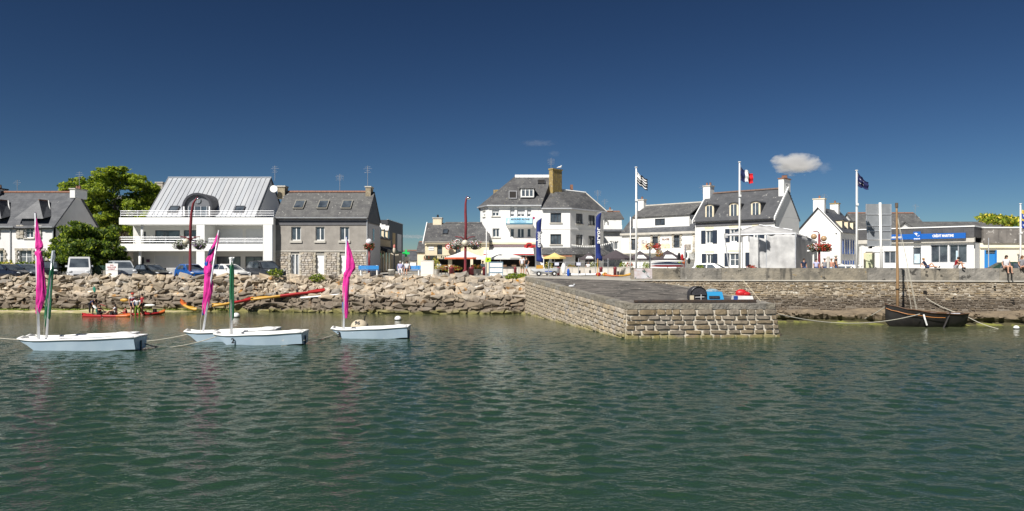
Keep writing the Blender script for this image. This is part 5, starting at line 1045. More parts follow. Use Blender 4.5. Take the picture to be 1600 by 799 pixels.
for ya in (1.6, 4.2, 6.6):
    dm = MB().box(3.3, 4.75, ya, ya + 1.0, ze10 - .1, ze10 + 1.25).build('dormer', CREAM, t); MB().box(3.0, 4.9, ya - .12, ya + 1.12, ze10 + 1.252, ze10 + 1.34).build('dormer_roof', LEAD, dm); MB().box(4.752, 4.77, ya + .15, ya + .85, ze10 + .2, ze10 + 1.1).build('pane', GLASS, dm)
for ya in (1.3, 3.6, 6.0):
    for za_, zb_ in ((5.0, 6.75), (3.0, 4.2)):
        wn = MB().box(5.003, 5.03, ya, ya + .8, za_, zb_).build('side_window', GLASS, t)
        for yy in (ya - .42, ya + .82): MB().box(5.004, 5.07, yy, yy + .4, za_, zb_).build('shutter', BLUES, t)
pipe(t, 4.85, -.07, Q, ze10 - .2, WPAINT, .07); MB().box(1, 1.2, -.02, -.003, 7.0, 7.2).build('vent', BLACKM, t)
MB().box(4.45, 4.6, -.03, -.004, 7.35, 7.5).build('vent', BLACKM, t)
antenna('small drum shaped aerial between the cottage chimneys', 1288, 86, 303, 322, 2)
w9 = thing('white_yard_wall', 'white slatted yard wall in front of the gabled cottage', 'wall', (X(1290, 80), 80, Q)); MB().box(X(1265, 80), X(1310, 80), 80, 80.15, Q, Z(404, 80)).build('wall_panel', WHITE2, w9)
for i in range(9): MB().box(X(1285, 80) + i * .2, X(1285, 80) + i * .2 + .14, 79.94, 79.99, Z(404, 80) + .003, Z(388, 80)).build('slat', WPAINT, w9)

# ---- B11 long roofs behind the bank
simple_house('long old roof with bleached streaks rising behind the bank and road sign', 1347, 1454, 94, 362, 333, WHITE, SLATE3, dep=8, chim=((1424, .9, 346),))
simple_house('low long slate roof behind the right end of the bank', 1440, 1596, 88, 362, 346.5, WHITE, SLATE3, dep=7, ridge=False)
antenna('small white aerial on the long roof behind the bank', 1430, 86, 319, 342, 3)
# ---- B12 bank
pb = (X(1343, 66.5), 66.5); pr_ = (X(1521.5, 60), 60.0); dvb = Vector((pr_[0] - pb[0], pr_[1] - pb[1])); LB = dvb.length; dvb.normalize(); ab = math.atan2(dvb.y, dvb.x)
t = thing('bank_building', 'low white bank with dark slate fascia and long blue sign', 'bank', (*pb, 0), ab, world=False)
def lb_(px): k_ = (px - 800) / F; return (k_ * pb[1] - pb[0]) / (dvb.x - k_ * dvb.y)
def zb_(py, s): return Z(py, pb[1] + dvb.y * s)
ob = [(lb_(1381), lb_(1399.5), 3.9, 5.02), (lb_(1426), lb_(1439.5), 3.75, 5.35), (lb_(1454), lb_(1481), 3.95, 5.55), (lb_(1483), lb_(1511), 3.95, 5.55), (lb_(1352), lb_(1364), Q, 5.0)]
b = MB(); wallh(b, 0, LB, Q, 5.72, 0, .3, ob); b.box(0, LB, .31, 9, Q, 5.7); b.build('wall', WHITE2, t)
for i, o_ in enumerate(ob): window(t, *o_, 0, mull=(0 if i in (1, 4) else 1), fm=ALU, rec=.1, gm=GLASS)
MB().box(ob[1][0] + .12, ob[1][1] - .12, .04, .06, 3.9, 4.75).build('window_poster', mat('poster_blue', (.35, .5, .6), .4, (.6, .68, .7), 3), t); MB().box(ob[3][0] + .5, ob[3][1] - .7, .06, .08, 4.0, 5.0).build('window_poster', MATS['poster_blue'], t)
MB().box(-.05, LB + .1, -.25, .1, 5.722, 6.12).build('grey_band', CONC, t)
n_ = 12
for i in range(n_): MB().box(-.05 + i * (LB + .15) / n_ + .004, -.05 + (i + 1) * (LB + .15) / n_ - .004, -.3, 9, 6.123, 7.02).build('slate_panel', mat('slate_fascia', (.10, .098, .10), .6, (.07, .07, .075), 2.5, .01, 14, brick=(.4, .22, .8), rand=.08), t)
MB().box(-.08, LB + .14, -.36, 9, 7.023, 7.12).build('coping', WPAINT, t)
sl = thing('bank_sign', 'long blue sign with white letters CREDIT MARITIME on the bank fascia', 'sign', (*pb, 0), ab, world=False); BB = mat('sign_blue', (.012, .11, .42), .4)
s0, s1 = lb_(1394), lb_(1511); MB().box(s0, s1, -.5, -.32, 6.05, 6.52).build('sign_board', BB, sl); m0, m1 = lb_(1430), lb_(1441.5); MB().box(m0, m1, -.58, -.503, 5.98, 6.72).build('logo_board', BB, sl)
text(sl, 'CRÉDIT MARITIME', (lb_(1458) + lb_(1494)) / 2, -.51, 6.29, .30, WPAINT, bold=.012, sx=(lb_(1494) - lb_(1458)) / 2.65); text(sl, 'ASSURANCES', (lb_(1395) + lb_(1412)) / 2, -.51, 6.24, .2, WPAINT, bold=.012, sx=(lb_(1412) - lb_(1395)) / 1.35)
text(sl, 'BANQUE', (m0 + m1) / 2, -.59, 6.08, .12, WPAINT, bold=.008)
mm = (m0 + m1) / 2; b = MB(); b.prism([(mm - .22, 6.58), (mm - .05, 6.62), (mm + .1, 6.5), (mm - .02, 6.48), (mm + .02, 6.3), (mm - .07, 6.42), (mm - .15, 6.5)], -.6, -.585); b.prism([(mm + .03, 6.27), (mm + .2, 6.33), (mm + .22, 6.42), (mm + .12, 6.35)], -.6, -.585); b.build('logo', WPAINT, sl)
# ---- B13 concrete topped building at the right edge
d = 61.5; P_ = lambda px: X(px, d)
t = thing('cream_annex', 'cream annex with stained concrete fascia and blue door at the right edge', 'building', (P_(1570), d, Q))
od = [(P_(1538), P_(1557.5), Q, Z(391, d))]; xe = P_(1680)
b = MB(); wallh(b, P_(1531), xe, Q, Z(380, d), d, .3, od); b.box(P_(1531), xe, d + .31, 70, Q, Z(380, d)); b.build('wall', mat('ivory_render', (.80, .76, .64), .9, (.74, .69, .56), .6), t)
n_ = 4; x_ = P_(1535)
for i in range(n_): MB().box(x_ + i * (xe - x_) / n_ + .006, x_ + (i + 1) * (xe - x_) / n_ - .006, d - .15, d + 8, Z(380, d) + .003, Z(357, d)).build('concrete_panel', mat('stained_concrete', (.24, .22, .20), .95, (.14, .13, .12), 1.4, .02, 8, spots=[((.42, .40, .37), 2.2, .60)], streak=((.07, .065, .06), (2, 2, .3), .6)), t)
MB().box(x_ - .05, xe, d - .22, d + 8.05, Z(357, d) + .003, Z(356, d) + .06).build('coping', WPAINT, t); MB().box(P_(1531) - .003, xe, d - .12, d - .004, Z(388, d), Z(386, d)).build('cornice', CREAM, t)
dr = MB().box(P_(1540.5), P_(1556), d + .12, d + .16, Q, Z(397, d)).build('door', mat('door_blue', (.03, .22, .55), .5), t); MB().box(P_(1541), P_(1556), d + .13, d + .15, Z(396, d), Z(391.3, d)).build('transom_pane', GLASS, dr)
b = MB(); b.box(P_(1538), P_(1540.3), d - .02, d + .2, Q, Z(391, d)); b.box(P_(1556.2), P_(1557.5), d - .02, d + .2, Q, Z(391, d)); b.build('frame', MATS['door_blue'], dr)
pipe(t, P_(1541), d - .3, Q, Z(372, d), ALU, .04)
leaf_t = thing('rooftop_shrub', 'low yellow green shrubs growing behind the flat roof at the right edge', 'shrub', (P_(1562), 66, Z(352, 66)))
leaves('foliage', [(X(px, 70), 70, Z(341 + (px % 7), 70), .9, .6, .5) for px in range(1540, 1592, 8)], 1500, .16, [LEAFL, LEAFM, mat('yellow_flower', (.5, .42, .05), .7)], leaf_t, seed=3, weights=[.5, .25, .25]); MB().tube([(X(1566, 70), 70, 6.0), (X(1566, 70), 70, 8.3)], .08, 6).build('stem', BARK, leaf_t)
# ================================================================ BOATS
PINK = mat('pink_sailcloth', (.74, .035, .32), .6, (.60, .022, .25), 3); GREENS = mat('green_sailcloth', (.015, .14, .06), .6, (.01, .09, .04), 3); BLUSL = mat('blue_sail_sleeve', (.01, .08, .40), .5); NAVC = mat('navy_cloth', (.012, .02, .07), .6)
GELB = mat('pale_blue_gelcoat', (.50, .62, .72), .25, (.42, .54, .65), 1.2, spec=.6, spots=[((.66, .70, .74), 3.2, .68)])
GEL = mat('white_gelcoat', (.78, .80, .82), .25, (.70, .73, .76), 1.2, spec=.6, spots=[((.5, .52, .5), 4.2, .70)])
def hull(b, L, sts, m=0, inner=True, n=14, well=(.12, .93), wz=-.28):
    """lofted hull; sts: list of (t, half beam, sheer z, keel z, bottom half width)"""
    def S(t):
        for a, c in zip(sts[:-1], sts[1:]):
            if a[0] <= t <= c[0]: f = (t - a[0]) / (c[0] - a[0]); f = f * f * (3 - 2 * f); return [a[i] + (c[i] - a[i]) * f for i in range(1, 5)]
        return list(sts[-1][1:])
    rows = []
    for i in range(n + 1):
        t = i / n; hb, sz, kz, bw = S(t); x = -L / 2 + L * t
        rows.append([(x, -hb, sz), (x, -(hb + bw) / 2, sz * .5 + kz * .5 + .02), (x, -bw, kz + .04), (x, 0, kz - .03), (x, bw, kz + .04), (x, (hb + bw) / 2, sz * .5 + kz * .5 + .02), (x, hb, sz)])
    for i in range(n):
        for j in range(6): b.face([rows[i][j], rows[i][j + 1], rows[i + 1][j + 1], rows[i + 1][j]], m)
    b.face(rows[0][::-1], m); b.face(rows[-1], m)
    return rows, S
def dinghy(label, px_bow, px_st, py_wl, yaw, mast, sail, number=None, group=None, beam=.68, sheer=(.45, .60)):
    d = 4 * F / (py_wl - HY) + .45; L = (X(px_st, d) - X(px_bow, d)) / math.cos(yaw); cx = (X(px_st, d) + X(px_bow, d)) / 2
    t = thing('sailing_dinghy', label, 'dinghy', (cx, d + .2, 0), yaw, group, world=False); b = MB(); s0, s1 = sheer
    rows, S = hull(b, L, [(0, .34, s0 + .05, s0 - .06, .29), (.06, .42, s0, .22, .34), (.16, .55, s0 - .01, -.06, .42), (.55, beam, (s0 + s1) / 2 - .02, -.12, .50), (1, beam * .86, s1, .02, .44)])
    b.build('hull', GELB, t, True).modifiers.new('Chine', 'EDGE_SPLIT').split_angle = R(22)
    b = MB()   # deck with cockpit well
    for i in range(len(rows) - 1):
        a, c = rows[i], rows[i + 1]; f = i / (len(rows) - 1)
        for sg in (0, 6):
            o0, o1 = Vector(a[sg]), Vector(c[sg]); k = .6 if .22 < f < .86 else .0; i0, i1 = Vector((o0.x, o0.y * k, o0.z + .03)), Vector((o1.x, o1.y * k, o1.z + .03)); b.face([o0, o1, i1, i0])
            if k: b.face([i0, i1, i1 - Vector((0, -.0, .26)), i0 - Vector((0, 0, .26))])
        if .22 < f < .86: b.face([(a[0][0], a[0][1] * .6, a[0][2] - .23), (c[0][0], c[0][1] * .6, c[0][2] - .23), (c[6][0], c[6][1] * .6, c[6][2] - .23), (a[6][0], a[6][1] * .6, a[6][2] - .23)])
    b.build('deck', WPAINT, t)
    b = MB()
    for sg in (0, 6): b.tube([(r[sg][0], r[sg][1], r[sg][2] + .02) for r in rows], .045, 7)
    b.tube([tuple(rows[0][0]), tuple(rows[0][3][:1] + (0, rows[0][0][2] + .07)), tuple(rows[0][6])], .06, 7); b.tube([tuple(rows[-1][0]), (rows[-1][0][0], 0, rows[-1][0][2] + .02), tuple(rows[-1][6])], .045, 7); b.build('gunwale', WPAINT, t, True)
    b = MB(); hx = rows[-1][0][0]; b.ball((hx - .45, 0, rows[-1][0][2] + .02), (.42, beam * .6, .10), 12, 6); b.build('stern_locker', WPAINT, t, True)
    MB().box(hx - .01, hx + .05, -.02, .02, -.25, .42).build('rudder_fitting', BLACKM, t)
    cs, sn = math.cos(yaw), math.sin(yaw)
    def loc(px, z=0, dd=None): return (X(px, d + .2) - cx) / cs
    for mi, (base_px, base_py, top_px, top_py, m_) in enumerate(mast):
        x0, x1 = loc(base_px), loc(top_px); zb, zt = Z(base_py, d + .2) - .25, Z(top_py, d + .2)
        MB().tube([(x0, 0, zb), (x0 + (x1 - x0) * .5, 0, (zb + zt) / 2), (x1, 0, zt)], [.055, .05, .03], 10).build('mast', m_, t, True)
        MB().tube([(x0 - .07, -.05, zb), (x0 - .06, -.05, zb + .9), (x0 + (x1 - x0) * .4, -.06, zb + (zt - zb) * .5)], .012, 5).build('halyard', ROPE, t)
        MB().lathe([(.09, 0), (.09, .06), (.07, .1)], (x0, 0, zb + .2), 10).build('mast_collar', BLACKM, t)
    for si, (m_, prof, kn) in enumerate(sail):
        b = MB(); n = 18; R_ = []; P = [(loc(px), Z(py, d + .2), hw / F * d) for py, px, hw in prof]; dense = []
        for a, c in zip(P[:-1], P[1:]):
            for k in range(4): f = k / 4; g = f * f * (3 - 2 * f); dense.append((a[0] + (c[0] - a[0]) * f, a[1] + (c[1] - a[1]) * f, a[2] + (c[2] - a[2]) * g))
        dense.append(P[-1]); rs = random.Random(int(prof[0][1] * 7))
        for i, (x, z, hw) in enumerate(dense):
            tw = i * .16 + rs.uniform(-.1, .1)
            R_.append([(x + hw * math.cos(a) * (1 + .20 * math.sin(3 * a + tw) + .12 * math.sin(7 * a - tw * 2)), .02 + hw * .62 * math.sin(a) * (1 + .22 * math.sin(4 * a + tw * 1.4) + .14 * math.sin(9 * a)), z + .04 * math.sin(5 * a + i)) for a in [2 * math.pi * k / n for k in range(n)]])
        for i in range(len(R_) - 1):
            for k in range(n): b.face([R_[i][k], R_[i][(k + 1) % n], R_[i + 1][(k + 1) % n], R_[i + 1][k]])
        b.face(R_[0][::-1]); b.face(R_[-1]); sl = b.build(kn, m_, t)
    if number:
        x = loc(number[1]); text(t, number[0], x, -beam * .93 if 0 else -(S((x + L / 2) / L)[0] * .95 + .03), .2, number[2], BLACKM, rot=(R(96), 0, R(-4)), bold=.012, name='hull_number')
    return t, d, cx
WB_ = mat('white_mast', (.72, .74, .78), .35, metal=.3)
def pk(pts): return pts
g_ = 'sailing dinghies moored in the shallows'
dinghy('pale blue dinghy with a short furled green sail, hidden behind the long leftmost dinghy', 44, 203, 545, .03, [(73, 531, 83, 394, ALU)], [(mat('silver_sail_end', (.4, .45, .48), .5), [(393, 83.5, 2.2), (402, 83, 3), (418, 81, 2.2)], 'sail_head'), (GREENS, [(412, 82, 2.2), (430, 80, 3.2), (455, 77.5, 4), (480, 75.5, 4.4), (496, 74.5, 4.2), (503, 73.3, 2), (510, 72.5, 1.2)], 'furled_sail')], group=g_)
dinghy('long white dinghy at the left edge with a tall furled pink sail', 30, 217, 549, -.02, [(60, 533, 54, 333, WB_)],
       [(PINK, [(333, 54, .8), (345, 54.5, 2), (360, 56, 3), (376, 58.5, 4.6), (386, 60, 5.4), (391, 58.5, 3.4), (396, 59, 5.2), (404, 60.5, 4.8), (414, 61, 6), (432, 61.5, 6.6), (452, 62, 7.4), (466, 61.5, 6.6), (478, 59.5, 5), (490, 57.5, 3)], 'furled_sail'), (BLUSL, [(460, 58, 2.2), (475, 58.5, 2.8), (489, 58.5, 2.4)], 'blue_sleeve'), (NAVC, [(333, 53.8, 1.2), (342, 54, 1.9), (350, 54.6, 1.7)], 'dark_head')], group=g_)
dinghy('white dinghy with a furled pink and black sail, behind dinghy number 2', 291, 431, 535, .03, [(316.5, 521, 342, 360, WB_)],
       [(PINK, [(361, 342, .8), (372, 339.5, 2.6), (382, 336.5, 4), (390, 333.5, 4.4), (398, 330, 3.6), (406, 327.5, 4.6), (411, 326, 3.8), (418, 326.5, 6.2), (426, 326, 6.2), (431, 325, 4.6), (442, 325.5, 6.2), (456, 324.5, 6.4), (470, 322, 5.4), (482, 320.5, 4), (491, 320, 2)], 'furled_sail'), (NAVC, [(386, 335, 4.4), (391, 332, 4.9), (397, 329, 4.2), (400, 328, 3.4)], 'dark_stripe'), (BLUSL, [(407, 324.5, 2.5), (412, 324, 4.6), (415, 324, 4.2)], 'blue_band'), (BLUSL, [(470, 318.3, 1.6), (492, 317.5, 1.8)], 'blue_sleeve')], group=g_)
dinghy('white dinghy numbered 2 with a slim furled green sail', 336, 475, 540, -.02, [(361.5, 525, 361, 404, ALU)],
       [(GREENS, [(411, 361, 2.6), (425, 361, 3.3), (450, 361, 3.5), (475, 361.5, 3.4), (494, 361.5, 3.2), (500, 361.5, 2)], 'furled_sail'), (WPAINT, [(403, 361, 4), (407, 360.5, 2.6), (413, 360.5, 2.8)], 'sail_head')], number=('2', 371, .34), group=g_)
dinghy('small white dinghy numbered 3 with furled pink sail before the round buoy', 519, 638, 530, -.02, [(536.5, 516, 541, 371, WB_)],
       [(PINK, [(377, 541.5, 1.4), (388, 543.5, 2.8), (400, 545.5, 4.4), (412, 547, 6), (420, 547.5, 6.2), (428, 543, 6), (436, 541.5, 4.4), (448, 540.5, 4.8), (462, 540, 4.4), (476, 540, 3.8), (488, 540, 3), (497, 540.5, 1.6)], 'furled_sail'), (BLUSL, [(371, 541, 1), (378, 541.3, 1.8), (385, 542, 1.8)], 'blue_head'), (BLUSL, [(473, 536.5, 2), (489, 536.5, 2.3)], 'blue_sleeve')], number=('3', 533, .42), group=g_)
def rope(label, pts, r=.022, m=None): return tag(MB().tube(pts, r, 6).build('rope', m or ROPE), label, 'rope')
def wpt(px, py, d=None): d = d or 4 * F / (py - HY); return Vector((X(px, d), d, Z(py, d)))
def sag(a, b, s, n=12): return [tuple(a.lerp(b, i / n) - Vector((0, 0, 4 * s * (i / n) * (1 - i / n)))) for i in range(n + 1)]
rope('mooring rope running left out of the picture from the bow of the leftmost dinghy', sag(wpt(-60, 520, 31.9), wpt(31, 531, 32), .05)); rope('knotted rope trailing from the stern of the leftmost dinghy', sag(wpt(217, 532, 32.3), wpt(246, 542), .06), .03)
rope('mooring rope from the bow of the dinghy with the pink and black sail', sag(wpt(180, 536), wpt(292, 523, 35.4), .1)); rope('mooring rope dipping left from the bow of the green masted dinghy', sag(wpt(262, 543), wpt(338, 526, 34.2), .08)); rope('mooring rope from the bow of the rightmost pink sailed dinghy', sag(wpt(440, 541), wpt(520, 524, 37.2), .1)); rope('rope from the stern of dinghy number 2', sag(wpt(475, 532, 34), wpt(520, 526), .05))
def buoy(label, px, py, r, m, ring=True, flat=.85, num=None):
    d = 4 * F / (py - HY); t = thing('mooring_buoy', label, 'buoy', (X(px, d), d, 0)); z = r * flat * .45
    MB().ball((X(px, d), d, z), (r, r, r * flat), 20, 12).build('float', m, t, True)
    if ring: MB().tube([(X(px, d) + r * .5, d, z + r * .6), (X(px, d) + r * .62, d, z + r * 1.25)], .035, 6).tube([(X(px, d) + r * .62, d, z + r * 1.2), (X(px, d) + r * .8, d, z + r * 1.45)], .02, 5).build('shackle', BLACKM, t)
    if num: text(t, num, X(px, d) - .05, d - r * .80, z + r * .52, r * .6, BLACKM, rot=(R(52), 0, 0), bold=.012, name='buoy_number')
    else: MB().lathe([(r * 1.01, -.02), (r * 1.012, .03)], (X(px, d), d, z - r * .3), 20).build('dark_band', BLACKM, t)
    return t
BEI = mat('beige_buoy', (.58, .50, .38), .7, (.48, .41, .30), 3)
buoy('big beige round buoy marked 96 behind dinghy number 3', 562, 516.5, .52, BEI, num='96'); buoy('small white round buoy right of dinghy number 3', 622, 500.5, .24, WPAINT, False); buoy('white round buoy behind the green masted dinghy', 369, 496, .27, WPAINT, False); buoy('small white buoy floating near the right edge by the quay wall', 1588, 514, .16, WPAINT, False)

# ---- black gaff boat
d = 43.6; L = 4.75; cx = (X(1391, d) + X(1508, d)) / 2; t = thing('black_rowing_boat', 'old black wooden boat with bare mast moored below the quay wall', 'boat', (cx, d + .3, 0), R(-4), world=False)
TAR = mat('tarred_black_wood', (.018, .017, .018), .45, (.03, .027, .025), 4, bands=[(-.36, -.30, (.20, .04, .03), 1)]); WOOD = mat('varnished_spar', (.36, .23, .12), .5, (.28, .17, .085), 3); GREYIN = mat('pale_grey_planks', (.42, .44, .47), .7, (.30, .30, .33), 5)
b = MB(); rows, S = hull(b, L, [(0, .05, 1.38, .30, .03), (.05, .22, 1.30, .0, .08), (.25, .68, 1.08, -.2, .3), (.55, .86, .88, -.25, .42), (.85, .72, .80, -.12, .32), (1, .50, .84, .12, .18)], n=18); b.build('hull', TAR, t, True)
b = MB()
for i in range(1, len(rows) - 1):
    a, c = rows[i], rows[i + 1]
    for sg in (0, 6): o0, o1 = Vector(a[sg]), Vector(c[sg]); b.face([o0 * 1, o1 * 1, (o1.x, o1.y * .55, o1.z - .4), (o0.x, o0.y * .55, o0.z - .4)], 0)
    b.face([(a[0][0], a[0][1] * .55, a[0][2] - .4), (c[0][0], c[0][1] * .55, c[0][2] - .4), (c[6][0], c[6][1] * .55, c[6][2] - .4), (a[6][0], a[6][1] * .55, a[6][2] - .4)], 0)
b.build('inner_planking', GREYIN, t)
b = MB()
for sg in (0, 6): b.tube([(r[sg][0], r[sg][1] * 1.01, r[sg][2] + .01) for r in rows], .035, 6)
b.build('gunwale', mat('brown_gunwale', (.10, .05, .025), .6), t)
b = MB(); b.tube([(r[0][0], r[0][1] * 1.0 - .022, r[0][2] * .80 + r[2][2] * .2 - .04) for r in rows[:13]], .018, 6); b.build('orange_line', mat('orange_stripe', (.55, .22, .06), .5), t)
for xx in (-1.1, -.3, .6, 1.5): r_ = S((xx + L / 2) / L); MB().box(xx - .12, xx + .12, -r_[0] * .8, r_[0] * .8, r_[1] - .24, r_[1] - .2).build('thwart', mat('white_thwart', (.62, .63, .65), .7), t)
mx = (X(1408, d) - cx); mt = MB().tube([(mx, 0, -.1), (mx, 0, 3.2), (mx - .05, 0, Z(330, d)), (mx - .06, 0, Z(318, d))], [.095, .085, .06, .045], 12).build('mast', WOOD, t, True)
MB().lathe([(.13, 0), (.13, .05)], (mx, 0, 2.3), 12).build('mast_band', BLACKM, mt); MB().lathe([(.09, 0), (.09, .3)], (mx - .055, 0, Z(324, d)), 12).build('mast_head', BARK, mt)
MB().tube([(X(1480, d) - cx, -.62, .95), (X(1462, d) - cx, -1.02, -.2)], .06, 8, sy=.5).build('side_oar', TAR, t)
b = MB()
for xa, za in ((1424, .9), (1431, .9), (1433, .8)): b.tube([(mx - .04, 0, Z(332, d)), (X(xa, d) - cx, -.5, za)], .012, 5)
b.build('rigging', ROPE, t); b = MB(); b.tube([(X(1437, d) - cx, -.86, .8), (X(1438, d) - cx, -.95, .5), (X(1441, d) - cx, -.93, .15)], .05, 7); b.build('hanging_fender', WPAINT, t)
for xx in (1426, 1432, 1447): MB().ball((X(xx, d) - cx, -.2, .86), (.13, .1, .1), 8, 6).build('white_bundle', WPAINT, t)
rope('long sagging rope from the pier corner to the side of the black boat', sag(wpt(1213, 490, 38.4), wpt(1437, 491, 43), .55, 24), .025); rope('rope from the bow of the black boat into the water on its left', sag(wpt(1336, 504), wpt(1391, 474, 43.8), .12), .025); rope('rope from the stern of the black boat into the water on its right', sag(wpt(1508, 493, 43.8), wpt(1560, 514), .1), .02); rope('frayed old rope hanging along the quay wall above the black boat', sag(wpt(1447, 466, 47.0), wpt(1508, 492, 46.6), .15), .03)

# ---- things on the pier
t = thing('lobster_pot', 'black round netted drum with pale rim on the pier', 'pot', (X(1088.5, 39.2), 39.2, 1.85)); cx, cz = X(1088.5, 39.2), 1.93
NET = mat('black_net', (.02, .02, .022), .8, (.05, .05, .06), 14, .02)
b = MB(); N_ = 16; 
ar = [(cx + .44 * math.cos(math.pi * i / N_), cz + .28 + .44 * math.sin(math.pi * i / N_)) for i in range(N_ + 1)] + [(cx - .44, cz), (cx + .44, cz)]; b.prism(ar, 38.8, 39.6); b.build('drum', NET, t)
b = MB(); P8 = [(x, 38.78, z) for x, z in ar[:N_ + 1]]; b.tube(P8, .03, 6); b.tube([(cx - .44, 38.76, cz), (cx - .44, 38.76, cz + .3)], .03, 6); b.tube([(cx + .44, 38.76, cz), (cx + .44, 38.76, cz + .3)], .03, 6); b.tube([(cx - .44, 38.76, cz + .26), (cx + .44, 38.76, cz + .26)], .02, 6); b.build('rim', BLACKM, t)
b = MB(); b.box(cx - .5, cx - .3, 38.62, 38.74, cz - .05, cz + .24); b.build('timber_block', mat('pale_timber', (.55, .48, .34), .8), t); b = MB(); b.tube([(cx - .2, 38.74, cz + .14), (cx + .3, 38.74, cz + .16)], .015, 5); b.tube([(cx + .12, 38.72, cz), (cx + .12, 38.72, cz + .3)], .015, 5); b.build('lashing', WPAINT, t)
t = thing('blue_crate', 'bright blue plastic fish crate with netting on top, behind the black drum', 'crate', (X(1115, 39.8), 39.8, 1.85)); a, c = X(1102, 39.8), X(1128, 39.8); BLP = mat('blue_plastic', (.03, .28, .55), .4)
b = MB(); b.hexa([(a, 39.4, 1.9), (c, 39.4, 1.9), (c, 40.1, 1.9), (a, 40.1, 1.9)], [(a, 39.5, 2.34), (c - .08, 39.5, 2.34), (c - .08, 40.0, 2.34), (a, 40.0, 2.34)]); b.build('crate', BLP, t); MB().box(a + .1, c - .25, 39.36, 39.39, 1.98, 2.12).build('recess', NET, t)
b = MB(); b.ball(((a + c) / 2 - .1, 39.75, 2.36), (.38, .22, .15), 12, 6); b.build('net_heap', mat('blue_net', (.10, .25, .36), .9, (.35, .40, .42), 12, .03), t)
t = thing('red_white_pile', 'red sack heaped on blue and white folded tarpaulins on the pier', 'tarpaulin', (X(1160, 39.8), 39.8, 1.85)); a, c = X(1144, 39.8), X(1175, 39.8)
b = MB(); b.hexa([(a, 39.5, 1.86), (c, 39.5, 1.86), (c, 40, 1.86), (a, 40, 1.86)], [(a + .04, 39.55, 2.12), (c - .05, 39.55, 2.10), (c - .05, 39.95, 2.10), (a + .04, 39.95, 2.12)]); b.build('white_tarpaulin', mat('white_tarp', (.7, .7, .68), .6, (.55, .55, .55), 4), t)
for k in range(3): MB().box(a - .015, a + .22, 39.48, 39.53, 1.9 + k * .085, 1.94 + k * .085).build('blue_stripe', BLUSL, t)
b = MB(); b.ball(((a + c) / 2 - .06, 39.75, 2.25), (.34, .22, .23), 14, 8); b.ball(((a + c) / 2 + .16, 39.72, 2.20), (.30, .2, .15), 12, 7); b.build('red_sack', mat('red_vinyl', (.55, .02, .03), .35, (.45, .02, .02), 6, .02), t, True)
tag(MB().tube([(X(1163, 39.6), 39.9, 3.0), (X(1183, 39.6), 39.0, 1.83)], .014, 6).build('boat_hook', mat('pale_timber', (.55, .48, .34))), 'thin pale pole leaning over the red sack on the pier', 'pole')
t = thing('gull', 'small bird standing on the cobbled top of the pier', 'bird', (X(893, 46), 46, 2.3)); bx = X(893, 46); MB().ball((bx, 46, 2.44), (.2, .09, .08), 10, 6).ball((bx + .18, 46, 2.54), (.06, .05, .05), 8, 6).build('body', mat('gull_grey', (.55, .56, .58), .7), t, True); MB().tube([(bx, 46, 2.26), (bx, 46, 2.4)], .012, 5).build('leg', TILE, t)

# ================================================================ KAYAKS AND PADDLERS
KR = mat('red_plastic', (.42, .02, .025), .4, (.34, .02, .02), 2); KO = mat('orange_plastic', (.55, .13, .03), .4); KY = mat('yellow_plastic', (.60, .34, .05), .45, (.50, .27, .05), 2)
def kayak(label, a, b_, m, m2=None, w=.34, h=.24, group='sit on top kayaks', pitch=None, frac=.5):
    a, b_ = Vector(a), Vector(b_); v = b_ - a; L = v.length; t = thing('kayak', label, 'kayak', a, 0, group, world=False); t.rotation_euler = v.to_track_quat('X', 'Z').to_euler(); n = 20; rows = []
    for i in range(n + 1):
        f = i / n; s = max(.02, math.sin(math.pi * f) ** .55); up = min(.14, .5 / L) * (.9 if L < 3 else .6) * abs(2 * f - 1) ** 3; hb = w * s; z0 = up * .8; rows.append([(L * f, -hb, z0 + h * .55 + up), (L * f, -hb * .6, z0), (L * f, 0, z0 - .03), (L * f, hb * .6, z0), (L * f, hb, z0 + h * .55 + up), (L * f, hb * .7, z0 + h * .9 * max(.3, s) + up * .5), (L * f, 0, z0 + h * (.75 if .2 < f < .8 else 1) + up * .5), (L * f, -hb * .7, z0 + h * .9 * max(.3, s) + up * .5)])
    bb = MB()
    for i in range(n):
        for j in range(8): bb.face([rows[i][j], rows[i][(j + 1) % 8], rows[i + 1][(j + 1) % 8], rows[i + 1][j]], 1 if (m2 and i / n > frac) else 0)
    bb.face(rows[0][::-1]); bb.face(rows[-1]); bb.build('hull', [m, m2 or m], t, True)
    for f in ((.35, .62) if L > 3 else (.5,)): MB().box(L * f - .02, L * f + .12, -w * .5, w * .5, h * .7, h * .7 + .3).build('seat', BLACKM, t)
    MB().tube([(.25, 0, h * 1.05), (.4, 0, h * 1.15), (.55, 0, h * 1.0)], .02, 6).build('carry_handle', BLACKM, t)
    return t
def paddle(label, a, b_, m, g='paddles'):
    a, b_ = Vector(a), Vector(b_); v = (b_ - a); L = v.length; t = thing('paddle', label, 'paddle', a, 0, g, world=False); t.rotation_euler = v.to_track_quat('X', 'Z').to_euler()
    MB().tube([(0, 0, 0), (L, 0, 0)], .018, 6).build('shaft', BLACKM, t)
    for x0, s in ((0, -1), (L, 1)): MB().tube([(x0, 0, 0), (x0 + s * .1, 0, .0), (x0 + s * .3, 0, 0), (x0 + s * .45, 0, 0)], [.03, .10, .11, .04], 8, sy=.2).build('blade', m, t)
    return t
WL = -.05
def q(px, d, z): return (X(px, d), d, z)
kayak('red and orange kayak with a paddler, leftmost of the kayaks afloat', q(128, 51.8, WL), q(203, 51.5, WL), KR, KO, frac=.72); kayak('red kayak afloat behind the green trousered instructor', q(192, 53.2, WL), q(229, 53.4, WL), KR, None)
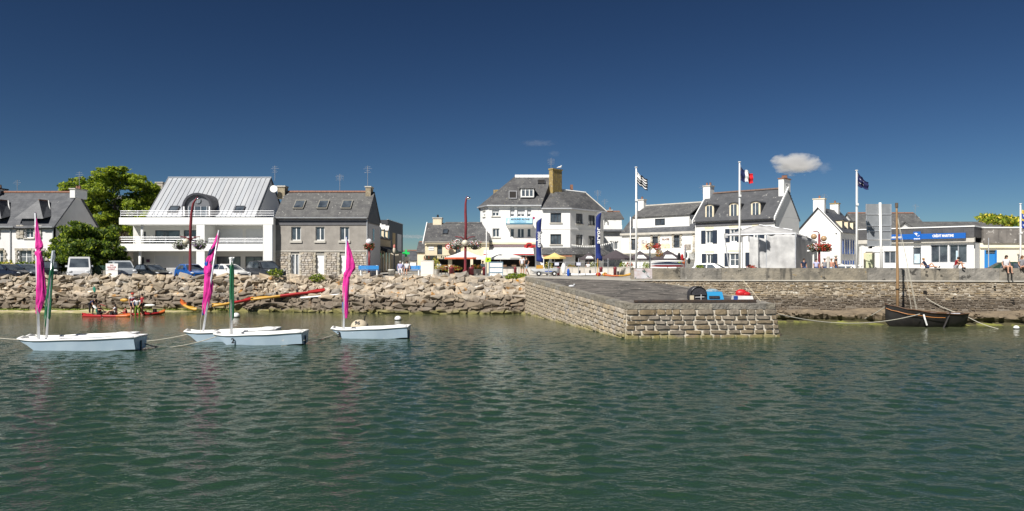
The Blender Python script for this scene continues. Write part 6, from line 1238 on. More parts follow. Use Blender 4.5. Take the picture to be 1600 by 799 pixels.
kayak('orange red kayak aground at the water edge right of the standing group', q(224, 52.9, WL), q(258, 54.2, .02), KR, KO, frac=.6)
kayak('small orange and yellow kayak pulled up on the sand', q(281, 56.2, .75), q(306, 55.2, .10), KO, KY, frac=.35)
kayak('long yellow and red kayak lying against the foot of the boulders', q(332, 55.6, .42), q(396, 56.4, .95), KY, KR, frac=.45); kayak('yellow and red kayak stacked higher up on the boulders', q(392, 56.2, .92), q(508, 57.0, 1.62), KY, KR, frac=.35, w=.3)
tag(MB().tube([q(470, 56.2, 1.15), q(508, 56.4, 1.32), q(540, 56.6, 1.45)], .07, 8).build('grey_mast', ALU), 'grey aluminium mast lying on the boulders below the yellow kayak', 'mast')
RV = cloth('red_vest', (.30, .02, .04)); NB = cloth('navy_blue', (.02, .03, .07)); GRN = cloth('green_trousers', (.13, .22, .02)); KW = cloth('white_shirt', (.70, .70, .72)); BK = cloth('black', (.015, .015, .017)); BL = cloth('light_blue', (.40, .55, .68)); KH = cloth('khaki', (.24, .19, .12)); PKC = cloth('dark_red', (.32, .02, .03)); LIL = cloth('lilac', (.5, .5, .72)); DEN = cloth('denim', (.05, .08, .18)); BVE = cloth('blue_vest', (.03, .04, .28)); ORC = cloth('red_cap', (.5, .05, .03)); GRY = cloth('grey', (.3, .3, .32)); TEAL = cloth('teal', (.05, .35, .25))
person('person bending over the leftmost kayak in a blue vest and black trousers', q(143, 52.3, .12), R(70), 'bend', NB, BK, HAIRD, 1.6, legs=2, vest=BVE)
person('paddler in a dark red vest sitting in the left end of the leftmost kayak', q(155, 51.75, .12), R(80), 'paddle', BK, BK, HAIRD, 1.5, legs=2, vest=RV)
person('paddler in red vest with long dark hair sitting in the middle of the leftmost kayak', q(181, 51.7, .14), R(-75), 'paddle', KW, BK, HAIRD, 1.6, vest=RV, longhair=True)
person('small paddler in red vest sitting low beside the green trousered instructor', q(197, 52.8, .05), R(-60), 'paddle', PKC, BK, HAIRD, 1.25, vest=RV)
person('person in a red cap and red vest standing in the shallows facing the instructor', q(207, 53.0, -.06), R(55), 'stand', KW, DEN, HAIRD, 1.78, vest=RV, cap=ORC)
person('instructor with white top and bright green trousers wading in the shallows', q(215, 52.6, -.18), R(10), 'wade', KW, GRN, HAIRD, 1.72, legs=2)
person('person in a dark red vest standing in the shallows right of the instructor', q(222, 53.0, -.06), R(-40), 'stand', PKC, NB, HAIRD, 1.72, vest=RV)
paddle('paddle with a mint green blade held up behind the leftmost paddler', q(148, 52.6, 1.75), q(151, 52.9, .6), TEAL); paddle('upright paddle with a yellow blade held above the standing group', q(217, 53.0, 2.0), q(219, 53.0, .7), KY); paddle('paddle with red blades held by the long haired paddler', q(166, 51.4, .78), q(190, 51.6, .35), KR); paddle('paddle with pale blades dipped by the leftmost paddler', q(150, 51.5, .6), q(160, 51.0, .0), WPAINT)
MB().ball(q(194, 56.6, .95), (.34, .12, .14), 12, 6).build('yellow_paddle_blade', KY, None, True, label='bright yellow paddle blade lying on the boulders', cat='paddle'); tag(MB().ball(q(234, 56.4, .55), (.45, .12, .1), 12, 6).build('white_paddle_blade', WPAINT, None, True), 'long white paddle blade lying at the foot of the boulders', 'paddle')

# ================================================================ CARS
TYRE = RUBBER
def carpaint(n, c): return mat('paint_' + n, c, .25, spec=.7, metal=.15)
def car(label, px, d, rz, paint, kind='hatch', z=QL, group='parked cars'):
    t = thing('parked_car', label, 'van' if kind == 'van' else 'car', (X(px, d), d, z + .004), R(rz), group, world=False)
    if kind == 'van': L, W, H, BZ, prof = 4.9, .93, 2.05, 1.15, [(-2.45, .45, .75), (-2.3, .85, .85), (-1.75, 1.1, .9), (2.4, 1.15, .92), (2.45, .6, .9)]; cab = [(-1.75, 1.08, .86), (-1.05, 1.95, .76), (-.6, 2.05, .76), (2.3, 2.05, .76), (2.42, 1.1, .88)]
    elif kind == 'suv': L, W, H, BZ, prof = 4.3, .92, 1.72, 1.05, [(-2.15, .5, .75), (-2.02, .9, .84), (-.95, 1.06, .9), (2.05, 1.1, .9), (2.15, .6, .86)]; cab = [(-1.0, 1.04, .86), (-.25, 1.62, .68), (.2, 1.72, .68), (1.6, 1.68, .68), (2.1, 1.08, .8)]
    else: L, W, H, BZ, prof = 3.9, .84, 1.43, .92, [(-1.95, .42, .68), (-1.82, .70, .78), (-.95, .92, .83), (1.8, .96, .83), (1.95, .55, .78)]; cab = [(-1.0, .90, .78), (-.15, 1.36, .60), (.3, 1.43, .60), (1.2, 1.38, .60), (1.85, .94, .74)]
    def at(pr, y):
        for a, c in zip(pr[:-1], pr[1:]):
            if a[0] <= y <= c[0]: f = (y - a[0]) / (c[0] - a[0]); return a[1] + (c[1] - a[1]) * f, a[2] + (c[2] - a[2]) * f
        return pr[-1][1:]
    b = MB(); ys = sorted({*np.linspace(prof[0][0], prof[-1][0], 19), *[p[0] for p in prof]}); rows = []
    for y in ys:
        zt, hw = at(prof, y); e = min(1, (y - prof[0][0]) / .25 + .5, (prof[-1][0] - y) / .25 + .5); zb = .22 + .1 * (1 - e); wa = min(abs(y + L * .32), abs(y - L * .30)); zb2 = zb if wa > .36 else min(.66, zb + math.sqrt(max(0, .36 ** 2 - wa ** 2)) * 1.1)
        rows.append([(-hw * .9, y, zb2), (-hw, y, max(zb2 + .01, .42)), (-hw, y, max(.68 if zb2 < .6 else zb2 + .06, zt * .62)), (-hw * .93, y, zt - .04), (-hw * .75, y, zt), (hw * .75, y, zt), (hw * .93, y, zt - .04), (hw, y, max(.68 if zb2 < .6 else zb2 + .06, zt * .62)), (hw, y, max(zb2 + .01, .42)), (hw * .9, y, zb2)])
    for i in range(len(rows) - 1):
        for j in range(10): b.face([rows[i][j], rows[i][(j + 1) % 10], rows[i + 1][(j + 1) % 10], rows[i + 1][j]])
    b.face(rows[0][::-1]); b.face(rows[-1])
    c = []
    for y, zt, hw in cab: bz = at(prof, y)[0] - .03; bw = at(prof, y)[1] * .93; k = min(1, (zt - bz) / (H - BZ)); c.append(((-bw, y, bz), (-hw - (bw - hw) * (1 - k), y, zt), (hw + (bw - hw) * (1 - k), y, zt), (bw, y, bz)))
    for i in range(len(c) - 1):
        for j in range(3): b.face([c[i][j], c[i][j + 1], c[i + 1][j + 1], c[i + 1][j]])
    body = b.build('body', paint, t, True); md = body.modifiers.new('Edge', 'EDGE_SPLIT'); md.split_angle = R(32)
    def inset(quad, f, off, nm, m=GLASS):
        P = [Vector(p) for p in quad]; C = sum(P, Vector()) / len(P); n = (P[1] - P[0]).cross(P[2] - P[0]).normalized(); out = (C - Vector((0, 0, .8))); n = n if n.dot(out) > 0 else -n
        I = [C + (p - C) * f + n * off for p in P]; return MB().slab(I if True else I, .012).build(nm, m, t)
    k0, k1 = c[0], c[1]; inset([k0[0], k0[3], k1[2], k1[1]], .86, .02, 'windscreen'); k0, k1 = c[-1], c[-2]; inset([k0[0], k0[3], k1[2], k1[1]], .8, .02, 'rear_window')
    for sd, j, jj in ((-1, 0, 1), (1, 3, 2)):
        y0, y1 = cab[1][0] - .25, cab[-2][0] + .2; n_ = 2 if kind != 'van' else 1
        if kind == 'van': y1 = cab[1][0] + .8
        for k in range(n_):
            a, e = y0 + (y1 - y0) * k / n_ + .04, y0 + (y1 - y0) * (k + 1) / n_ - .04; bz = BZ + .05; tz = H - .12; hwb = at(prof, a)[1] * .93; hwt = cab[2][2] + .03
            lo = hwb - (hwb - hwt) * .12 + .014; hi = hwb - (hwb - hwt) * .82 + .014; ya = a + (.38 if k == 0 else .0); ye = e - (.22 if k == n_ - 1 and kind != 'van' else 0)
            P4 = [(sd * lo, a, bz), (sd * lo, e, bz), (sd * hi, ye, tz), (sd * hi, ya, tz)]; MB().slab(P4 if sd > 0 else P4[::-1], .012).build('side_window', GLASS, t)
        MB().box(sd * (W + .0) - .09, sd * (W + .0) + .09, cab[0][0] + .32, cab[0][0] + .40, BZ + .02, BZ + .17).build('wing_mirror', paint, t)
        yn = prof[0][0]; MB().ball((sd * prof[1][2] * .74, yn + .14, prof[1][1] - .05), (.17, .10, .09), 12, 8).build('headlight', LENS, t, True); MB().ball((sd * prof[1][2] * .82, prof[-1][0] - .03, .85), (.1, .06, .12), 10, 6).build('tail_light', mat('tail_red', (.35, .01, .01), .3), t, True)
        for yw in (-L * .32, L * .30):
            wh = MB().tube([(sd * (W - .19), yw, .31), (sd * (W - .0), yw, .31)], .31, 20).build('wheel', TYRE, t); MB().tube([(sd * (W - .05), yw, .31), (sd * (W + .012), yw, .31)], .19, 14).build('rim', CHROME, wh)
    yn = prof[0][0]; MB().box(-.38, .38, yn - .015, yn + .03, .44, .56).build('grille', BLACKM, t); MB().box(-.26, .26, yn - .03, yn - .016, .33, .43).build('number_plate', WPAINT, t); MB().box(-.6, .6, yn - .012, yn + .05, .26, .34).build('lower_intake', BLACKM, t)
    return t
car('dark navy saloon cut by the left edge of the picture', 14, 61.5, 74, carpaint('navy', (.012, .016, .03))); car('dark blue car with sloping bonnet just right of the navy saloon', 42, 63.5, 60, carpaint('steel_blue', (.03, .05, .09)))
car('black van like car partly hidden behind the tall pink sail', 76, 63.5, 30, carpaint('soft_black', (.012, .014, .016)), 'suv'); car('white van parked nose forward in front of the dark bushes', 124.5, 61.5, 30, carpaint('van_white', (.75, .76, .77)), 'van')
car('silver car half hidden behind the white notice board', 190, 61.5, 40, carpaint('silver', (.42, .45, .48)), 'suv'); car('black hatchback in front of the ground floor shutters', 237, 61, 58, carpaint('gloss_black', (.008, .01, .01)))
car('bright blue hatchback behind the left maroon street lamp', 299, 61.3, 44, carpaint('blue', (.015, .10, .36))); car('white hatchback parked before the right terrace window', 359, 61.2, 58, carpaint('white', (.78, .78, .76)))
car('dark grey family car parked at the corner of the grey house', 415, 61, 46, carpaint('graphite', (.03, .034, .042)), 'suv')
car('white car behind the parapet below the shuttered house', 1116, 60, 62, carpaint('white', (.78, .78, .76)), z=Q - .35); car('dark car behind the parapet left of the cottage corner pipe', 1314, 64, 60, carpaint('soft_black', (.012, .014, .016)), z=Q - .35); car('pale car behind the parapet below the blue shutters', 1330, 60, 70, carpaint('white', (.78, .78, .76)), z=Q - .5); car('dark green car behind the two people at the right end of the wall', 1590, 54, 70, carpaint('bottle_green', (.01, .04, .025)), z=Q - .25)

# ================================================================ STREET FURNITURE
def basket(par, x, y, z, r, mats, seed, w=None):
    bs = MB().lathe([(r * .25, -r * .75), (r * .6, -r * .5), (r * .75, -.1 * r)], (x, y, z), 12).build('basket', BLACKM, par); leaves('flowers', [(x, y, z + .12, r * 1.15, r * .9, r * .65), (x - r * .5, y - .1, z - r * .15, r * .6, r * .6, r * .5), (x + r * .5, y - .1, z - r * .2, r * .6, r * .6, r * .55)], 800, .06, mats, bs, seed=seed, weights=w, kind='stuff')
def tall_lamp(label, px, d, top, seed, right):
    t = thing('street_lamp', label, 'street lamp', (X(px, d), d, Q if px > 600 else QL)); x = X(px, d); zb = Q if px > 600 else QL
    h = lambda py: Z(py, d)
    MB().tube([(x, d, zb), (x, d, zb + .15), (x + .01, d, h(395)), (x + .06, d, h(350))], [.16, .12, .11, .10], 12).build('post', MAROON, t, True)
    pts = [(x + .02, d - .02, h(385)), (x + .06, d - .02, h(352)), (x + (.12 if right else .02), d, h(333)), (x + (.28 if right else .03), d, h(318)), (x + (.52 if right else .1), d, h(top + 3)), (x + (.66 if right else .2), d, h(top))]
    MB().tube(pts, [.10, .12, .11, .09, .07, .04], 10).build('curved_mast', MAROON, t, True)
    hd = MB().ball((x + (.72 if right else .26), d - .05, h(top + 3)), (.2, .14, .1), 12, 8).build('lamp_head', CHROME, t, True)
    for s in (-1, 1):
        MB().tube([(x, d, h(376)), (x + s * .35, d, h(371)), (x + s * .85, d, h(370))], [.06, .045, .03], 8).build('cross_arm', MAROON, t, True); MB().tube([(x + s * .8, d, h(370)), (x + s * .8, d, h(379))], .01, 5).build('hanger', BLACKM, t)
        basket(t, x + s * .80, d, h(383), .55, [LEAFD, LEAFM, FLW, FLP if s > 0 else FLW, FLR if px > 600 else FLP], seed + s, [.3, .25, .25, .12, .08])
    MB().ball((x - .22 if right else x, d - .25, h(378 if right else 380)), .27, 16, 10).build('globe', mat('frosted_globe', (.62, .58, .46) if right else (.45, .30, .24), .3), t, True)
    MB().lathe([(.2, 0), (.2, .5)], (x, d, h(408)) if 0 else (x, d, zb), 12).build('base', MAROON, t)
tall_lamp('tall maroon street lamp with curved tip before the modern house', 297, 60, 308, 10, True); tall_lamp('tall straight maroon street lamp between the white parasols', 727, 60, 307, 20, False)
t = thing('street_lamp', 'short maroon lamp with a white globe above red flowers at the grey house corner', 'street lamp', (X(577, 62), 62, Q)); x = X(577, 62); MB().tube([(x, 62, Q), (x, 62, Z(388, 62))], .09, 10).build('post', MAROON, t, True); MB().ball((x, 61.9, Z(378, 62)), .27, 16, 10).build('globe', mat('white_globe', (.75, .75, .78), .25), t, True); basket(t, x, 62, Z(386, 62), .42, [LEAFD, FLR, LEAFM], 5, [.4, .4, .2])
t = thing('carved_post', 'dark post with spread arms carrying a pink figure before the dark block', 'post', (X(616.5 - 0, 62), 62, Q)); x = X(617 - 1, 62); x = X(616, 62); t.location = (x, 62, Q); WORLD[t] = Vector((x, 62, Q))
b = MB().tube([(x, 62, Q), (x, 62, Z(397, 62))], [.11, .08], 8); b.build('post', BLACKM, t); MB().tube([(x, 62, Z(399, 62)), (x - .3, 62, Z(396, 62))], .05, 6).tube([(x, 62, Z(399, 62)), (x + .4, 62, Z(398.5, 62))], .05, 6).build('arms', mat('cream_wood', (.55, .48, .38), .8), t)
MB().ball((x, 62, Z(391, 62)), (.13, .12, .28), 10, 8).build('figure_body', MATS['cream_wood'], t, True); MB().ball((x + .01, 62, Z(386, 62)), (.10, .10, .22), 10, 8).build('figure_head', mat('faded_pink', (.55, .18, .15), .7), t, True)
# double globe lamp
d = 54; x = X(1280, d); t = thing('street_lamp', 'maroon lamp with two round globes and a flower ring behind the parapet', 'street lamp', (x, d, Q)); MB().tube([(x, d, Q), (x, d, Z(366, d))], [.11, .08], 10).build('post', MAROON, t, True)
MB().tube([(x, d, Z(372, d)), (x - .02, d, Z(364, d)), (x - .2, d, Z(361.5, d)), (x - .45, d, Z(362.5, d))], .04, 8).tube([(x, d, Z(372, d)), (x + .15, d, Z(378, d)), (x + .35, d, Z(379.5, d)), (x + .5, d, Z(379, d))], .04, 8).build('curved_arms', MAROON, t, True)
for gx, gy in ((1271.5, 370), (1287, 373)): MB().ball((X(gx, d), d - .02, Z(gy, d)), .22, 16, 10).build('globe', mat('tan_globe', (.42, .28, .16), .3), t, True)
for k, gx in enumerate((1271, 1280, 1290)): basket(t, X(gx, d), d, Z(388, d), .38, [LEAFD, FLW if k == 0 else FLR, FLR, LEAFM], 40 + k, [.35, .3, .15, .2])
# flagpoles
def flagpole(label, px, top, d, flag=None, seed=0):
    x = X(px, d); t = thing('flagpole', label, 'flagpole', (x, d, Q)); zt = Z(top, d); MB().tube([(x, d, Q), (x, d, (Q + zt) / 2), (x, d, zt)], [.075, .065, .045], 12).build('pole', WPAINT, t, True); MB().lathe([(.1, 0), (.1, .05)], (x, d, zt), 12).build('finial', WPAINT, t); MB().tube([(x + .09, d, zt - .2), (x + .1, d, Q + 1)], .008, 4).build('halyard', ROPE, t); MB().box(x - .09, x + .09, d - .12, d - .06, zt - 2.45 + 0, zt - 2.3).build('cleat', WPAINT, t)
def flag(label, px, d, w_, h_, y0, drop, mats, fn, seed, shrink=0):
    """waving cloth: top-left corner at image row y0; drop = how far the fly end sinks"""
    x = X(px, d) + .06; z = Z(y0, d); nx, ny = 18, 20; rg = random.Random(seed)
    P = [[(x + w_ * i / nx, d + .18 * math.sin(i * .62 + seed) * (i / nx) + .05 * math.sin(j * .5), z - h_ * (1 - shrink * (i / nx)) * j / ny - drop * (i / nx) ** 1.1 + .05 * math.sin(i * .75 + 1)) for j in range(ny + 1)] for i in range(nx + 1)]
    b = MB()
    for i in range(nx):
        for j in range(ny): b.face([P[i][j], P[i + 1][j], P[i + 1][j + 1], P[i][j + 1]], fn((i + .5) / nx, (j + .5) / ny))
    o = b.build('flag', mats, None, True, loc=(x, d, z), label=label, cat='flag', fixn=False); sd_ = o.modifiers.new('Cloth', 'SOLIDIFY'); sd_.thickness = .012; return o
FB = cloth('flag_black', (.01, .01, .012)); FWh = cloth('flag_white', (.78, .78, .78)); FBl = cloth('flag_blue', (.01, .02, .09)); FRe = cloth('flag_red', (.55, .01, .02)); FNv = cloth('flag_navy', (.008, .012, .07))
flagpole('white flagpole carrying the black and white striped flag', 994, 262, 51); flagpole('white flagpole carrying the blue white and red flag', 1155.5, 254, 50); flagpole('white flagpole carrying the dark blue starred flag', 1338.5, 267, 49.5)
def breton(u, v):
    if u < .34 and v < .42: return 0 if (int(u * 18) % 3 == 1 and int(v * 20) % 4 == 1) else 1
    return 0 if int(v * 9) % 2 == 0 else 1
flag('black and white striped flag flying from the leftmost flagpole', 994, 51, .78, .82, 270, .55, [FB, FWh], breton, 2); flag('blue white and red striped flag flying from the middle flagpole', 1155.5, 50, .88, .96, 262, .5, [FBl, FWh, FRe], lambda u, v: 0 if u < .38 else 1 if u < .68 else 2, 5, .3)
flag('dark blue flag with small pale stars on the rightmost flagpole', 1338.5, 49.5, .78, .98, 270.5, .78, [FNv, FWh], lambda u, v: 1 if (round(u * 18) in (4, 10) and int(v * 20) in (6, 12)) else 0, 8, .55)
for px, y0, d, l in ((985, 339, 56, 'thin white pole left of the striped flag'), (760, 343, 60, 'thin white pole beside the white notice board')):
    tag(MB().tube([(X(px, d), d, Q), (X(px, d), d, Z(y0, d))], [.05, .03], 8).build('white_pole', WPAINT, None, True), l, 'pole')
def feather(label, px, d, y0, y1, hw, txt, pyb=432, lean=0):
    x = X(px, d); t = thing('feather_flag', label, 'banner', (x, d, Q)); z0, z1 = Z(y0, d), Z(y1, d); w_ = hw * 2 / F * d; MB().tube([(x - w_ / 2, d, Z(pyb, d)), (x - w_ / 2, d, (z0 + z1) / 2), (x - w_ * .45, d, z0 - .4), (x - w_ * .1, d, z0 - .05), (x + w_ / 2, d, z0)], .022, 6).build('pole', ALU, t)
    n = 22; b = MB(); L_, R_ = [], []
    for i in range(n + 1):
        f = i / n; z = z0 + (z1 - z0) * f; lft = x - w_ / 2 + w_ * max(0, 1 - f / .13) ** 1.8 * .95; rgt = x + w_ / 2 - w_ * .16 * math.sin(math.pi * min(1, f / .9)) - lean * w_ * f; yy = d + .05 * math.sin(f * 9); L_.append((lft, yy, z)); R_.append((rgt + (w_ * .25 if f > .93 else 0), yy + .03, z - (.18 if i == n else 0)))
    for i in range(n): b.face([L_[i], R_[i], R_[i + 1], L_[i + 1]])
    o = b.build('sail', cloth('royal_blue', (.012, .028, .17)), t, True, fixn=False); o.modifiers.new('Cloth', 'SOLIDIFY').thickness = .015
    text(t, txt, x - .02, d - .08, z0 + (z1 - z0) * .50, w_ * .95, WPAINT, rot=(R(90), R(-90), 0), bold=.012, name='banner_lettering', sx=(z0 - z1) * .45 / (len(txt) * w_ * .55))
feather('dark blue feather banner standing left, with a flared foot', 842, 60, 341, 408, 4.6, 'crebouc'); feather('tall slim dark blue feather banner standing right of the yellow parasol', 935, 60, 332, 405, 4.8, 'arvor', lean=.1)
# benches, boxes, boards
def bench(label, px, d, w_=1.75, z=Q):
    x = X(px, d); t = thing('bench', label, 'bench', (x, d, z)); BB_ = mat('bench_blue', (.03, .24, .60), .5)
    for k in range(3): MB().box(x - w_ / 2, x + w_ / 2, d - .03, d + .02, z + .52 + k * .115, z + .625 + k * .115).build('back_slat', BB_, t)
    for k in range(3): MB().box(x - w_ / 2, x + w_ / 2, d + .04 + k * .14, d + .165 + k * .14, z + .42, z + .46).build('seat_slat', BB_, t)
    for s in (-1, 1): b = MB(); xx = x + s * w_ * .4; b.box(xx - .05, xx + .05, d + .03, d + .09, z, z + .9); b.box(xx - .05, xx + .05, d + .4, d + .46, z, z + .42); b.box(xx - .05, xx + .05, d + .091, d + .399, z + .36, z + .415); b.build('leg', WPAINT, t)
bench('bright blue bench in front of the grey house corner', 576, 61); bench('small blue bench with two people seated at its left end', 639, 61.6, 2.1)
BXM = mat('cream_cabinet', (.82, .77, .70), .6, (.76, .71, .64), 1)
t = thing('utility_cabinet', 'large blank cream cabinet standing on top of the boulders', 'cabinet', (X(667.5, 59.6), 59.6, Q)); MB().box(X(657.5, 59.6), X(677.5, 59.6), 59.6, 60.1, Q - .05, Z(408, 59.6)).build('housing', BXM, t); MB().box(X(657.2, 59.6), X(677.8, 59.6), 59.57, 60.13, Z(408, 59.6) + .002, Z(407.3, 59.6)).build('lid', WPAINT, t); MB().box(X(658.4, 59.6), X(676.6, 59.6), 59.585, 59.598, Q + .12, Z(409, 59.6)).build('door', BXM, t)
d = 59.2; t = thing('notice_board', 'white notice board with red lettering in front of the silver car', 'sign', (X(174.5, d), d, QL)); MB().box(X(165.2, d), X(184, d), d, d + .06, QL + .2, Z(412, d)).build('panel', WPAINT, t); MB().box(X(165.4, d), X(183.8, d), d - .01, d - .002, Z(423.6, d), Z(423.2, d)).build('divider', TILE, t)
for k, s_ in enumerate(('QUAI', 'SANS ACCES', 'INTERDIT')): text(t, s_, X(174.5, d), d - .012, Z(414.6 + k * 3.1, d), .13 if k else .12, mat('faded_red_print', (.45, .12, .14), .7), bold=.004)
for px in (167, 182): MB().box(X(px, d) - .04, X(px, d) + .04, d + .061, d + .12, QL - .1, Z(413, d)).build('post', ALU, t)
d = 58.9; t = thing('notice_board', 'white three panel notice board in a pale blue frame beside the thin white pole', 'sign', (X(775, d), d, Q)); a, c = X(763.5, d), X(786, d)
for k in range(3): MB().box(a + .08, c - .06, d, d + .03, Z(418 + k * 8.2, d) + .02, Z(411 + k * 8.2, d)).build('panel', WPAINT, t)
FRB = mat('blue_grey_frame', (.18, .27, .34), .5); b = MB(); b.box(a, a + .08, d - .02, d + .05, Q - .3, Z(409.5, d)); b.box(c - .06, c, d - .02, d + .05, Q - .3, Z(409.5, d))
for k in range(4): b.box(a + .081, c - .061, d - .015, d + .045, Z(411 + k * 8.0, d) + .004, Z(410 + k * 8.0, d) + .04)
b.build('frame', FRB, t)
t = thing('lime_sign', 'small lime green sign on a post above the three panel notice board', 'sign', (X(762, 59.3), 59.3, Q)); MB().box(X(758.5, 59.3), X(767, 59.3), 59.2, 59.23, Z(410, 59.3), Z(402.5, 59.3)).build('panel', mat('lime', (.45, .65, .03), .5), t); MB().tube([(X(759, 59.3), 59.3, Q), (X(759, 59.3), 59.3, Z(403, 59.3))], .03, 6).build('post', ALU, t); text(t, 'P', X(762.5, 59.3), 59.19, Z(406.5, 59.3), .26, LEAFD, bold=.01)
t = thing('pharmacy_sign', 'small green pharmacy cross on a pale post seen through the street gap', 'sign', (X(634, 84), 84, Q)); x, z = X(634.5, 84), Z(396, 84); GC = mat('green_cross', (.02, .55, .12), .4); MB().box(x - .13, x + .13, 83.9, 84, z - .42, z + .42).box(x - .42, x - .131, 83.9, 84, z - .13, z + .13).box(x + .131, x + .42, 83.9, 84, z - .13, z + .13).build('cross', GC, t); MB().box(x - .35, x + .35, 84.02, 84.3, Q, z - .45).build('post', WPAINT, t)
def bollard(label, px, d, m, h=.75, r=.12, z=Q, cat='bollard'):
    x = X(px, d); t = thing('bollard', label, cat, (x, d, z)); MB().lathe([(r, 0), (r, h * .75), (r * 1.15, h * .78), (r * 1.1, h * .95), (r * .5, h)], (x, d, z), 12).build('post', m, t, True); MB().lathe([(r * 1.25, 0), (r * 1.25, .05)], (x, d, z), 12).build('base', BLACKM, t)
for px, d, l, r_ in ((705.5, 60.5, 'maroon litter bin at the foot of the straight street lamp', .22), (712.5 + 23.5, 60.5, 'thick maroon bin right of the straight street lamp', .24), (757, 61, 'maroon bin left of the three panel notice board', .17), (805, 60.2, 'maroon bollard left of the standing couple', .12), (872.5, 60.2, 'maroon bollard right of the dinghy on its trailer', .12), (939, 60.6, 'maroon bollard at the foot of the slim blue banner', .14), (961, 60.6, 'maroon bollard in front of the white slab wall near the quay wall', .14)): bollard(l, px, d, MAROON, r=r_)
bollard('squat grey stone bollard left of the two seated people', 611.5, 60.5, CONC, .55, .27)
# low white wall
d = 64.0; t = thing('low_white_wall', 'low white slab wall behind the beached boats', 'wall', (X(885, d), d, Q)); x0, x1 = X(783, d), X(987, d); n_ = 22
for i in range(n_): MB().box(x0 + i * (x1 - x0) / n_ + .012, x0 + (i + 1) * (x1 - x0) / n_ - .012, d, d + .18, Q, Z(418.5, d)).build('wall_slab', mat('pale_slab', (.66, .62, .55), .9, (.56, .52, .46), 1.2, rand=.07), t)
MB().box(x0 - .02, x1 + .02, d - .03, d + .2, Z(418.5, d) + .003, Z(417.5, d) + .01).build('coping', CONC, t)
# dinghy on trailer
d = 58.6; t = thing('trailer_dinghy', 'small white dinghy on a two wheeled launching trailer beside the pier root', 'dinghy', (X(851, d), d + .2, Q), R(6), world=False); b = MB(); rows, S = hull(b, 2.3, [(0, .25, .62, .5, .2), (.15, .4, .6, .25, .3), (.6, .55, .6, .2, .4), (1, .5, .66, .27, .38)], n=10); b.build('hull', GEL, t, True)
b = MB()
for i in range(len(rows) - 1): b.face([rows[i][0], rows[i + 1][0], rows[i + 1][6], rows[i][6]])
b.build('deck', mat('pale_blue_deck', (.35, .5, .62), .5, (.7, .72, .74), 3), t); b = MB(); b.tube([(-1.0, -.3, .22), (1.0, -.3, .24)], .03, 6); b.tube([(-1.0, .3, .22), (1.0, .3, .24)], .03, 6); b.build('trailer_frame', STEEL, t)
for xx in (-.55, .75): wh = MB().tube([(xx, -.5, .2), (xx, -.38, .2)], .2, 16).build('wheel', RUBBER, t); MB().tube([(xx, -.52, .2), (xx, -.5, .2)], .09, 10).build('hub', WPAINT, wh)
for dx, s_ in ((.25, .1),): MB().box(dx - .3, dx + .3, -.57, -.555, .36, .42).build('stripe', BLUSL, t)
kayak('long white windsurf board lying on the quay before the slab wall', q(884, 58.4, Q), q(944, 58.0, Q + .05), WPAINT, None, w=.34, h=.22, group='boards on the quay')
kayak('orange yellow board on low trestles near the end of the slab wall', q(944, 53.5, Q + .06), q(986, 53.0, Q + .1), KO, KY, w=.25, h=.12, group='boards on the quay', frac=.5)
t = thing('yellow_crate', 'yellow plastic tub behind the trailer dinghy', 'crate', (X(843, 61.5), 61.5, Q)); a, c = X(837.5, 61.5), X(848.5, 61.5); MB().hexa([(a + .05, 61.3, Q + .25), (c - .05, 61.3, Q + .25), (c - .05, 61.9, Q + .25), (a + .05, 61.9, Q + .25)], [(a, 61.25, Q + .9), (c, 61.25, Q + .9), (c, 61.95, Q + .9), (a, 61.95, Q + .9)]).build('tub', KY, t); MB().box(a + .08, c - .08, 61.4, 61.85, Q, Q + .247).build('stand', STEEL, t)
for k, (px, m_, l) in enumerate(((935, KR, 'red ball fender lying on the quay before the slab wall'), (945, KY, 'yellow ball fender next to the red one'))): tag(MB().ball(q(px, 57.6, Q + .16), (.22, .16, .16), 12, 8).build('fender', m_, None, True), l, 'fender')
MB().ball(q(888, 58.0, Q + .3), (.13, .1, .34), 10, 8).build('sail_bag', BLUSL, None, True, label='upright blue sail bag leaning by the white windsurf board', cat='bag'); MB().ball(q(880.5, 60, Q + .6), (.2, .15, .5), 10, 8).build('covered_stand', WPAINT, None, True, label='white covered stand before the dark doorway of the corner building', cat='stand')
tb = thing('quay_barrier', 'thin grey post and rail barrier along the slipway head', 'barrier', (X(900, 58), 58, Q))
for px in (857, 883.5, 904, 934, 950): MB().tube([(X(px, 56.9), 56.9, Q), (X(px, 56.9), 56.9, Z(404 if px > 900 else 409, 56.9))], .028, 6).build('post', ALU if px != 934 else KY, tb)
MB().tube([(X(857, 56.9), 56.9, Z(410, 56.9)), (X(950, 56.9), 56.9, Z(410, 56.9))], .014, 5).build('rail', ALU, tb)
for px, l in ((870, 'small white placard on the barrier, left one'), (904, 'small white placard on the barrier, right one')): tag(MB().box(X(px, 56.8) - .17, X(px, 56.8) + .17, 56.82, 56.85, Z(415, 56.8), Z(410.5, 56.8)).build('placard', mat('lilac_white', (.6, .62, .75), .5)), l, 'sign')
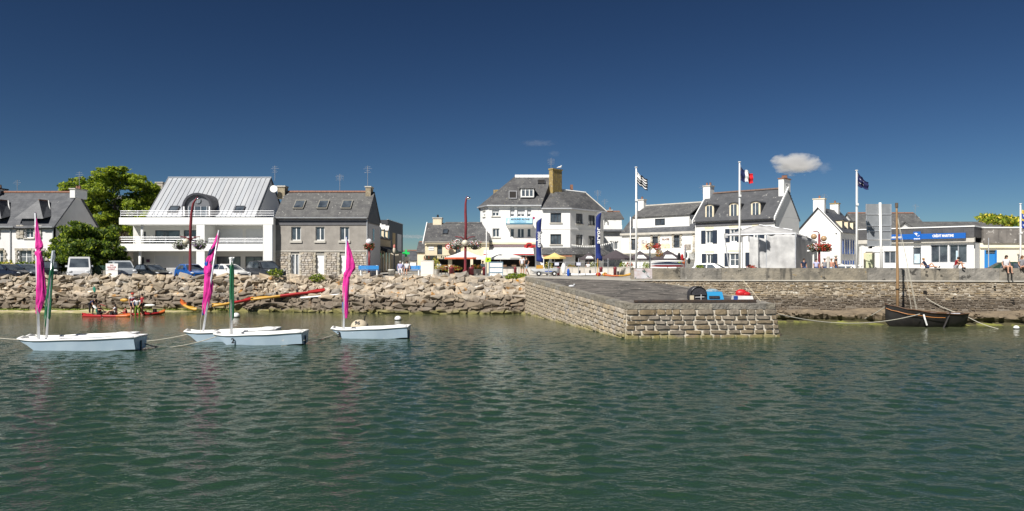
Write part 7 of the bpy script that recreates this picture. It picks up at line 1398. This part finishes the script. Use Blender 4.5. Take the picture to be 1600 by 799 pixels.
# parasols
def parasol(label, px, d, hw, ya, ye, m, val=None, n=8, flap=.16, patch=False):
    x = X(px, d); t = thing('parasol', label, 'parasol', (x, d, Q), group='parasols on the terraces'); r = hw / F * d; za, ze = Z(ya, d), Z(ye, d); P = [(x + r * math.cos(2 * math.pi * (k + .5) / n) * 1.03, d + r * .8 * math.sin(2 * math.pi * (k + .5) / n), ze) for k in range(n)]; b = MB(); f = MB()
    for k in range(n):
        p0, p1 = Vector(P[k]), Vector(P[(k + 1) % n]); ap = Vector((x, d, za)); m0, m1 = p0.lerp(ap, .5) - Vector((0, 0, .05)), p1.lerp(ap, .5) - Vector((0, 0, .05)); b.face([p0, p1, m1, m0], 1 if patch and k == 5 else 0); b.face([m0, m1, ap])
        f.face([p0, p1, p1 - Vector((0, 0, flap)), p0 - Vector((0, 0, flap))])
    o = b.build('canopy', [m, WPAINT] if patch else m, t, fixn=False); o.modifiers.new('Cloth', 'SOLIDIFY').thickness = .02; v = f.build('valance', val or m, t, fixn=False); v.modifiers.new('Cloth', 'SOLIDIFY').thickness = .012
    MB().tube([(x, d, Q), (x, d, za + .05)], .03, 8).build('pole', ALU, t); MB().lathe([(.28, 0), (.26, .08), (.06, .12)], (x, d, Q), 12).build('base', CONC, t)
    b = MB()
    for k in range(n): b.tube([(x, d, za - .1), (P[k][0], P[k][1], ze - .02)], .01, 4)
    b.build('ribs', ALU, t)
PW = cloth('parasol_white', (.80, .79, .75)); PD = cloth('parasol_plum_grey', (.075, .062, .07)); PY = cloth('parasol_yellow', (.75, .58, .22)); PO = cloth('orange_red', (.60, .12, .05))
parasol('big white parasol with an orange red valance, left of the straight street lamp', 727, 66, 33, 391, 402.5, PW, PO); parasol('big white parasol above the three panel notice board', 782, 65, 39, 390, 403, PW); parasol('small pale yellow parasol between the two blue banners', 866.5, 65, 18, 395, 402, PY)
for px, hw, ya, ye, l, d_ in ((920, 16, 395, 404, 'small plum grey parasol left of the slim blue banner', 69), (962, 27, 390.5, 403.5, 'big plum grey parasol right of the slim blue banner', 67), (1000, 20, 392, 404, 'plum grey parasol with white flap behind the striped flag pole', 68), (1043, 26, 391, 404, 'widest plum grey parasol in front of the painted murals', 67)): parasol(l, px, d_, hw, ya, ye, PD, patch=(px != 962))
# terrace planters, tables, chairs
def chairset(label, px, d, z=Q):
    x = X(px, d); t = thing('terrace_chair', label, 'chair', (x, d, z), group='terrace chairs'); MB().box(x - .22, x + .22, d - .22, d + .22, z + .44, z + .48).build('seat', mat('rattan', (.20, .12, .07), .8), t); MB().box(x - .22, x + .22, d + .2, d + .24, z + .48, z + .9).build('backrest', MATS['rattan'], t)
    for sx in (-.19, .19):
        for sy in (-.19, .19): MB().tube([(x + sx, d + sy, z), (x + sx, d + sy, z + .44)], .015, 5).build('leg', BLACKM, t)
def table(label, px, d, z=Q):
    x = X(px, d); t = thing('terrace_table', label, 'table', (x, d, z), group='terrace tables'); MB().lathe([(.4, 0), (.4, .03)], (x, d, z + .72), 16).build('tabletop', WPAINT if px < 760 else ALU, t); MB().tube([(x, d, z), (x, d, z + .72)], .03, 6).build('pillar', BLACKM, t); MB().lathe([(.22, 0), (.22, .03)], (x, d, z), 12).build('base', BLACKM, t)
for px, l in ((700, 'leftmost table under the orange edged parasol'), (745, 'table under the orange edged parasol near its right edge'), (772, 'leftmost table under the plain white parasol'), (798, 'rightmost table under the plain white parasol'), (1000, 'table behind the striped flag pole')): table('round terrace ' + l, px, 67)
for px, l in ((693, 'chair left of the leftmost parasol table'), (707, 'chair right of the leftmost parasol table'), (739, 'chair left of the second parasol table'), (752, 'chair right of the second parasol table'), (767, 'chair at the left edge of the plain white parasol'), (788, 'chair in the middle under the plain white parasol'), (803, 'chair at the right edge of the plain white parasol')): chairset('brown terrace ' + l, px, 67.3)
def planter(label, px, d, w_, h_, m, seed, boat=False, fl=(LEAFL, LEAFM, FLR), z=Q, fh=.5, n=500):
    x = X(px, d); t = thing('planter', label, 'planter', (x, d, z))
    if boat: b = MB(); rows, S = hull(b, w_, [(0, .1, h_, h_ * .5, .05), (.25, .4, h_ * .9, .05, .2), (1, .4, h_ * .95, .06, .25)], n=10); o = b.build('boat_hull', m, t, True); o.data.transform(Matrix.Translation((0, 0, .1))); 
    else: MB().lathe([(w_ * .38, 0), (w_ * .5, h_ * .9), (w_ * .54, h_ * .92), (w_ * .54, h_)], (x, d, z), 14).build('tub', m, t)
    leaves('plants', [(x - w_ * .2, d, z + h_ + fh * .3, w_ * .32, .3, fh * .55), (x + w_ * .22, d, z + h_ + fh * .25, w_ * .3, .3, fh * .5)], n, .06, list(fl), t, seed=seed)
planter('old pale rowing boat filled with flowers below the orange edged parasol', 704, 62, 2.0, .5, GEL, 1, True); planter('round stone tub with plants right of the straight street lamp', 745, 62, .9, .55, CONC, 2); planter('flower tub at the corner of the corner building terrace', 893, 67, .8, .5, CREAM, 3)
for px, l, mm in ((667, 'leafy bush with red flowers behind the cream cabinet', (LEAFM, LEAFD, FLR)), (681, 'yellow flowered bush left of the restaurant sign', (LEAFM, FLY, LEAFL)), (858, 'dark bush with yellow flowers behind the trailer dinghy', (LEAFD, FLY, LEAFM)), (928, 'tall green terrace plant left of the slim blue banner', (LEAFL, LEAFM, FLW)), (973, 'green terrace plant under the big plum grey parasol', (LEAFL, LEAFM)), (984, 'terrace plant with pink flowers near the end of the slab wall', (LEAFM, FLR)), (1010, 'yellow green terrace plant behind the striped flag pole', (LEAFL, LEAFM)), (1093, 'dry yellow green bush left of the white car behind the parapet', (LEAFL, LEAFM)), (1174, 'small pink flowered plant on the quay edge left of the tent', (LEAFD, FLR))):
    dd = {667: 64, 681: 66, 858: 62.5, 1093: 56, 1174: 52}.get(px, 66); hh = {667: 1.0, 681: .9, 1093: .35, 1174: .35}.get(px, .55); planter(l, px, dd, .7, .5, CONC, px, fl=mm, fh=hh * 1.6, n=450)
# people on the quay and wall
person('man in white shirt and khaki shorts standing left by the pier root', q(816, 61, Q), R(150), 'stand', KW, KH, HAIRD, 1.76, legs=.9); person('man in black shirt and pale blue shorts standing right by the pier root', q(823, 61.2, Q), R(-60), 'walk', BK, BL, HAIRD, 1.72, legs=.9)
person('person in blue and white top sitting left of two on the low bench', q(625.5, 61.5, Q + .42), R(10), 'sit', LIL, KW, mat('grey_hair', (.4, .38, .35), .6), 1.68, legs=2); person('person in white shirt sitting right of two on the low bench', q(636, 61.5, Q + .42), R(-8), 'sit', KW, NB, HAIRD, 1.72, legs=.9)
person('person in white sitting far back under the plain white parasol', q(778, 69.5, Q + .42), 0, 'sit', KW, DEN, HAIRD, 1.7); person('person in blue sitting just left of the three panel notice board', q(754, 65, Q + .42), R(30), 'sit', BL, DEN, HAIRD, 1.7); person('person in pale top sitting behind the boat shaped planter', q(686, 68, Q + .42), R(-10), 'sit', KW, BK, HAIRD, 1.6); person('person in white seated behind the slab wall near the dark doorway', q(919, 68, Q + .42), 0, 'sit', KW, BK, HAIRD, 1.6)
person('woman with dark hair and dark top standing at the parapet right of the tent', q(1256, 51.2, Q), R(10), 'stand', NB, DEN, HAIRD, 1.44); person('person in a lilac shirt at the parapet beside the double globe lamp', q(1275.5, 51.2, Q), R(-15), 'stand', LIL, DEN, HAIRD, 1.42); person('dark haired person half hidden behind a post right of the double globe lamp', q(1288.5, 52.5, Q), R(0), 'stand', GRY, DEN, HAIRD, 1.45)
person('person in a pale cap and black shirt standing bent beside a child', q(1306, 51, Q), R(75), 'stand', BK, DEN, HAIRD, 1.68, cap=cloth('pale_cap', (.55, .52, .45))); person('child in a pink top in front of the person with the pale cap', q(1299, 51, Q), R(-50), 'stand', cloth('salmon', (.55, .28, .2)), BL, HAIRB, 1.42)
def onwall(px, n=0.0): s_ = ((px - 800) / F * WA.y - WA.x) / (WD.x - (px - 800) / F * WD.y); return (*wp(s_, n), 3.60)
person('boy in dark blue lying back on the parapet in front of the narrow bank window', onwall(1450, -.2), R(62), 'lean', NB, DEN, mat('blond_hair', (.35, .2, .08), .6), 1.5); person('person in red hugging their knees on the parapet before the bank window', onwall(1495, -.18), R(48), 'hug', PKC, GRY, HAIRD, 1.62)
person('girl in white T shirt sitting on the parapet with legs dangling over the water', onwall(1571.5, .02), R(-4), 'sit', KW, cloth('pale_shorts', (.5, .42, .40)), HAIRD, 1.72, longhair=True, legs=.35); person('red haired person in grey top sitting on the parapet at the right edge', onwall(1596, .02), R(12), 'sit', GRY, GRY, HAIRB, 1.68, longhair=True, legs=.35)
# ---- marquee
TC = mat('grey_white_canvas', (.56, .56, .55), .8, (.35, .35, .35), 1.2, .03, 3, streak=((.34, .34, .34), (2.5, 2.5, .25), .62))
t = thing('marquee_tent', 'large pale grey canvas marquee with an open left end on the quay', 'tent', (X(1200, 56), 56, Q)); P3 = lambda px, py, d: Vector((X(px, d), d, Z(py, d)))
FLc, FRc, BRc, BLc, PK, PR = P3(1132, 368, 55.5), P3(1243, 365, 53), P3(1276, 377, 61), P3(1160, 370, 62), P3(1186, 351.5, 57.5), P3(1238, 359.5, 56.0)
def wavy(A, B, C, D, n, m, amp, nm, mat_, seed):
    rg = random.Random(seed); b = MB(); N3 = (B - A).cross(D - A).normalized(); G = []
    for i in range(n + 1):
        G.append([A.lerp(B, i / n).lerp(D.lerp(C, i / n), j / m) + N3 * amp * (math.sin(i * .8 + seed + .25 * j) + .8 * math.sin(i * .33 - j * .2)) * min(1, min(i, n - i) * .5) for j in range(m + 1)])
    for i in range(n):
        for j in range(m): b.face([G[i][j], G[i + 1][j], G[i + 1][j + 1], G[i][j + 1]])
    o = b.build(nm, mat_, t, True, fixn=False); o.modifiers.new('Cloth', 'SOLIDIFY').thickness = .02
wavy(FLc, FRc, PR, PK, 20, 8, .035, 'canopy_front', TC, 1); wavy(FLc, PK, BRc.lerp(BLc, .5) + Vector((0, 0, 1.0)), BLc, 10, 8, .03, 'canopy_left', TC, 2); wavy(FRc, BRc, BRc.lerp(BLc, .45) + Vector((0, 0, .9)), PR, 10, 8, .03, 'canopy_right', TC, 3); wavy(PK, PR, BRc.lerp(BLc, .45) + Vector((0, 0, .9)), BRc.lerp(BLc, .5) + Vector((0, 0, .95)), 8, 6, .02, 'canopy_back', TC, 7)
def dn(v, z=Q): return Vector((v.x, v.y, z))
W0 = FLc.lerp(FRc, .36); Wm = FLc.lerp(FRc, .60); lo = Vector((0, 0, .12))
wavy(dn(W0, Q + .05), dn(Wm, Q + .05), Wm - lo - Vector((0, 0, .25)), W0 - lo, 14, 12, .07, 'front_wall_curtain', TC, 4); wavy(dn(Wm, Q + .05) - Vector((0, .03, 0)), dn(FRc, Q + .05), FRc - lo * .3, Wm - lo * .3, 20, 12, .06, 'front_wall_panel', TC, 5); wavy(dn(FRc, Q + .05), dn(BRc, Q + .05), BRc, FRc - lo * .2, 16, 12, .025, 'side_wall', TC, 6)
for A_, B_ in ((P3(1141, 415, 55.3), FLc), (dn(Wm), Wm), (dn(FRc), FRc), (dn(BRc), BRc), (dn(BLc), BLc)): MB().tube([tuple(dn(A_)), tuple(B_)], .045, 8).build('tent_pole', ALU, t)
b = MB(); b.tube([tuple(FLc), tuple(FRc)], .04, 6); b.tube([tuple(PK), tuple(PR)], .04, 6); b.build('frame_tube', STEEL, t)
MB().box(FLc.x - .05, FLc.x + .25, FLc.y - .08, FLc.y, FLc.z - .2, FLc.z + .15).build('corner_flap', TC, t)
# ---- boat rack left of the white house
t = thing('boat_rack', 'rack with stacked white hulls and dark stripes behind the parapet', 'rack', (X(1045, 53), 53, Q))
for px in (1015.5, 1071): MB().tube([(X(px, 53), 53, Q), (X(px, 53), 53, Z(386, 53))], .05, 8).build('rack_post', STEEL, t)
for k, (py, m_) in enumerate(((408.5, WPAINT), (411.5, mat('navy_hull', (.03, .05, .10), .4)), (413.8, mat('grey_hull', (.4, .42, .46), .4)), (416.0, PKC))): MB().ball((X(1043, 53), 53, Z(py, 53)), (1.35, .35, .075), 16, 6).build('stacked_hull', m_, t, True)
for k, (px, py, l) in enumerate(((1015, 385, 'flower cluster on the left rack post'), (1027, 386, 'red and pink flower ball beside the left rack post'), (1030, 396, 'hanging flower ball under the pink one'))):
    tt = thing('hanging_flowers', l, 'flowers', (X(px, 56), 56, Z(py, 56))); leaves('flowers', [(X(px, 56), 56, Z(py, 56), .32, .3, .32)], 320, .055, [LEAFD, FLR, FLR if k == 1 else FLY], tt, seed=60 + k, kind='stuff'); MB().tube([(X(px, 56), 56, Z(py + 4, 56)), (X(px, 56), 56, Z(py + (16 if k == 0 else 8), 56))], .03, 6).build('stalk', STEEL, tt)
t = thing('beach_shop_stand', 'stand of rackets and leaflets by the door of the long white building', 'stand', (X(1076, 54), 54, Q))
for k, (px, py, m_) in enumerate(((1061, 400, BLACKM), (1066, 402, KR), (1072, 399, BLACKM), (1077, 408, BLACKM), (1062, 412, mat('lime', (.45, .65, .03))), (1069, 409, KO))): MB().ball((X(px, 54), 54 + k * .03, Z(py, 54)), (.12, .05, .25), 10, 8).build('hung_item', m_, t, True)
MB().tube([(X(1071, 54), 54.2, Q), (X(1071, 54), 54.2, Z(383, 54))], .03, 6).build('post', MAROON, t)
# ---- road sign back, posters, bus shelter
d = 52; t = thing('road_sign', 'tall grey back of a large direction sign on a single white pole', 'sign', (X(1375, d), d, Q)); MB().tube([(X(1376.5, d), d - .1, Q), (X(1374, d), d - .1, Z(317, d))], .09, 10).build('pole', WPAINT, t, True); SB = mat('sign_back_grey', (.20, .215, .23), .6, (.26, .275, .29), 1.5)
rowsb = [(319, 335), (336.5, 352.5), (354, 361), (362, 374), (375.5, 384)]
for k, (ya, yb_) in enumerate(rowsb):
    o_ = k * .6; a, m_, c = X(1353 + o_, d), X(1374.5 + o_ * .3, d), X(1392 - o_ * .1, d); pn = MB().box(a, c, d, d + .05, Z(yb_, d), Z(ya, d)).build('sign_panel', SB, t)
    b = MB(); b.box(a - .02, a + .03, d - .06, d - .003, Z(yb_, d), Z(ya, d)); b.box(c - .03, c + .02, d - .06, d - .003, Z(yb_, d), Z(ya, d)); b.build('edge_rail', ALU, pn); MB().box(a, c, d - .05, d - .004, Z(yb_, d) - .03, Z(yb_, d) + .02).build('cross_rail', ALU, pn)
t = thing('map_panel', 'pale green map panel on a cream frame left of the road sign pole', 'sign', (X(1358, 55), 55, Q)); MB().box(X(1350, 55), X(1366.5, 55), 55, 55.06, Q + .1, Z(395, 55)).build('frame', CREAM, t); MB().box(X(1351.5, 55), X(1365, 55), 54.97, 54.998, Q + .3, Z(397, 55)).build('map_sheet', mat('map_print', (.55, .62, .40), .5, (.70, .66, .45), 2.2, spots=[((.2, .35, .12), 5, .66)]), t)
t = thing('white_cabinet', 'plain white cabinet between the map panel and the road sign pole', 'cabinet', (X(1372, 56), 56, Q)); MB().box(X(1367.5, 56), X(1380, 56), 56, 56.5, Q, Z(394.5, 56)).build('housing', WPAINT, t); MB().box(X(1367, 56), X(1380.5, 56), 55.97, 56.53, Z(394.5, 56) + .002, Z(394, 56)).build('lid', ALU, t)
t = thing('camera_post', 'white post with two black floodlights beside the map panel', 'post', (X(1347.5, 54), 54, Q)); MB().box(X(1346, 54), X(1349.5, 54), 54, 54.15, Q, Z(384, 54)).build('post', WPAINT, t)
for px, py in ((1360, 387), (1363.5, 384.5)): MB().box(X(px - 2, 54), X(px + 2, 54), 53.9, 54.15, Z(py + 1.5, 54), Z(py - 1.5, 54)).build('floodlight', BLACKM, t)
MB().tube([(X(1349, 54), 54.05, Z(385, 54)), (X(1362, 54), 54.05, Z(387, 54))], .025, 6).build('arm', WPAINT, t)
t = thing('white_fence', 'low white rail fence behind the parapet right of the starred flag pole', 'fence', (X(1335, 53), 53, Q)); 
for k in range(2): MB().box(X(1322, 53), X(1348, 53), 53, 53.04, Q + .5 + k * .38, Q + .58 + k * .38).build('rail', WPAINT, t)
for k in range(4): MB().box(X(1322 + k * 8.6, 53) - .04, X(1322 + k * 8.6, 53) + .04, 53.041, 53.1, Q, Q + .98).build('post', WPAINT, t)
t = thing('phone_shelter', 'glass sided shelter with a curved white roof right of the marquee', 'shelter', (X(1258, 57), 57, Q)); a, c = X(1251, 57), X(1272, 57)
MB().box(a, a + .06, 57, 57.06, Q, Z(393, 57)).build('post', WPAINT, t); MB().box(c - .1, c, 57, 57.1, Q, Z(393, 57)).build('post', WPAINT, t); MB().box((a + c) / 2 - .03, (a + c) / 2 + .03, 57.5, 57.56, Q, Z(393, 57)).build('post', WPAINT, t); MB().xprism([(56.8, Z(393, 57)), (58.2, Z(393, 57)), (58.1, Z(390, 57)), (57.5, Z(389.5, 57)), (56.9, Z(391.5, 57))], a - .06, c + .06).build('roof', WPAINT, t); MB().box(a + .07, c - .11, 58.0, 58.03, Q + .2, Z(394, 57)).build('pane', mat('shelter_glass', (.28, .34, .34), .15, spec=.8), t)
tag(MB().tube([q(1294, 50.9, Q), q(1294, 50.9, Z(401, 50.9))], .1, 10).build('grey_post', CONC), 'short grey post behind the parapet beside the person with the pale cap', 'post')
# bunting
t = thing('bunting', 'string of small white flags strung from the corner building towards the long white building', 'bunting', (X(925, 66), 66, Z(384, 66))); A_, B_ = P3(893, 382, 75), P3(965, 375, 72); pts = sag(A_, B_, .35, 24); MB().tube(pts, .01, 4).build('string', ROPE, t); b = MB()
for i in range(24): p0, p1 = Vector(pts[i]), Vector(pts[i + 1]); b.face([p0, p0.lerp(p1, .7), p0.lerp(p1, .35) - Vector((0, 0, .2))])
o = b.build('pennants', WPAINT, t, fixn=False); o.modifiers.new('Cloth', 'SOLIDIFY').thickness = .006
# quay side litter on wall, painted things in the boulders
for k, (px, py, m_, l) in enumerate(((254, 472, mat('tag_blue', (.25, .35, .48), .8, (.5, .5, .48), 6), 'blue painted patch on a boulder above the orange kayak'), (296, 463, MATS['tag_blue'], 'larger blue painted patch on a boulder left of the pink sail'), (462, 457, MATS['tag_blue'], 'blue painted patch on a boulder above the yellow kayak'))): pass

# ================================================================ TREES, HEDGES
def tree(label, px, d, blobs, n, size, mats, w_, seed, name='tree', base=None, limbs=()):
    x = X(px, d); t = thing(name, label, 'tree' if name != 'hedge' else 'hedge', (x, d, base or QL)); zb = base or QL; bl = [(X(a, d), d + dy, Z(c, d), rx / F * d, rx / F * d * .8, rz_ / F * d) for a, c, rx, rz_, dy in blobs]
    rq = random.Random(seed * 9 + 1); sub_ = []
    for q_ in bl:
        for _ in range(9):
            v = Vector((rq.gauss(0, 1), rq.gauss(0, 1), rq.gauss(0, 1))).normalized(); f_ = rq.uniform(.22, .42); sub_.append((q_[0] + v.x * q_[3] * .95, q_[1] + v.y * q_[4] * .95, q_[2] + v.z * q_[5] * .95, q_[3] * f_, q_[4] * f_, q_[5] * f_ * .8))
    core = [(a_[0], a_[1], a_[2], a_[3] * .8, a_[4] * .8, a_[5] * .8) for a_ in bl]
    b = MB(); tp = max(z for _, _, z, *_ in bl) - 1
    b.tube([(x, d, zb), (x + .1, d, zb + (tp - zb) * .35), (x, d, zb + (tp - zb) * .8)], [.3, .22, .08], 8); tr = b.build('trunk', BARK, t)
    for q_ in bl[::2]: MB().tube([(x + .05, d, zb + (tp - zb) * .3), ((x + q_[0]) / 2, (d + q_[1]) / 2, (zb + (tp - zb) * .3 + q_[2]) / 2 + .3), (q_[0], q_[1], q_[2])], [.14, .09, .03], 6).build('limb', BARK, t)
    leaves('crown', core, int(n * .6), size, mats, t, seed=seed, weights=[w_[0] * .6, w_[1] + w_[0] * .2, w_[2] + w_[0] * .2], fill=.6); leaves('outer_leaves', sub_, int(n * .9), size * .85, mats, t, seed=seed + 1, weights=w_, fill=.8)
rg = random.Random(5)
tree('tall yellow green tree behind the white house gable', 180, 82, [(122, 290, 22, 16, 0), (150, 280, 24, 13, 1), (185, 276, 28, 12, -1), (215, 288, 24, 15, 0), (232, 302, 15, 18, 1), (165, 305, 34, 22, -1), (205, 318, 32, 24, 1), (140, 320, 26, 22, 0), (175, 345, 40, 24, 1), (215, 350, 22, 24, 0), (108, 296, 12, 9, 0)], 20000, .20, [LEAFL, LEAFM, LEAFD], [.7, .22, .08], 1)
tree('broad dark green bush like tree behind the white van', 140, 66, [(112, 372, 24, 18, 0), (140, 362, 24, 14, -1), (168, 368, 22, 16, 0), (105, 395, 22, 20, -1), (135, 392, 30, 22, -1.5), (170, 395, 24, 22, -.5), (95, 412, 16, 16, 0), (150, 412, 34, 16, -1), (185, 408, 14, 18, 0)], 13000, .17, [LEAFM, LEAFD, LEAFL], [.55, .25, .2], 2)
def hedge(label, px0, px1, y0, d, n, seed, m):
    t = thing('hedge', label, 'hedge', (X((px0 + px1) / 2, d), d, QL)); bl = [(X(px, d), d, (QL + Z(y0, d)) / 2, .7, .6, (Z(y0, d) - QL) / 2 * 1.05 + rg.uniform(-.05, .1)) for px in np.arange(px0, px1, 9)]; leaves('foliage', bl, n, .12, m, t, seed=seed); MB().box(X(px0, d), X(px1, d), d - .2, d + .2, QL, (QL + Z(y0, d)) / 2).build('stems', BARK, t)
hedge('clipped green hedge between the navy saloon and the pink sail', 28, 84, 411, 65.5, 3600, 11, [LEAFM, LEAFL, LEAFD]); hedge('pale leaved hedge at the left edge below the white house', -30, 24, 409, 65.8, 3000, 12, [LEAFM, LEAFL, FLY])
t = thing('green_fence', 'green metal railing between the white van and the notice board', 'fence', (X(153, 63.5), 63.5, QL)); GM = mat('green_railing', (.05, .12, .09), .5); fm = MB().box(-.02, .02, -.02, .02, 0, 1.3).mesh('railing_bar', GM)
for i in range(20): place(fm, 'railing_bar', t, (X(140, 63.5) + i * .13, 63.5, QL))
for z_ in (QL + .1, QL + 1.2): MB().box(X(140, 63.5) - .05, X(140, 63.5) + 2.6, 63.53, 63.56, z_, z_ + .05).build('rail', GM, t)

# ================================================================ CLOUDS
def cloud(label, px, py, w_, h_, D, dens, seed, nsc=2.2, thr=.42):
    x, z = X(px, D), Z(py, D); sx, sz = w_ / F * D / 2, h_ / F * D / 2; m = bpy.data.materials.new('cloud_vapour'); m.use_nodes = True; T = m.node_tree; N, L_ = T.nodes, T.links; N.remove(N['Principled BSDF'])
    v = N.new('ShaderNodeVolumePrincipled'); v.inputs['Color'].default_value = (1, 1, 1, 1); v.inputs['Anisotropy'].default_value = .2; tc = N.new('ShaderNodeTexCoord'); mp = N.new('ShaderNodeMapping'); mp.inputs['Location'].default_value = (seed, seed * .7, 0); mp.inputs['Scale'].default_value = (sx / sz * .5, .6, 1); L_.new(tc.outputs['Object'], mp.inputs[0])
    no = N.new('ShaderNodeTexNoise'); no.inputs['Scale'].default_value = nsc; no.inputs['Detail'].default_value = 7; no.inputs['Roughness'].default_value = .62; L_.new(mp.outputs[0], no.inputs[0])
    ln = N.new('ShaderNodeVectorMath'); ln.operation = 'LENGTH'; L_.new(tc.outputs['Object'], ln.inputs[0])
    a = N.new('ShaderNodeMath'); a.operation = 'MULTIPLY_ADD'; L_.new(ln.outputs['Value'], a.inputs[0]); a.inputs[1].default_value = -.62; a.inputs[2].default_value = .52
    s = N.new('ShaderNodeMath'); L_.new(a.outputs[0], s.inputs[0]); L_.new(no.outputs[0], s.inputs[1])
    r = N.new('ShaderNodeMapRange'); r.inputs[1].default_value = thr; r.inputs[2].default_value = thr + .28; r.inputs[4].default_value = dens; L_.new(s.outputs[0], r.inputs[0]); L_.new(r.outputs[0], v.inputs['Density']); L_.new(v.outputs[0], N['Material Output'].inputs['Volume'])
    b = MB(); b.ball((0, 0, 0), (1, 1, 1), 24, 14); o = b.build('cloud', m, None, True); o.location = (x, D, z); o.scale = (sx, sx * .6, sz); tag(o, kind='stuff', label=label, cat='cloud'); m.cycles.volume_step_rate = .4
cloud('small white puffy cloud over the rightmost flagpole', 1243, 256, 84, 40, 2500, .06, 1.3, 1.6, .46)
cloud('faint wispy cloud fragment right of the puffy cloud', 1287, 262, 30, 26, 2500, .006, 4.1, 2.5, .52); cloud('faint wisp of cloud above the ochre chimney', 840, 224, 70, 12, 2600, .002, 6.2, 2.0, .5); cloud('tiny pale wisp of cloud just above the grid aerial', 866, 240, 22, 12, 2600, .003, 8.2, 2.0, .46)
cloud('low thin cloud bank seen through the street gap', 648, 370, 90, 7, 4000, .004, 2.2, 1.2, .40)

flagpole('short pole carrying the blue and yellow flag at the right edge', 1594.5, 319, 58); flag('blue and yellow patterned flag hanging at the right edge', 1595.5, 58, .9, 1.5, 329, .1, [cloth('flag_mid_blue', (.01, .05, .30)), FLY, FWh], lambda u, v: 1 if v < .2 or (.5 < v < .6 and u < .5) else (2 if int(u * 9) % 4 == 1 and int(v * 12) % 3 == 0 else 0), 4)
